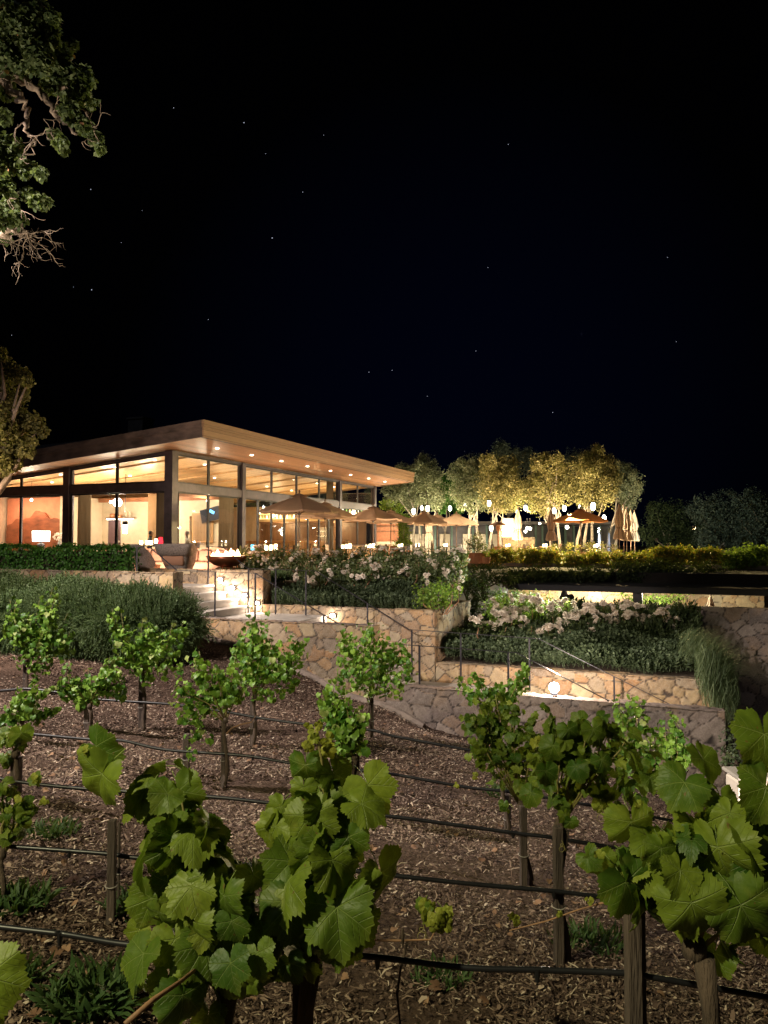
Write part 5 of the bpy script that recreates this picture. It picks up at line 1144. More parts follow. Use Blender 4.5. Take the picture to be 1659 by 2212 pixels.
for k, (x, w, h) in enumerate([(-.6, .3, .22), (-.15, .4, .16), (.35, .16, .34), (.58, .14, .30)]):
    t2 = inside('basket', ['round basket at the left on the lit shelf', 'wide low basket on the lit shelf', 'tall pale jar on the lit shelf', 'shorter pale jar at the right on the lit shelf'][k], 'basket', -8.7 + x, 6.85, 1.29); mb = MB(); mb.lathe([(0, 0), (w * .4, 0), (w * .5, h * .5), (w * .42, h), (w * .36, h), (w * .4, h * .4), (0, .03)], n=12); lpart('body', mb, M_TERRA if k < 2 else M_WHITEWALL, t2, True)
t = inside('television', 'black television with a small blue picture beside the wood panel', 'television', -2.9, 6.7, 1.0)
Mx = Matrix.Rotation(R(-12), 3, 'Y'); mb = MB(); mb.rbox((0, 0, .36), (1.15, .06, .68), .01, M=Mx); lpart('frame', mb, M_FRAME, t); mb = MB(); mb.rbox((0, -.034, .36), (1.08, .006, .61), .002, M=Mx); lpart('screen', mb, pmat('tv_glass', (.03, .035, .05), .1, 0, .1, 2), t)
mb = MB(); mb.rbox((.12, -.040, .5), (.3, .004, .14), .001, M=Matrix.Rotation(R(25), 3, 'Y')); lpart('picture', mb, emat('tv_blue', (.1, .45, 1), 3), t)
t = inside('wood_panel', 'framed wooden panel on the white wall behind the television', 'panel', -3.5, 6.9, -.9)
mb = MB(); mb.rbox((0, 0, 1.6), (1.3, .06, 1.5), .01); lpart('frame', mb, pmat('oak_frame', (.42, .24, .1), .5, 0, .2, 3), t); mb = MB(); mb.rbox((0, -.035, 1.6), (1.1, .02, 1.3), .01); lpart('boards', mb, plank_mat('panel_oak', (.3, .18, .09), 0, .1), t)
# mural wall
t = inside('wall_relief', 'rust brown wood relief with a wavy top edge on the red wall at the left', 'artwork', -12.2, 4.4, FLOOR + .1)
mb = MB(); tops = [2.15 + .28 * math.sin(x * 1.3 + 1) + .12 * math.sin(x * 3.7) + .05 * math.sin(x * 9) for x in np.linspace(-2, 2, 41)]
F_ = [[Lv(x, -.06, 0), Lv(x, -.06, z * .5), Lv(x, -.06, z), Lv(x, .06, z)] for x, z in zip(np.linspace(-1.95, 1.75, 41), tops)]; mb.grid(F_); lpart('panel', mb, pmat('rust_wood', (.24, .085, .04), .6, 0, .5, 1.2, .5, 6, streak=(1, 1, 3)), t)
lp = light('picture_light', 'AREA', tuple(Bp(-12.2, 3.4, 2.0)), 55, (1, .6, .38), target=tuple(Bp(-12.2, 4.6, .3)), sx=3, sy=.2)
for k, (s_, t_) in enumerate([(-7.2, 4.4), (-2.0, 5.2), (-5.6, 5.4), (-9.4, 1.6)]):  # lamps added to brighten the rooms
    q = inside('ceiling_lamp', ['added fill lamp under the inner beam before the plum door', 'added fill lamp near the television', 'added fill lamp before the white inner wall', 'added fill lamp left in the wide side window'][k], 'lamp', s_, t_, 1.98, 'added fill lamps inside')
    mb = MB(); mb.lathe([(0, -.07), (.05, -.05), (.06, 0), (.03, .06)], n=10); lpart('globe', mb, M_LAMPW, q, True); mb = MB(); mb.tube([Lv(0, 0, .06), Lv(0, 0, .9)], .008, 5); lpart('cord', mb, M_FRAME, q); lamp_pt(q, (0, 0, -.2), 110, (1, .88, .62), .06)
t = inside('side_table', 'long wooden sideboard behind the drum lamp at the left window', 'table', -8.3, 2.2, FLOOR + .035)
mb = MB(); mb.rbox((0, 0, .72), (3.2, .6, .06), .01); lpart('top', mb, M_WOODPOLE, t); mb = MB(); mb.rbox((0, .0, .35), (3.0, .5, .68), .01); lpart('cabinet', mb, plank_mat('sideboard_oak', (.4, .25, .12), 0, .5), t)
t = inside('table_lamp', 'white drum table lamp glowing in the left window', 'lamp', -8.05, .95, FLOOR + .035)
mb = MB(); mb.lathe([(0, 0), (.16, 0), (.16, .9), (.05, .95), (.05, 1.05)], n=16); lpart('base', mb, M_FRAME, t, False); mb = MB(); mb.lathe([(.36, 1.02), (.38, 1.5)], n=24); lpart('lamp_shade', mb, emat('drum_glow', (1, .9, .72), 5), t, True); lamp_pt(t, (0, 0, 1.7), 14)
t = inside('flower_vase', 'vase with white and yellow flowers above the drum lamp', 'vase', -8.1, 2.1, -.26)
mb = MB(); mb.lathe([(0, 0), (.09, 0), (.12, .12), (.07, .28), (.09, .32)], n=12); lpart('vase', mb, M_CONC, t, True)
me = leaves_mesh('flowers', FAR_LEAVES, rnd_dirs(90) * .2 * np.array([1.6, 1, .8]) + np.array([0, 0, .5]), rnd_dirs(90), rnd_dirs(90), rng.uniform(.05, .1, 90)); link_mesh('flowers', me, M_PETAL, t, shift=False)
# back bar at the far end
t = inside('back_bar', 'glowing back bar with bottle shelves at the far end of the restaurant', 'bar', -4.6, T1 - .75, FLOOR + .035)
mb = MB(); mb.rbox((0, .1, 2.35), (8.2, .5, .12), .01); mb.rbox((0, .3, 1.2), (8.2, .06, 2.3), .01); lpart('cabinet', mb, M_WOODPOLE, t)
for k, z in enumerate((2.62, 2.95)):
    mb = MB(); mb.rbox((0, 0, z), (8.2, .36, .03), .005); lpart('shelf', mb, emat('amber_shelf_glow', (1, .55, .16), 2.6), t)  # boards glow by themselves in place of shelf backlighting
mb = MB(); mb.rbox((0, -2.0, .55), (7.6, .6, 1.05), .02); lpart('counter', mb, plank_mat('bar_oak', (.45, .25, .1), 0, .2), t)
lamp_pt(t, (-2, -.8, 2.2), 80, (1, .72, .36)); lamp_pt(t, (2, -.8, 2.2), 80, (1, .72, .36))
BOT = MB().lathe([(0, 0), (.05, 0), (.05, .18), (.018, .24), (.018, .31), (0, .31)], n=8).mesh('bottle', True)
bm_ = [glass_mat('g', (1, .6, .2)), emat('amber_bottle_glow', (1, .62, .2), 2.2), emat('green_bottle_glow', (.55, .8, .2), .9), emat('pale_bottle_glow', (1, .88, .6), 3.0)][1:]  # bottles emit on their own, imitating glass lit from behind
nb = 0
for row, z in enumerate((2.64, 2.97)):
    for k in range(30):
        me = BOT if nb >= 3 else BOT.copy()
        if nb < 3: me.materials.clear(); me.materials.append(bm_[nb]); bm_[nb] = me
        me = bm_[random.randrange(3)] if nb >= 3 else bm_[nb]
        p = Bp(-4.6 - 3.9 + k * .268 + random.uniform(-.04, .04), T1 - .78, FLOOR + .035 + z)
        o = bpy.data.objects.new('bottle', me); COL.objects.link(o); o.location = p; s = random.uniform(.75, 1.0); o.scale = (s, s, s)
        tagp(o, 'small glowing bottle on the amber shelves of the back bar', 'bottle', 'bottles on the back bar shelves'); nb += 1
t = inside('display_screen', 'small cyan display screen glowing low behind the front windows', 'screen', -3.6, 12.0, -.55)
mb = MB(); mb.rbox((0, 0, .22), (.5, .04, .36), .01, .4); mb.tube([Lv(0, 0, 0), Lv(0, 0, .1)], .03, 6); lpart('frame', mb, M_FRAME, t); mb = MB(); mb.rbox((.008, -.024, .22), (.44, .008, .3), .003, .4); lpart('picture', mb, emat('cyan_screen', (.1, .7, 1), 2.6), t)
# dining tables inside with seated guests
TABLE = None
def table(label, p, rot=0, r=.42, h=.75, grp=None, candle=True, m=None):
    t = thing('table', label, 'table', p, rot, grp); mb = MB(); mb.lathe([(0, h - .03), (r, h - .03), (r, h), (0, h)], n=20); lpart('tabletop', mb, m or M_WOODPOLE, t)
    mb = MB(); mb.lathe([(0, 0), (.24, 0), (.22, .03), (.035, .05), (.035, h - .03)], n=12); lpart('pedestal', mb, M_RAIL, t); return t
def chair_proto(label, p, rot, grp):
    t = thing('chair', label, 'chair', p, rot, grp)
    mb = MB(); mb.rbox((0, 0, .45), (.44, .44, .06), .02); lpart('seat', mb, M_PEACH, t)
    mb = MB(); mb.grid([[Lv(x, .22 + .04 * (1 - (x / .2) ** 2) + .06 * k, .5 + k * .42) for k in (0, .5, 1)] for x in np.linspace(-.21, .21, 7)]); mb.grid([[Lv(x, .25 + .04 * (1 - (x / .2) ** 2) + .06 * k, .5 + k * .42) for k in (1, .5, 0)] for x in np.linspace(-.21, .21, 7)]); lpart('backrest', mb, M_WOODPOLE, t)
    for sx in (-.19, .19):
        for sy in (-.19, .19):
            mb = MB(); mb.tube([Lv(sx, sy, .43), Lv(sx * 1.12, sy * 1.12, 0)], [.018, .013], 6); lpart('leg', mb, M_WOODPOLE, t)
    return t
def person(label, p, rot, skin, top, hair, h=1.0, arms=((.30, -.32, .78), (-.28, -.30, .80))):
    """seated figure; local -y is the way it faces; seat at z .46"""
    t = thing('person', label, 'person', p, rot)
    J = [(0, .02, .52), (0, .03, .72), (0, .02, .95), (0, .01, 1.12), (0, -.01, 1.20), (0, -.02, 1.33),
         (.17, .02, 1.07), (.24, -.08, .84), (arms[0][0] * .7, arms[0][1], arms[0][2]), (-.17, .02, 1.07), (-.24, -.08, .84), (arms[1][0] * .7, arms[1][1], arms[1][2]),
         (.10, -.02, .52), (.12, -.42, .55), (.12, -.44, .10), (-.10, -.02, .52), (-.12, -.42, .55), (-.12, -.44, .10), (.12, -.56, .05), (-.12, -.56, .05)]
    E = [(0, 1), (1, 2), (2, 3), (3, 4), (4, 5), (3, 6), (6, 7), (7, 8), (3, 9), (9, 10), (10, 11), (0, 12), (12, 13), (13, 14), (0, 15), (15, 16), (16, 17), (14, 18), (17, 19)]
    rad = [.15, .14, .15, .09, .055, .10, .065, .045, .032, .065, .045, .032, .10, .075, .045, .10, .075, .045, .04, .04]
    me = bpy.data.meshes.new('body'); me.from_pydata([Vector(j) for j in J], E, []); o = bpy.data.objects.new('body', me); COL.objects.link(o); o.parent = t; me.materials.append(top)
    md = o.modifiers.new('Skin', 'SKIN'); o.modifiers.new('Sub', 'SUBSURF').render_levels = 1
    for v, r in zip(me.skin_vertices[0].data, rad): v.radius = (r, r * (.8 if r > .12 else 1))
    me.skin_vertices[0].data[0].use_root = True
    mb = MB(); mb.lathe([(0, -.135), (.045, -.12), (.068, -.06), (.078, .0), (.077, .06), (.055, .11), (0, .13)], (0, -.025, 1.36), 16); mb.lathe([(0, -.02), (.013, -.01), (.008, .02), (0, .03)], (0, -.108, 1.355), 8)
    for s in (-1, 1): mb.lathe([(0, -.03), (.014, 0), (0, .03)], (s * .08, -.015, 1.36), 6)
    lpart('head', mb, skin, t, True)
    mb = MB(); mb.lathe([(.084, -.03), (.09, .04), (.07, .11), (0, .145)], (0, -.008, 1.365), 16); lpart('hair', mb, hair, t, True)
    return t
SK = pmat('skin', (.55, .33, .24), .6, 0, .05); HD = pmat('dark_hair', (.02, .015, .012), .7, 0, .1); HG = pmat('grey_hair', (.35, .32, .3), .7, 0, .1)
cgr = 'wooden dining chairs inside the front window'
p = Bp(-2.2, 2.6, FLOOR + .035); table('round dining table between the two seated guests', p)
chair_proto('dining chair under the dark-haired guest', Bp(-2.9, 2.2, FLOOR + .035), -TH + R(120), cgr); chair_proto('dining chair under the grey-haired guest', Bp(-1.5, 3.0, FLOOR + .035), -TH - R(60), cgr)
person('seated person with dark hair seen from behind in the front window', Bp(-2.9, 2.2, FLOOR + .035), -TH + R(120), SK, pmat('dark_shirt', (.04, .05, .05), .8), HD)
person('seated person with grey hair and a light top facing left in the front window', Bp(-1.5, 3.0, FLOOR + .035), -TH - R(60), SK, pmat('light_shirt', (.5, .45, .4), .8), HG)

# ------------------------------------------------------------------ terrace: lounge corner
def lounge_chair(label, p, rot, inner=M_WICKER, grp='woven lounge chairs around the fire bowl'):
    t = thing('lounge_chair', label, 'armchair', p, rot, grp)       # back of the chair towards -y
    def shell(off, zlo=.16, zhi=1.0):
        P = []
        for i in range(29):
            a = R(-118 + 236 * i / 28); k = abs(a) / R(118); top = .98 - (.5 * ((k - .52) / .48) ** 1.3 if k > .52 else 0); row = []
            for j in range(9):
                z = .14 + (top - .14) * j / 8; q = max(0, (z - .34) / .64); sq = 1 / max(abs(math.cos(a)), abs(math.sin(a))) ** .55; r = (.25 + .05 * min(1, z / .34) + .22 * q ** .9 + (.035 if q > .66 else 0)) * sq - off
                row.append(Lv(math.sin(a) * r * 1.08, -math.cos(a) * r, z))
            P.append(row)
        return P
    A = shell(0); B = shell(.045)
    mb = MB(); mb.grid(A); 
    mb.grid([[B[i][j] for j in range(8, -1, -1)] for i in range(29)]); mb.grid([[A[i][8], B[i][8]] for i in range(29)]); mb.grid([[B[0][j], A[0][j]] for j in range(9)]); mb.grid([[A[28][j], B[28][j]] for j in range(9)]); mb.grid([[B[i][0], A[i][0]] for i in range(29)])
    lpart('shell', mb, inner, t, True)
    H = [[Lv(math.sin(R(b_)) * r_ / max(abs(math.cos(R(b_))), abs(math.sin(R(b_)))) ** .55, -math.cos(R(b_)) * r_ / max(abs(math.cos(R(b_))), abs(math.sin(R(b_)))) ** .55, z_) for z_, r_ in ((.68, .46), (.70, .50), (.84, .545), (.985, .585), (1.0, .57), (.985, .53))] for b_ in range(-66, 67, 6)]
    mb = MB(); mb.grid(H); lpart('headrest', mb, M_WICKER, t, True)
    mb = MB(); mb.lathe([(0, .14), (.26, .16), (.32, .3), (.34, .42), (0, .44)], (0, 0.02, 0), 20); lpart('seat_cushion', mb, M_PEACH, t, True)
    mb = MB(); mb.rbox((0, -.34, .62), (.6, .14, .42), .05, M=Matrix.Rotation(R(14), 3, 'X')); lpart('back_cushion', mb, M_PEACH, t, True)
    for s in (-1, 1):
        mb = MB(); mb.tube([Lv(s * .22, -.34, .0), Lv(s * .26, -.1, .2), Lv(s * .28, .35, .01)], .018, 6); lpart('leg', mb, M_STEEL, t, True)
    return t
lounge_chair('woven lounge chair with its high back to the viewer, beside the steps', Vector((at(388, 1240, 19.9).x, 19.9, FLOOR)), R(-12)).scale = (1.0, 1.0, 1.0)
lounge_chair('woven lounge chair turned sideways with its peach lining showing, farther left', Vector((at(318, 1240, 20.6).x, 20.6, FLOOR)), R(-66)).scale = (1.0, 1.0, .98)
def sofa(label, p, rot, w):
    t = thing('outdoor_sofa', label, 'sofa', p, rot)
    mb = MB(); mb.rbox((0, 0, .26), (w, .8, .3), .05); lpart('seat', mb, M_PEACH, t)
    mb = MB(); mb.grid([[Lv(x, .36 + .10 * math.cos(x * 2.2 / w) * 0 - .16 * (2 * x / w) ** 2 + .03 * z, .35 + z * (1 + .05 * math.sin(x * 7))) for z in (0, .2, .4, .5)] for x in np.linspace(-w / 2, w / 2, 15)])
    mb.grid([[Lv(x, .44 - .16 * (2 * x / w) ** 2 + .05 * z, .35 + z * (1 + .05 * math.sin(x * 7))) for z in (.5, .4, .2, 0)] for x in np.linspace(-w / 2, w / 2, 15)]); lpart('backrest', mb, M_PEACH, t, True)
    for k in (-1, 0, 1):
        mb = MB(); mb.rbox((k * w * .3, .24, .58), (w * .27, .16, .4), .05, M=Matrix.Rotation(R(-12), 3, 'X')); lpart('cushion', mb, M_PEACH, t, True)
    for sx in (-1, 1):
        for sy in (-1, 1): mb = MB(); mb.tube([Lv(sx * w * .45, sy * .34, .12), Lv(sx * w * .45, sy * .34, 0)], .02, 6); lpart('leg', mb, M_STEEL, t)
    return t
sofa('peach cushioned outdoor sofa behind the two lounge chairs, left of the flames', Vector((at(436, 1200, 23.6).x, 23.6, FLOOR)), R(-10), 1.5)
sofa('peach cushioned outdoor sofa half hidden behind the left lounge chair', Vector((at(340, 1200, 23.9).x, 23.9, FLOOR)), R(18), 1.4)
pf = Vector((at(491, 1200, 20.5).x, 20.5, FLOOR))
t = thing('fire_bowl', 'wide copper fire bowl with flames at the head of the steps', 'fire pit', pf)
mb = MB(); mb.lathe([(.30, 0), (.30, .34), (.18, .36), (.35, .40), (.52, .52), (.58, .66), (.55, .66), (.48, .56), (.3, .48), (0, .46)], n=28); lpart('bowl', mb, pmat('copper_bowl', (.30, .10, .045), .4, .6, .3, 4), t, True)
for k in range(13):
    a = k * 2.4; r = .04 + .026 * k; h = random.uniform(.14, .3); mb = MB(); mb.lathe([(0, 0), (.08, .02), (.095, h * .35), (.05, h * .75), (0, h * 1.1)], (r * math.cos(a) * 1.15, r * math.sin(a), .56), 7); lpart('flame', mb, M_FLAME, t, True)
lamp_pt(t, (0, -.1, 1.1), 75, (1, .5, .28), .15)
def spiky(label, px, Y, n, h, z=FLOOR, cat='spiky plant', m=None):
    p = at(px, 1180, Y); p.z = z; a = rng.uniform(0, 6.28, n); e = rng.uniform(.15, 1.3, n)
    d = np.stack([np.cos(a) * np.cos(e), np.sin(a) * np.cos(e), np.sin(e)], 1); v, f, _ = scatter(BLADE[0] * np.array([.5, 1, 1]), BLADE[1], np.tile([0, 0, .0], (n, 1)).astype(float), np.stack([np.stack([-np.sin(a), np.cos(a), 0 * a], 1), np.cross(d, np.stack([-np.sin(a), np.cos(a), 0 * a], 1)), d], 2), h * rng.uniform(.7, 1.1, n))
    t = thing('spiky_plant', label, cat, p); me = np_mesh('leaves', v, f); link_mesh('leaves', me, m or M_GRASS, t, shift=False).location = (0, 0, .45)
    mb = MB(); mb.lathe([(0, 0), (.16, 0), (.22, .44), (.19, .44), (.15, .4), (0, .4)], n=14); lpart('pot', mb, M_TERRA, t, True)
spiky('spiky leaved plant right of the flames', 521, 21.8, 90, .62, FLOOR + .12); spiky('spiky plant at the foot of the corner column', 396, 24.5, 90, .62, FLOOR + .1); spiky('small spiky plant at the left edge above the hedge', 8, 24, 50, .5, FLOOR + .1)
def red_lamp(label, px, py, Y, w, h, rot=0):
    p = at(px, py, Y); t = thing('red_candle_glass', label, 'candle holder', p); mb = MB()
    if rot: mb.tube([Lv(-w, 0, .03), Lv(w, 0, -.05)], .03, 6)
    else: mb.lathe([(0, -h), (w * .8, -h * .9), (w, 0), (w * .7, h), (0, h)], n=10)
    lpart('glass', mb, M_RED, t, True); return t
red_lamp('glowing red glass lantern at the foot of the corner column', 347, 1171, 27.5, .09, .18)
# ------------------------------------------------------------------ umbrellas
def umbrella_proto(m):
    t = thing('parasol', 'x', 'umbrella', (0, 0, 0)); r = 1.5; zr = 2.22; zp = 2.82
    def ring(q): return zr + (zp - zr) * (1 - q) ** .9
    for part_, (q0, q1, dz, k) in {'canopy': (.0, 1.0, 0, 8), 'vent': (.0, .24, .07, 8)}.items():
        mb = MB(); P = []
        for i in range(k * 4 + 1):
            a = 2 * math.pi * i / (k * 4); u = (i % 4) / 4; sag = math.cos(math.pi / 8) / math.cos((u - .5) * math.pi / 4); row = []
            for j in range(7):
                q = q0 + (q1 - q0) * j / 6; rr = r * q * (sag if True else 1); row.append(Lv(rr * math.cos(a), rr * math.sin(a), ring(q) + dz - .05 * q * math.sin(math.pi * u)))
            if part_ == 'canopy': row.append(Lv(row[-1].x * 1.002, row[-1].y * 1.002, row[-1].z - .07))
            P.append(row)
        mb.grid(P); lpart(part_, mb, m, t)
    mb = MB(); mb.tube([Lv(0, 0, 0.05), Lv(0, 0, 2.95)], .026, 8); lpart('pole', mb, M_WOODPOLE, t); mb = MB(); mb.lathe([(0, 2.9), (.05, 2.93), (.03, 3.0), (0, 3.02)], n=8); lpart('finial', mb, M_WOODPOLE, t, True)
    for k in range(8):
        a = 2 * math.pi * k / 8; c, s = math.cos(a), math.sin(a); mb = MB(); mb.tube([Lv(.03 * c, .03 * s, zp - .05), Lv(r * c * .99, r * s * .99, zr - .03)], .013, 5); mb.tube([Lv(.04 * c, .04 * s, 2.1), Lv(r * c * .5, r * s * .5, ring(.5) - .04)], .011, 5); lpart('rib', mb, M_WOODPOLE, t)
    mb = MB(); mb.lathe([(.06, 2.06), (.06, 2.14)], n=8); mb.lathe([(0, 0), (.34, 0), (.32, .05), (.05, .08), (.04, .3)], n=16); lpart('base', mb, M_DARKCONC, t)
    return t
um = umbrella_proto(M_FABRIC_T); uo = umbrella_proto(M_FABRIC_O)
ug = 'open tan parasols along the glass front'
USPEC = [(646, 28, 'nearest and largest open tan parasol, before the second front column', um), (702, 34, 'second open tan parasol, partly behind the nearest one', um), (806, 38, 'third open tan parasol, before the end of the building', um), (844, 43, 'fourth open tan parasol, overlapping the third from behind', um),
         (917, 45, 'fifth open tan parasol, its pole clear before the white wall', um), (945, 49.5, 'tan parasol between the fifth and the last in the row, mostly hidden', um), (986, 48, 'last open parasol of the row, beside the twisted lit olive trunk', um), (1255, 41, 'orange parasol standing alone between closed ones', uo)]
first = {}
for k, (px, Y, lab, src) in enumerate(USPEC):
    o = src if id(src) not in first else copy_tree(src); first[id(src)] = 1
    o.location = (at(px, 1170, Y).x, Y, FLOOR); o.rotation_euler.z = random.uniform(0, .7); tagp(o, lab, 'umbrella', ug)
    if src is uo: o['group'] = 'orange parasols'; del o['group']; o.scale = (1.03, 1.03, 1)
def closed_proto(m):
    t = thing('closed_parasol', 'x', 'umbrella', (0, 0, 0)); n = 32; P = []
    for i in range(n + 1):
        a = 2 * math.pi * i / n; pl = 1 + .22 * (1 if i % 4 < 2 else -1); row = []
        for (z, r) in [(2.9, .02), (2.75, .07), (2.4, .15), (2.0, .20), (1.7, .15), (1.62, .14), (1.4, .22), (1.15, .26), (1.05, .25)]:
            rr = r * (1 + (pl - 1) * min(1, (2.95 - z) * 1.2)); row.append(Lv(rr * math.cos(a), rr * math.sin(a), z + (.05 * (i % 4 < 2) if z < 1.1 else 0)))
        P.append(row)
    mb = MB(); mb.grid(P); lpart('canopy', mb, m, t); mb = MB(); mb.lathe([(.155, 1.62), (.165, 1.66), (.155, 1.70)], n=14); lpart('tie', mb, M_WOODPOLE, t)
    mb = MB(); mb.tube([Lv(0, 0, 0), Lv(0, 0, 3.0)], .026, 8); lpart('pole', mb, M_WOODPOLE, t); mb = MB(); mb.lathe([(0, 0), (.32, 0), (.3, .05), (.05, .08), (.04, .3)], n=14); lpart('base', mb, M_DARKCONC, t); return t
cp = closed_proto(M_FABRIC_C)
for k, (px, Y, dz, sc, lab) in enumerate([(1338, 41.5, 0, 1.12, 'frontmost closed parasol of the cluster at the right'), (1348, 43.5, 0, 1.1, 'second closed parasol of the cluster at the right'), (1354, 43, 0, 1.06, 'third closed parasol of the cluster at the right'), (1363, 45.5, 0, 1.05, 'fourth closed parasol of the cluster at the right'), (1371, 47, 0, 1.04, 'rearmost closed parasol of the cluster, farthest right'),
        (1191, 43, 0, 1.05, 'closed cream parasol just left of the orange open one'), (1119, 47, 0, 1.1, 'closed cream parasol before the glowing stone bar'), (926, 54, 0, 1.05, 'closed white parasol by the lit white wall')]):
    o = cp if k == 0 else copy_tree(cp); o.location = (at(px, 1170, Y).x, Y, FLOOR); o.scale = (sc, sc, sc * .98); o.rotation_euler.z = k * .7; tagp(o, lab, 'umbrella', 'closed cream parasols')
# tables, chairs, candles on the terrace
tt_ = table('x', (0, 0, 0), grp='round terrace tables'); ch_ = chair_proto('x', (0, 0, 0), 0, 'terrace dining chairs')
tabs = [(585, 26.5, 'beside the pole of the nearest parasol'), (748, 33, 'below the second parasol'), (800, 36, 'under the third parasol'), (868, 42, 'left of the lime sapling'), (905, 47, 'before the lit white wall, left'), (965, 47, 'before the lit white wall, right'), (1100, 43, 'before the glowing stone bar'), (1180, 45, 'left of the orange parasol'), (1290, 40, 'right of the orange parasol pole')]
ci = 0
for k, (px, Y, wh) in enumerate(tabs):
    o = tt_ if k == 0 else copy_tree(tt_); p = Vector((at(px, 1170, Y).x, Y, FLOOR)); o.location = p; tagp(o, 'round wooden terrace table ' + wh, 'table', 'round terrace tables')
    for j, sd in enumerate((-1, 1)):
        c = ch_ if ci == 0 else copy_tree(ch_); ci += 1; c.location = p + Vector((sd * .62, .1, 0)); c.rotation_euler.z = -sd * R(90) + random.uniform(-.3, .3)
        tagp(c, ('left' if sd < 0 else 'right') + ' wooden chair at the terrace table ' + wh, 'chair', 'terrace dining chairs')
    for j in range(3 if k in (0, 1, 2) else 2):
        q = thing('candle', ('tall' if j == 0 else 'short' if j == 1 else 'middle') + ' glowing candle glass on the table ' + wh, 'candle', p + Vector(((j - 1) * .16, .05 * j, .75)), 0, 'candles on the terrace tables')
        mb = MB(); mb.lathe([(0, 0), (.055, 0), (.06, .12 + .03 * j), (.05, .15 + .03 * j)], n=10); lpart('glass', mb, M_CANDLE, q, True); 
        if j == 0: lamp_pt(q, (0, 0, .3), 16, (1, .7, .4), .05)
for j, (x, Y, lab) in enumerate([(318, 27.6, 'leftmost glowing candle behind the sideways lounge chair'), (326, 27.8, 'second candle in the row behind the lounge chairs'), (337, 27.4, 'tallest candle in the row behind the lounge chairs'), (305, 27.9, 'low candle at the edge of the clipped hedge')]):
    q = thing('candle', lab, 'candle', (at(x, 1170, Y).x, Y, -.12 + .06 * (j == 2)), 0, 'candles behind the lounge chairs'); mb = MB(); mb.lathe([(0, 0), (.055, 0), (.07, .1), (.05, .16)], n=10); lpart('glass', mb, M_CANDLE, q, True)
o = copy_tree(tt_); o.location = (at(322, 1170, 27.6).x, 27.65, FLOOR); o.scale = (1.3, 1.0, 1.23); tagp(o, 'high round table carrying candles behind the lounge chairs', 'table', 'round terrace tables')
for k, (s_, t_, lab) in enumerate([(-3.9, 1.5, 'dining table inside, under the small lantern pendant'), (-7.0, 2.6, 'dining table inside, before the plum door'), (-1.9, 8.2, 'dining table inside, behind the nearest parasol'), (-1.9, 11.0, 'dining table inside, near the cyan display'), (-1.9, 13.6, 'dining table inside, behind the second parasol')]):
    o = copy_tree(tt_); p = Bp(s_, t_, FLOOR + .035); o.location = p; tagp(o, lab, 'table', 'dining tables inside')
    for sd in (-1, 1):
        c = copy_tree(ch_); c.location = p + Vector((sd * .62, .1, 0)); c.rotation_euler.z = -sd * R(90) + random.uniform(-.3, .3); tagp(c, ('left' if sd < 0 else 'right') + ' chair at the ' + lab, 'chair', 'dining chairs inside')
# ------------------------------------------------------------------ lanterns in the trees
M_CAP = M_FRAME
def lantern_proto():
    t = thing('tree_lantern', 'x', 'lantern', (0, 0, 0)); mb = MB(); mb.lathe([(0, -.24), (.08, -.21), (.13, -.08), (.13, .08), (.08, .19), (0, .21)], n=12); lpart('globe', mb, M_LANT, t, True)
    mb = MB(); mb.lathe([(.10, .2), (.05, .27), (0, .28)], n=12); mb.tube([Lv(0, 0, .28), Lv(0, 0, .9)], .012, 5); lpart('cap', mb, M_CAP, t); lamp_pt(t, (0, 0, -.34), 170, (1, .84, .52), .14); return t
lt = lantern_proto()
for k, (x, y, Y, lab) in enumerate([(893.4, 1104, 46, 'leftmost glowing tree lantern, above the fifth parasol'), (911, 1097, 51, 'second tree lantern from the left, slightly dimmer'), (924, 1098, 46, 'third tree lantern from the left, very bright'), (972, 1098, 53, 'lone tree lantern above the last parasols of the row'), (1005, 1092, 52, 'tree lantern whose light catches the twisted olive trunk'),
        (1056.5, 1087, 46, 'highest tree lantern, hung before a pale trunk'), (1061, 1141, 48, 'low lantern hanging beside the olive trunk, under the others'), (1118, 1107, 51, 'tree lantern right above the closed parasol at the stone bar'), (1135, 1097, 49, 'tree lantern between the two closed parasols'), (1197, 1103, 46, 'tree lantern just above the closed parasol left of the orange one'), (1219, 1098, 46, 'tree lantern left of the tip of the orange parasol'),
        (1252, 1094, 52, 'small tree lantern above the tip of the orange parasol'), (1281, 1094, 44, 'biggest and brightest tree lantern, right of the orange parasol tip'), (1305, 1119, 43, 'rightmost tree lantern at the rim of the orange parasol')]):
    o = lt if k == 0 else copy_tree(lt); o.location = at(x, y, Y); s = {11: .5, 12: 1.05, 1: .65}.get(k, .82); o.scale = (s,) * 3; tagp(o, lab, 'lantern', 'lanterns hung in the olive trees')
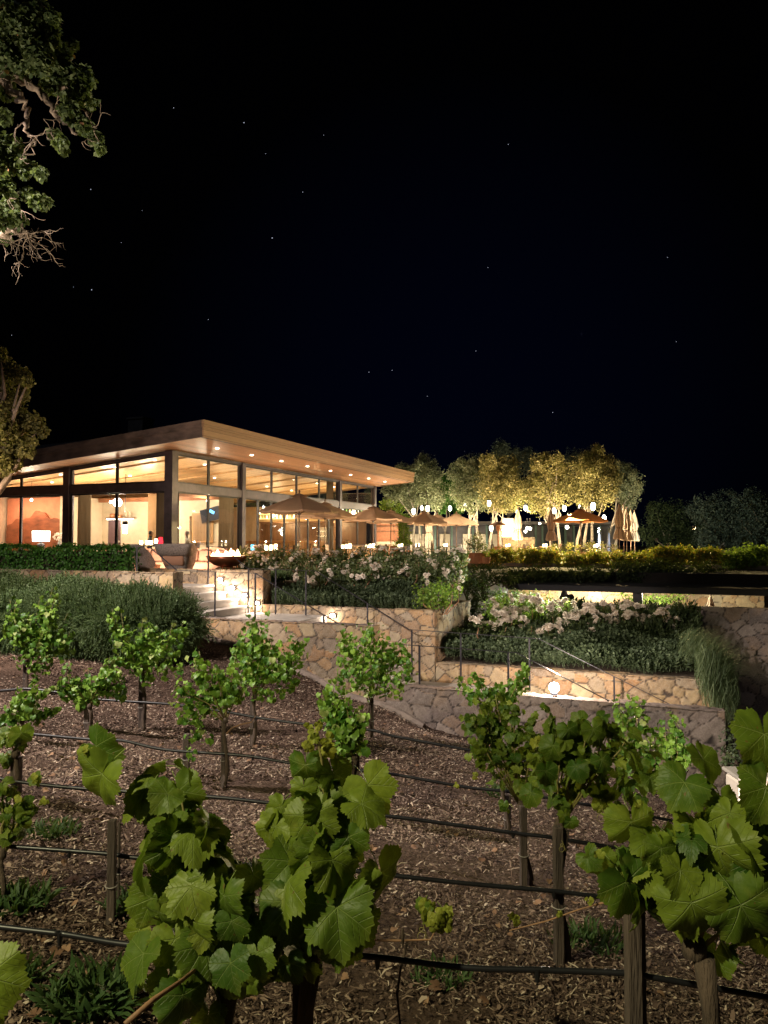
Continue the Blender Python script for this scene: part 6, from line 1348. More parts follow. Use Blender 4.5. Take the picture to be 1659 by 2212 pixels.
# ------------------------------------------------------------------ trees
def tree(label, blobs, Y, leaf, m, dens, base_px, r0, cat='tree', name='olive_tree', bark=None, templ=T_LEAF, bases=None, noise=.3, z=None, grp='olive trees behind the parasols', shell=.7, jit=1.2):
    B3 = [(at(x, y, Y + random.uniform(-jit, jit)), r / F * Y, r / F * Y, r / F * Y) for (x, y, r) in blobs]
    p = at(base_px, 1170, Y); z = FLOOR if z is None else z; t = thing(name, label, cat, (p.x, p.y, z), 0, grp)
    bl = list(B3)
    for b in B3:       # small outlying sprays round each mass
        for k in range(5):
            d = Vector((random.gauss(0, 1), random.gauss(0, 1), random.gauss(0, 1))).normalized(); q = random.uniform(.22, .42); bl.append((b[0] + d * b[1] * .92, b[1] * q, b[2] * q, b[3] * q))
    tree_foliage('crown', bl, dens * 2.6, leaf, m, t, .35, templ, shell, noise)
    mb = MB()
    for i, bx in enumerate(bases or [base_px]):
        q = at(bx, 1170, Y); grp_b = [b for j, b in enumerate(B3) if j % len(bases or [0]) == i] or B3[:3]
        crown_limbs(mb, (q.x, Y, z), grp_b, r0)
    mb.build('trunk', bark or M_OLIVEBARK, t, smooth=True); return t
def RG(L): return [(862.7 + .34 * x, 929 + .34 * y, .46 * r) for (x, y, r) in L]
tree('grey-green olive tree farthest left, rising behind the roof end', RG([(20, 250, 35), (160, 230, 55), (130, 300, 70), (210, 270, 45), (60, 330, 65), (180, 390, 75), (60, 430, 60), (-20, 400, 60), (230, 430, 50)]), 55, .13, M_OLIVEG, 60, 900, .13, bases=[895, 912, 935])
tree('dense green tree between the first and second olive trees', RG([(290, 340, 45), (310, 410, 55), (260, 460, 50), (350, 460, 50)]), 58, .12, M_HEDGE, 60, 960, .12, name='leafy_tree')
tree('big olive tree with a twisted bright trunk, left of centre in the grove', RG([(380, 270, 60), (460, 225, 55), (500, 320, 85), (400, 380, 65), (440, 440, 60), (540, 420, 65)]), 52, .125, M_OLIVEG, 66, 1040, .13, bases=[1036, 1012])
tree('golden olive tree with a forked pale trunk in the middle of the grove', RG([(570, 205, 45), (610, 270, 75), (690, 250, 60), (600, 360, 80), (700, 340, 75), (690, 430, 65), (740, 400, 60), (620, 460, 55)]), 50, .125, M_OLIVE, 66, 1056, .12, bases=[1054, 1080])
tree('orange lit olive tree with drooping clumps, centre right', RG([(900, 210, 45), (930, 170, 28), (1000, 175, 30), (980, 230, 60), (900, 300, 55), (860, 370, 60), (800, 380, 50), (930, 340, 70), (1000, 400, 75), (900, 470, 55), (1040, 290, 80)]), 48, .125, M_OLIVE, 66, 1200, .12, bases=[1212, 1190])
tree('tallest olive tree with a pointed golden top, right of centre', RG([(1265, 115, 24), (1255, 150, 36), (1200, 180, 50), (1280, 200, 55), (1330, 240, 50), (1180, 260, 75), (1280, 300, 85), (1160, 370, 75), (1300, 400, 65), (1220, 430, 60)]), 48, .125, M_OLIVE, 66, 1250, .13, bases=[1245, 1262, 1278])
tree('rightmost olive tree, its pale drooping edge against the dark', RG([(1400, 250, 45), (1440, 270, 50), (1480, 330, 55), (1400, 350, 70), (1450, 420, 50), (1510, 370, 28), (1460, 470, 30)]), 50, .12, M_OLIVEG, 66, 1335, .12, bases=[1330, 1310])
tree('dark tall tree looming behind the grove', RG([(640, 110, 40), (660, 160, 50), (780, 190, 60), (860, 210, 35), (730, 230, 70), (940, 240, 60), (1100, 220, 70)]), 66, .16, M_FARTREE, 40, 1085, .2, name='dark_tree', grp=None)
tree('lime green sapling beside the end of the building', [(872, 1118, 13), (868, 1135, 12), (876, 1150, 13), (870, 1165, 12), (862, 1175, 10), (858, 1098, 14), (835, 1090, 14), (880, 1170, 10)], 44, .10, M_LIME_LIT, 90, 870, .05, name='sapling', grp=None, jit=.3)
for k, (lab, bl, Y, m) in enumerate([('dark bushy tree left in the group at the right edge', [(1420, 1105, 26), (1460, 1110, 32), (1440, 1145, 34), (1490, 1150, 34), (1400, 1150, 26), (1470, 1180, 26)], 56, M_DARKSH),
        ('grey-green tree in the middle of the group at the right edge', [(1520, 1100, 30), (1560, 1090, 32), (1540, 1130, 36), (1580, 1140, 34), (1530, 1165, 30), (1580, 1175, 26)], 52, M_FARTREE),
        ('tallest tree of the group, cut by the right edge', [(1620, 1085, 30), (1655, 1095, 34), (1600, 1120, 32), (1640, 1140, 36), (1670, 1120, 40), (1620, 1170, 30), (1660, 1175, 30)], 50, M_FARTREE)]):
    tree(lab, bl, Y, .14, m, 42, [1445, 1550, 1640][k], .16, name='dark_tree', z=-1.6, grp='dark trees at the right edge')
# oaks on the left
def OZ(L): return [(.4647 * x, .4647 * y, .4647 * r) for (x, y, r) in L]
OB = OZ([(100, 60, 60), (30, 60, 50), (200, 80, 55), (60, 130, 80), (150, 150, 85), (225, 190, 55), (245, 80, 25), (335, 210, 22), (270, 260, 55), (180, 270, 70), (60, 280, 70), (330, 350, 55), (395, 360, 40), (250, 380, 50), (360, 430, 45), (420, 480, 28), (320, 520, 42), (390, 590, 32), (440, 640, 28), (465, 690, 18), (250, 620, 22), (280, 660, 28), (300, 700, 16), (40, 420, 40), (10, 540, 35), (50, 690, 55), (20, 760, 55), (110, 780, 42), (190, 800, 24), (20, 860, 38), (130, 900, 26), (180, 940, 32), (220, 940, 16), (40, 960, 42), (75, 1020, 32), (15, 1100, 28), (-80, 300, 120), (-90, 700, 110), (-70, 1000, 70), (-60, 60, 110)])
def oak():
    Y = 9.5; B3 = [(at(x, y, Y + random.uniform(-.5, .5)), r / F * Y, r / F * Y, r / F * Y) for (x, y, r) in OB]
    bx = at(-560, 1200, 10.5); z = gz1(bx.x, bx.y); t = thing('oak_tree', 'large old oak reaching in from the upper left with bare lit twigs', 'tree', (bx.x, bx.y, z - .1))
    bl = list(B3)
    for b in B3:
        for k in range(4):
            d = Vector((random.gauss(0, 1), random.gauss(0, 1), random.gauss(0, 1))).normalized(); q = random.uniform(.25, .45); bl.append((b[0] + d * b[1] * .9, b[1] * q, b[2] * q, b[3] * q))
    tree_foliage('crown', bl, 1900, .062, M_OAK, t, .5, T_ROUND, .75, .3)
    mb = MB(); fork = at(-420, 500, 10.2)
    mb.tube([Vector((bx.x, bx.y, z - .2)), Vector((bx.x, bx.y, z)).lerp(fork, .5) + Vector((.2, 0, 0)), fork], [.42, .36, .3], 12)
    def limb(px, r, n=7, wob=.06):
        pts = [at(x, y, Yd) for x, y, Yd in px]; P = []
        for a, b in zip(pts[:-1], pts[1:]):
            for k in range(n): P.append(a.lerp(b, k / n) + Vector([random.uniform(-wob, wob) for _ in range(3)]))
        P.append(pts[-1]); mb.tube(P, [r * (1 - .85 * i / (len(P) - 1)) for i in range(len(P))], 6); return P
    L1 = limb([(-420, 500, 10.2), (-150, 260, 9.8), (0, 160, 9.5), (70, 180, 9.4), (130, 250, 9.4), (165, 290, 9.4)], .10)
    L2 = limb([(-420, 500, 10.2), (-150, 420, 9.8), (-20, 390, 9.6), (40, 420, 9.5)], .11)
    L3 = limb([(-420, 500, 10.2), (-160, 540, 9.8), (-10, 500, 9.5), (30, 500, 9.4), (60, 510, 9.4)], .09)
    L4 = limb([(0, 160, 9.5), (30, 200, 9.4), (55, 230, 9.4), (60, 270, 9.3), (75, 300, 9.3), (62, 335, 9.3)], .05)
    L5 = limb([(-150, 260, 9.8), (20, 150, 9.6), (90, 150, 9.5), (150, 190, 9.5), (190, 250, 9.4), (215, 310, 9.4)], .04)
    L6 = limb([(-150, 260, 9.8), (-20, 60, 9.6), (60, 40, 9.6), (110, 30, 9.6)], .07)
    def twigs(P, n, ln, r, dwn=.2, depth=2):
        for _ in range(n):
            p = P[random.randrange(len(P) // 3, len(P))]; d = Vector((random.uniform(-.3, 1), random.uniform(-.7, .3), random.uniform(-1, .6) - dwn)).normalized(); Q = [p]; q = p.copy()
            for k in range(5): d = (d + Vector([random.uniform(-.5, .5) for _ in range(3)])).normalized(); q = q + d * ln / 5; Q.append(q.copy())
            mb.tube(Q, [r * (1 - .15 * k) for k in range(6)], 4, cap=False)
            if depth > 1: twigs(Q * 2, 3, ln * .6, r * .6, dwn, depth - 1)
    for L_ in (L1, L2, L4, L5): twigs(L_[len(L_) // 2:-3] * 2, 4, .32, .009)
    twigs(L3[-7:] * 2, 10, .38, .009, .5, 3); twigs(L6, 10, .5, .01)
    mb.build('trunk', M_OAKBARK, t, smooth=True)
    return t
oak()
tree('warm lit round-topped tree at the left edge in front of the roof', OZ([(0, 1645, 28), (20, 1720, 55), (100, 1745, 38), (130, 1775, 22), (100, 1835, 32), (30, 1900, 55), (60, 1960, 75), (150, 1960, 42), (190, 2000, 28), (40, 2060, 75), (110, 2075, 52), (20, 2150, 60), (60, 2140, 40), (-60, 1800, 120), (-80, 2000, 140)]), 20, .085, M_OAK2, 300, -60, .22, name='oak_tree', bark=M_OAKBARK, templ=T_ROUND, grp=None, jit=.5)
# ------------------------------------------------------------------ terrace background
def pw(x0, x1, Y, z0, z1, d=.2):            # frontal slab between two bearings
    a = at(x0, 1170, Y).x; b = at(x1, 1170, Y).x; mb = MB(); mb.rbox(((a + b) / 2, Y + d / 2, (z0 + z1) / 2), (b - a, d, z1 - z0), .01); return mb
t = thing('patio_pavilion', 'low lit pavilion with white wall panels behind the olive grove', 'building', (at(1040, 1170, 60).x, 60, FLOOR))
pw(868, 1330, 60.3, FLOOR, 1.35).build('rear_wall', M_DARKCONC, t)
pw(860, 1340, 58.6, 1.36, 1.6, 3.2).build('roof', M_DARKCONC, t)
for k, (a, b) in enumerate([(886, 907), (912, 934), (950, 972), (1000, 1020), (1027, 1050), (1064, 1082)]): pw(a, b, 60.1, FLOOR, .62, .18).build('wall_panel', M_WHITEWALL, t)
for a in (909, 940, 976, 1022, 1052, 1083, 1158, 1172, 1222, 1240, 1297): pw(a - 2, a + 2, 59.6, FLOOR, 1.355, .2).build('post', pmat('green_post', (.08, .13, .1), .6), t)
for a, b in [(1175, 1220), (1243, 1294)]: pw(a, b, 60.15, FLOOR + .1, 1.2, .1).build('window', pmat('dark_pane', (.03, .035, .04), .2, 0, .2), t)
for x in (900, 935, 1000, 1040): light('wall_washer', 'POINT', tuple(at(x, 1178, 58.8)), 38, (1, .86, .66), t, size=.1)
t = thing('stone_bar', 'glowing stone-fronted outdoor bar behind the closed parasol', 'bar', (at(1118, 1170, 52).x, 52, FLOOR))
a = at(1086, 1170, 52).x; b = at(1155, 1170, 52).x
join_faces('stone_front', [stone_face(Vector((a, 52, FLOOR)), Vector((1, 0, 0)), Zv, b - a, 1.35, 301, .3, .05)], M_STONE, t)
pw(1085, 1156, 52.06, FLOOR, .29, .8).build('counter', M_WOODPOLE, t)
pw(1084, 1110, 53.6, FLOOR, 1.7, .1).build('back_panel', M_WHITEWALL, t)
for z in (.42, .8, 1.18): pw(1085, 1109, 53.2, z, z + .05, .35).build('shelf', emat('bar_shelf_glow', (1, .78, .42), 7), t)  # shelf boards emit to imitate a lit bar
light('bar_glow', 'POINT', tuple(at(1106, 1135, 52.8)), 28, (1, .75, .42), t, size=.1); light('front_glow', 'POINT', tuple(at(1120, 1172, 50.5)), 45, (1, .66, .3), t, size=.1)
for k, (x, y, r) in enumerate([(1139, 1141, 4), (1145, 1142, 4.5), (1135, 1148, 4), (1166, 1131, 3), (1225, 1139, 5)]):
    p = at(x, y, 50); tb = thing('globe_lamp', ['small round globe lamp above the stone bar, left one of three', 'largest round globe lamp above the stone bar', 'lowest round globe lamp above the stone bar', 'small globe lamp right of the stone bar', 'globe lamp glowing between the trunks left of the orange parasol pole'][k], 'lamp', p, 0, 'round globe lamps near the stone bar')
    rr = r / F * 50 * .8; mb = MB(); mb.lathe([(0, -rr), (rr * .7, -rr * .7), (rr, 0), (rr * .7, rr * .7), (0, rr)], n=10); lpart('globe', mb, M_LANT, tb, True); mb = MB(); mb.tube([Lv(0, 0, rr), Lv(0, 0, rr + .6)], .012, 5); lpart('cord', mb, M_FRAME, tb)
t = thing('outdoor_kitchen', 'bright open kitchen counter beyond the end of the glass front', 'kitchen', (at(836, 1170, 55).x, 55, FLOOR))
pw(812, 862, 55.6, FLOOR, 1.6).build('rear_wall', pmat('brick_red', (.42, .17, .09), .8, 0, .3, 6), t); pw(812, 862, 54.9, -.3, .0, .6).build('counter', M_WHITEWALL, t)
for z in (.75, 1.1): pw(813, 860, 55.3, z, z + .04, .3).build('shelf', M_WOODPOLE, t)
light('kitchen_glow', 'POINT', tuple(at(836, 1148, 54.2)), 60, (1, .82, .55), t, size=.1)
# heaters
def heater(label, px, Y, m=M_TERRA):
    p = Vector((at(px, 1170, Y).x, Y, FLOOR)); t = thing('patio_heater', label, 'heater', p, 0, 'patio heaters'); mb = MB(); mb.lathe([(.26, 0), (.26, .75), (.05, .8), (.05, 1.7), (.12, 1.72), (.13, 2.0)], n=14); lpart('body', mb, m, t)
    mb = MB(); mb.lathe([(.48, 2.02), (.46, 2.08), (.2, 2.2), (0, 2.24)], n=18); lpart('hood', mb, m, t); return t
heater('brown patio heater left of the glowing stone bar', 1076, 44)
for k, (px, Y) in enumerate([(1295, 45), (1316, 45.5)]):
    p = Vector((at(px, 1170, Y).x, Y, FLOOR)); t = thing('glass_heater', ['pyramid glass heater with a bright flame, right of the orange parasol', 'dimmer pyramid glass heater, nearer the closed parasols'][k], 'heater', p, 0, 'pyramid glass heaters')
    mb = MB(); mb.lathe([(.3, .0), (.3, .35), (.1, 1.9), (.02, 2.0)], n=4, a0=.6); lpart('glass', mb, glass_mat('heater_glass%d' % k, (.75, .8, .85), .3), t); mb = MB(); mb.lathe([(.32, 0), (.32, .3)], n=4, a0=.6); lpart('base', mb, M_STEEL, t)
    mb = MB(); mb.lathe([(0, .4), (.05, .45), (.06, .8), (.03, 1.5), (0, 1.6)], n=8); lpart('flame', mb, emat('heater_flame%d' % k, (.9, .9, 1), 3 if k == 0 else .5), t, True)
# pots and terrace plants
def pot(label, px, Y, r, h, blobs=None, m=M_OLIVEG, square=False):
    p = Vector((at(px, 1170, Y).x, Y, FLOOR)); t = thing('potted_plant', label, 'plant pot', p); mb = MB(); n = 4 if square else 18
    mb.lathe([(0, 0), (r * .8, 0), (r, h), (r * 1.06, h), (r * 1.06, h * .9), (r * .9, h * .9), (0, h * .85)], n=n, a0=.785); lpart('pot', mb, M_TERRA, t)
    B3 = [(Vector((p.x + dx, p.y, FLOOR + h + dz)), rr, rr, rr) for dx, dz, rr in (blobs or [(0, .2, .3)])]; tree_foliage('foliage', B3, 220, .08, m, t, .5, T_LEAF, .8, .3); return t
pot('wide terracotta planter with a grey-green bush, centre of the terrace edge', 1032, 36, .48, .5, [(0, .35, .45), (.3, .2, .35), (-.35, .5, .35), (0, .75, .3)])
pot('small terracotta pot with a green plant, right of the wide planter', 1050, 35.5, .22, .32, [(0, .12, .18)], M_LIME_LIT)
pot('pot with a pale round bush left of the orange parasol pole', 1218, 40, .3, .4, [(0, .25, .35), (.2, .3, .3)]); pot('pot with a pale round bush right of the orange parasol pole', 1268, 41, .3, .4, [(0, .3, .4), (-.2, .2, .3)])
pot('low terracotta trough in front of the orange parasol', 1290, 38, .35, .3, [(0, .15, .3), (.35, .1, .25), (-.35, .12, .25)], M_OLIVE); pot('terracotta pot glowing in candlelight left of the orange parasol', 1197, 38, .42, .5, [(0, .2, .28)], M_OLIVE)
shrub('low warm lit shrubs between the orange parasol and the closed ones', [(1230, 1180, 8), (1250, 1182, 8), (1275, 1178, 10), (1300, 1180, 9), (1325, 1182, 9)], 39, .09, M_OLIVE, 200)
shrub('low plants in front of the glowing stone bar', [(1080, 1188, 8), (1100, 1190, 8), (1125, 1192, 8), (1150, 1192, 8), (1170, 1190, 8)], 38, .09, M_ROSEL, 200)
# low wall with two small spotlights, right edge
t = thing('terrace_wall', 'small warm lit wall with two tiny spotlights at the right edge', 'wall', (at(1590, 1240, 33).x, 33, -2.0))
a = at(1534, 1170, 33).x; b = at(1645, 1170, 33).x; join_faces('stone_front', [stone_face(Vector((a, 33, -2.0)), Vector((1, 0, 0)), Zv, b - a, .9, 311, .35, .04)], M_STONE, t); pw(1533, 1646, 32.98, -1.1, -1.02, .4).build('coping', M_CONC, t); pw(1535, 1644, 33.03, -2.0, -1.105, .3).build('core', M_CORE, t)
for k, (x, y) in enumerate([(1557, 1249), (1643, 1228)]):
    p = at(x, y, 32.8); tb = thing('spotlight', ['tiny spotlight at the lower left of the small lit wall', 'tiny spotlight at the upper right of the small lit wall'][k], 'lamp', p, 0, 'tiny spotlights'); mb = MB(); mb.lathe([(0, -.04), (.05, -.03), (.05, .03), (0, .04)], n=8); lpart('bulb', mb, M_STEPL, tb); lamp_pt(tb, (0, -.25, .05), 14, (1, .75, .45), .05)
# ------------------------------------------------------------------ lower court seen through the gap under the flat roof
t = thing('court_roof', 'long dark flat roof over the lower court with one thick post', 'roof', G(2, 28, -1.8))
mb = MB(); mb.sw(-8.2, 13, 28.15, 35.8, -1.80, -1.60); mb.build('slab', pmat('roof_felt', (.02, .02, .022), .9, 0, .2, 3), t); mb = MB(); mb.sw(-8.25, 13, 28.0, 28.14, -1.83, -1.62); mb.build('fascia', M_FRAME, t)
sP = at(1378, 1290, 26.9).dot(U); mb = MB(); mb.sw(sP - .16, sP + .16, 28.16, 28.45, -5.2, -1.802); mb.build('post', M_STEEL, t)
mb = MB(); mb.sw(-8.2, 13, 30.5, 35.8, -1.595, -1.2); mb.build('roof_soil', pmat('dark_roof_soil', (.015, .012, .01), .95), t)
stone_wall('brightly lit pale stone wall deep inside the lower court', -8.5, 3.0, 35.2, 35.5, -5.2, -1.81, 91, cell=.42, cap=False, right=False, res=.05)
mb = MB(); mb.sw(-9, 14, 20.9, 36, -5.3, -5.1); struct('court_paving', mb, M_PATIO)
def court_pt(px, py, Y): return at(px, py, Y)
shrub('bright green climber lit up right of the roof post, inside the court', [(1395, 1295, 12), (1415, 1290, 12), (1435, 1297, 13), (1455, 1292, 13), (1475, 1288, 10), (1440, 1308, 14), (1410, 1310, 14), (1497, 1280, 6)], 31.5, .10, M_LIME_LIT, 200, 'climber', 'climber')
shrub('green climber on the lit stone wall left of the roof post', [(1350, 1284, 7), (1365, 1290, 9), (1372, 1300, 8), (1340, 1280, 5)], 31.8, .08, M_LIME_LIT, 200, 'climber', 'climber')
shrub('lit bush at the left end of the court gap', [(1100, 1280, 10), (1130, 1284, 12), (1160, 1280, 10), (1185, 1286, 9)], 32.5, .09, M_OLIVE, 170)
p = at(1219, 1284, 31); t = thing('court_lamp', 'bell-shaped lamp hanging in the bright part of the court gap', 'lamp', p); mb = MB(); mb.lathe([(.02, .22), (.1, .15), (.2, -.1), (.24, -.18)], n=12); lpart('lamp_shade', mb, M_STEEL, t, True); mb = MB(); mb.lathe([(0, -.2), (.1, -.16), (0, -.08)], n=8); lpart('bulb', mb, M_STEPL, t); lamp_pt(t, (0, -.1, -.4), 350, (1, .9, .66), .1)
for k, (x, Y, e) in enumerate([(1180, 33.2, 160), (1290, 33.0, 240), (1430, 30.0, 240), (1560, 30.0, 60)]):
    p = at(x, 1300, Y); p.z = -2.1; tb = thing('ceiling_lamp', ['flush lamp under the court roof, leftmost', 'flush lamp under the court roof before the pale stone wall', 'flush lamp under the court roof above the bright climber', 'flush lamp under the court roof at the right'][k], 'lamp', p, 0, 'flush lamps under the court roof'); mb = MB(); mb.lathe([(0, .28), (.1, .28), (.1, .24), (0, .22)], n=12); lpart('diffuser', mb, M_LAMPW, tb); lamp_pt(tb, (0, 0, 0), e, (1, .9, .62), .1)
o = copy_tree(cp); q = at(1535, 1300, 29.5); o.location = (q.x, 29.5, -5.1); o.scale = (1.15, 1.15, 1.02); tagp(o, 'closed tan parasol in the lower court under the flat roof', 'umbrella', 'closed cream parasols')
q = at(1545, 1300, 31); t = thing('parked_car', 'silver car roof and windscreen glimpsed under the flat roof', 'car', (q.x, 31, -5.1), R(-8))
mb = MB(); prof = [(-2.3, .35), (-2.3, .8), (-2.1, .95), (-1.2, 1.05), (-.5, 1.6), (-.1, 1.72), (.9, 1.72), (1.5, 1.6), (2.1, 1.1), (2.3, .9), (2.3, .35)]
for i in range(len(prof) - 1):
    pass
sec = [[Lv(x, y * (1 if z < 1.1 else .82), z) for x, z in prof] for y in (-.9, .9)]
mb.grid(sec); mb.add(sec[0], [tuple(range(len(prof)))]); mb.add(sec[1], [tuple(range(len(prof)))[::-1]]); lpart('body', mb, pmat('silver_paint', (.5, .5, .52), .25, .7, .05), t)
for x in (-1.4, 1.4):
    for y in (-.88, .88): mb = MB(); mb.tube([Lv(x, y - .1, .34), Lv(x, y + .1, .34)], .34, 18); lpart('wheel', mb, M_HOSE, t)
mb = MB(); mb.add([Lv(-1.0, -.76, 1.17), Lv(-1.0, .76, 1.17), Lv(-.52, .72, 1.59), Lv(-.52, -.72, 1.59)], [(0, 1, 2, 3)]); mb.add([Lv(-.4, -.755, 1.2), Lv(1.3, -.755, 1.2), Lv(1.1, -.75, 1.56), Lv(-.2, -.75, 1.56)], [(0, 1, 2, 3)]); lpart('windows', mb, pmat('car_glass', (.02, .02, .025), .1), t)
for k in range(5):
    q = at(1606 + 13 * k, 1300, 27.5); o = copy_tree(ch_); o.location = (q.x, 27.5 - .1 * k, -3.42); o.rotation_euler.z = R(180); tagp(o, 'slatted chair stacked in the row at the right end under the flat roof', 'chair', 'chairs in a row at the court edge')
t = thing('court_balcony', 'raised deck carrying the row of chairs under the flat roof', 'deck', (at(1640, 1300, 27.3).x, 27.3, -5.1)); a = at(1595, 1300, 27).x; mb = MB(); mb.rbox((a + 2.2, 27.3, -4.27), (4.4, 1.2, 1.66), .02); mb.build('platform', M_PATIO, t)
# made-up pillar and spotlight standing in for a bright patch, right edge
q = at(1622, 1720, 6.6); zg = gz1(q.x, q.y); t = thing('stand_in_pillar', 'made-up pale pillar standing in for a bright patch behind the leaves', 'pillar', (q.x, q.y, zg))
mb = MB(); mb.rbox((q.x + .1, q.y + .2, (zg - .1 - 2.12) / 2), (.34, .3, -2.12 - zg + .1), .03); mb.build('shaft', pmat('pale_plaster', (.75, .66, .58), .9, 0, .06, 5, .2, 30), t)
mb = MB(); mb.rbox((q.x + .1, q.y + .2, -2.10), (.38, .34, .035), .012); mb.build('cap', M_CONC, t)
light('pillar_spot', 'SPOT', (q.x - .1, q.y - 1.3, zg + .25), 160, (1, .84, .74), t, target=(q.x + .1, q.y, -2.3), size=.05, spot=60)
# ------------------------------------------------------------------ stars
SM = MB().lathe([(0, -1), (.8, -.5), (.8, .5), (0, 1)], n=6).mesh('star'); SM.materials.append(M_STAR)
for (x, y, s) in [(375, 233, 1), (527, 265, 1.3), (574, 332, .7), (699, 292, .7), (1098, 312, .9), (196, 409, 1.1), (654, 415, .9), (262, 524, .8), (588, 514, 1.4), (1054, 578, .8), (159, 620, .9), (198, 626, 1.3), (25, 724, .8), (1256, 722, .7), (1028, 758, .8), (1461, 738, .7), (1442, 556, .7), (797, 804, .9), (847, 800, .8), (923, 856, .7), (1194, 891, .9), (307, 455, .6), (450, 690, .8)]:
    o = bpy.data.objects.new('star', SM); COL.objects.link(o); o.location = at(x, y, 800); k = .42 * s; o.scale = (k, k, k); tagp(o, 'tiny faint star in the black night sky', 'star', 'stars in the night sky')
# ------------------------------------------------------------------ lights of the place, and lamps added as fill
def flood(name, label, loc, target, e, col, spot, size=.12, blend=.6):
    loc = Vector(loc); t = thing('floodlight', label, 'lamp', loc); M = (Vector(target) - loc).to_track_quat('-Z', 'Y').to_matrix()
    mb = MB(); mb.add([M @ v for v in [Vector((.09 * math.cos(a), .09 * math.sin(a), z)) for z in (0.0, .2) for a in np.linspace(0, 2 * math.pi, 13)[:12]]], [(i, (i + 1) % 12, 12 + (i + 1) % 12, 12 + i) for i in range(12)] + [tuple(range(12, 24))]); lpart('housing', mb, M_FRAME, t)
    light('beam', 'SPOT', tuple(loc), e, col, t, target=tuple(target), size=size, spot=spot, blend=blend); return t
flood('f1', 'floodlight strapped in the oak, aimed at the vine rows', (-9.0, 6.0, 6.4), (-2.6, 11.0, -2.2), 5200, (1, .87, .78), 80)
flood('f2', 'second floodlight strapped in the oak, aimed at the stone walls', (-9.6, 9.5, 5.5), (-3.0, 15.0, -2.0), 2500, (1, .83, .70), 55)
flood('f3', 'unseen floodlight behind the viewer, left, for the near vines', (-4.6, -1.6, 4.4), (0.3, 2.9, -1.1), 1350, (1, .92, .54), 78)  # unseen lamp put behind the camera for the near leaves
flood('f4', 'uplight at the foot of the oak', (-5.2, 6.5, -1.5), (-4.6, 9.5, 4.8), 1250, (1, .88, .68), 85)
flood('f5', 'uplight below the round-topped tree', (-11.5, 17.0, -.5), (-10.8, 20, 4.0), 950, (1, .76, .48), 80)
for k, (x, Y, tx, ty, tY, e, c) in enumerate([(1008, 49.6, 1010, 1040, 53, 800, (1, .88, .55)), (1092, 46, 1080, 1020, 50, 1500, (1, .72, .42)), (1160, 44, 1180, 1040, 48, 1500, (1, .68, .36)), (1300, 43.5, 1270, 1020, 48, 1900, (1, .75, .40)), (1330, 45, 1350, 1040, 50, 700, (1, .82, .52)), (900, 51, 905, 1040, 55, 800, (1, .9, .6))]):
    q = at(x, 1190, Y); tg = at(tx, ty, tY); flood('u', ['tree uplight by the last parasols', 'tree uplight by the stone bar', 'tree uplight left of the orange parasol', 'tree uplight right of the orange parasol', 'tree uplight by the closed parasols', 'tree uplight near the lime sapling'][k], (q.x, Y, FLOOR + .15), tuple(tg), e, c, 95)
flood('edge', 'added fill lamp over the yellow shrubs', tuple(at(1230, 1110, 40)), tuple(at(1230, 1215, 35.5)), 3600, (1, .72, .3), 150)  # lamp added to brighten the yellow shrubs
flood('edge2', 'added fill lamp over the golden shrubs at the right', tuple(at(1500, 1140, 40)), tuple(at(1530, 1210, 35.5)), 2800, (1, .76, .3), 150)  # second added lamp, brightens the right-hand shrubs
flood('f6', 'added fill floodlight, upper left, aimed at the lounge corner', (-9.4, 9.0, 4.6), (-6.8, 20.0, -.5), 1500, (1, .84, .72), 62)  # added so the chair backs and hedge get light
flood('far', 'added fill floodlight for the dark trees at the right', tuple(at(1420, 1165, 42)), tuple(at(1560, 1120, 53)), 700, (.85, 1, .85), 100)  # added because these trees came out too dim
flood('court', 'spotlight standing on the dim stone wall, aimed back at the planter corner', tuple(at(1225, 1292, 19.75)), tuple(at(1040, 1325, 17.5)), 1300, (.95, 1.0, .80), 95)
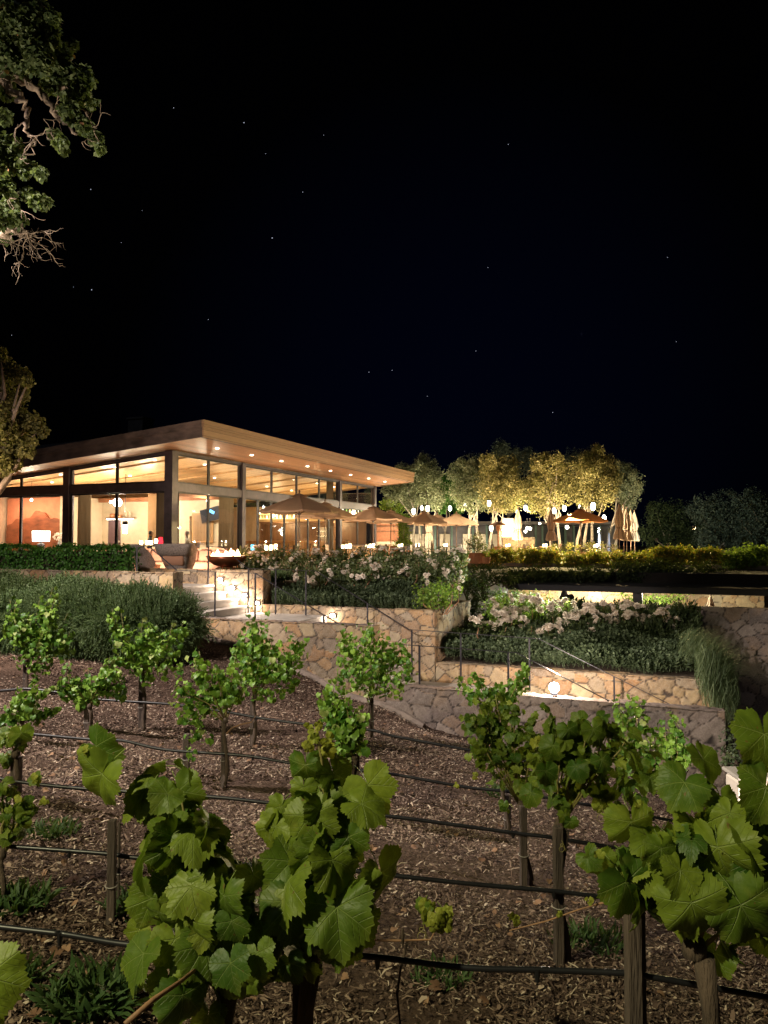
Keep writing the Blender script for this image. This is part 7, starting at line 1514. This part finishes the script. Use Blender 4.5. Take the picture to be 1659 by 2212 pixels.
flood('fac', 'added fill lamp for the cedar roof edge', tuple(Bp(9.0, 9.0, FLOOR + .2)), tuple(Bp(2.5, 9.0, 4.0)), 1100, (1, .72, .46), 130)  # spot added to light the front fascia
flood('fac2', 'added fill lamp for the corner of the cedar roof', tuple(Bp(5.5, -7.0, FLOOR + .3)), tuple(Bp(1.0, 0, 3.6)), 420, (1, .78, .58), 110)  # spot added to light the roof corner
# the night sky, and a dim sun lamp added to lift the shadows
w = bpy.data.worlds.new('World'); scene.world = w; w.use_nodes = True; nt = w.node_tree; nt.nodes.clear(); T = NT(nt)
tc = T.n('ShaderNodeTexCoord'); dv = Vector((.1, 1, .13)).normalized()
dp = T.n('ShaderNodeVectorMath', {0: tc.outputs['Generated'], 1: tuple(dv)}, operation='DOT_PRODUCT').outputs['Value']
colr = T.ramp(T.math('MULTIPLY_ADD', dp, 5.5, -4.5, clamp=True), [(0, (.00008, .00008, .0001)), (.45, (.0001, .00011, .0002)), (1, (.0002, .0004, .0019))])
bg = T.n('ShaderNodeBackground', {'Color': colr, 'Strength': 1.0}); o = T.n('ShaderNodeOutputWorld'); nt.links.new(bg.outputs[0], o.inputs[0])
L = bpy.data.lights.new('shadow_fill', 'SUN'); L.energy = .035; L.angle = R(12); L.color = (.8, .88, 1); o = bpy.data.objects.new('shadow_fill', L); COL.objects.link(o); o.rotation_euler = (R(42), R(-18), R(-12))
# ------------------------------------------------------------------ camera
cam = bpy.data.cameras.new('camera'); cam.sensor_fit = 'VERTICAL'; cam.sensor_height = 24; cam.sensor_width = 18; cam.lens = 24 * F / 2212; cam.clip_end = 3000; cam.clip_start = .05
co = bpy.data.objects.new('camera', cam); COL.objects.link(co); co.location = (0, 0, 0); co.rotation_euler = (math.pi / 2 + PITCH, 0, 0); scene.camera = co
scene.render.engine = 'CYCLES'
scene.view_settings.view_transform = 'Standard'; scene.view_settings.look = 'None'; scene.view_settings.exposure = 0.9; scene.view_settings.gamma = 1
scene.cycles.sample_clamp_indirect = 3.0; scene.cycles.max_bounces = 6; scene.cycles.transparent_max_bounces = 12; scene.cycles.caustics_reflective = False; scene.cycles.caustics_refractive = False
scene.cycles.use_light_tree = True
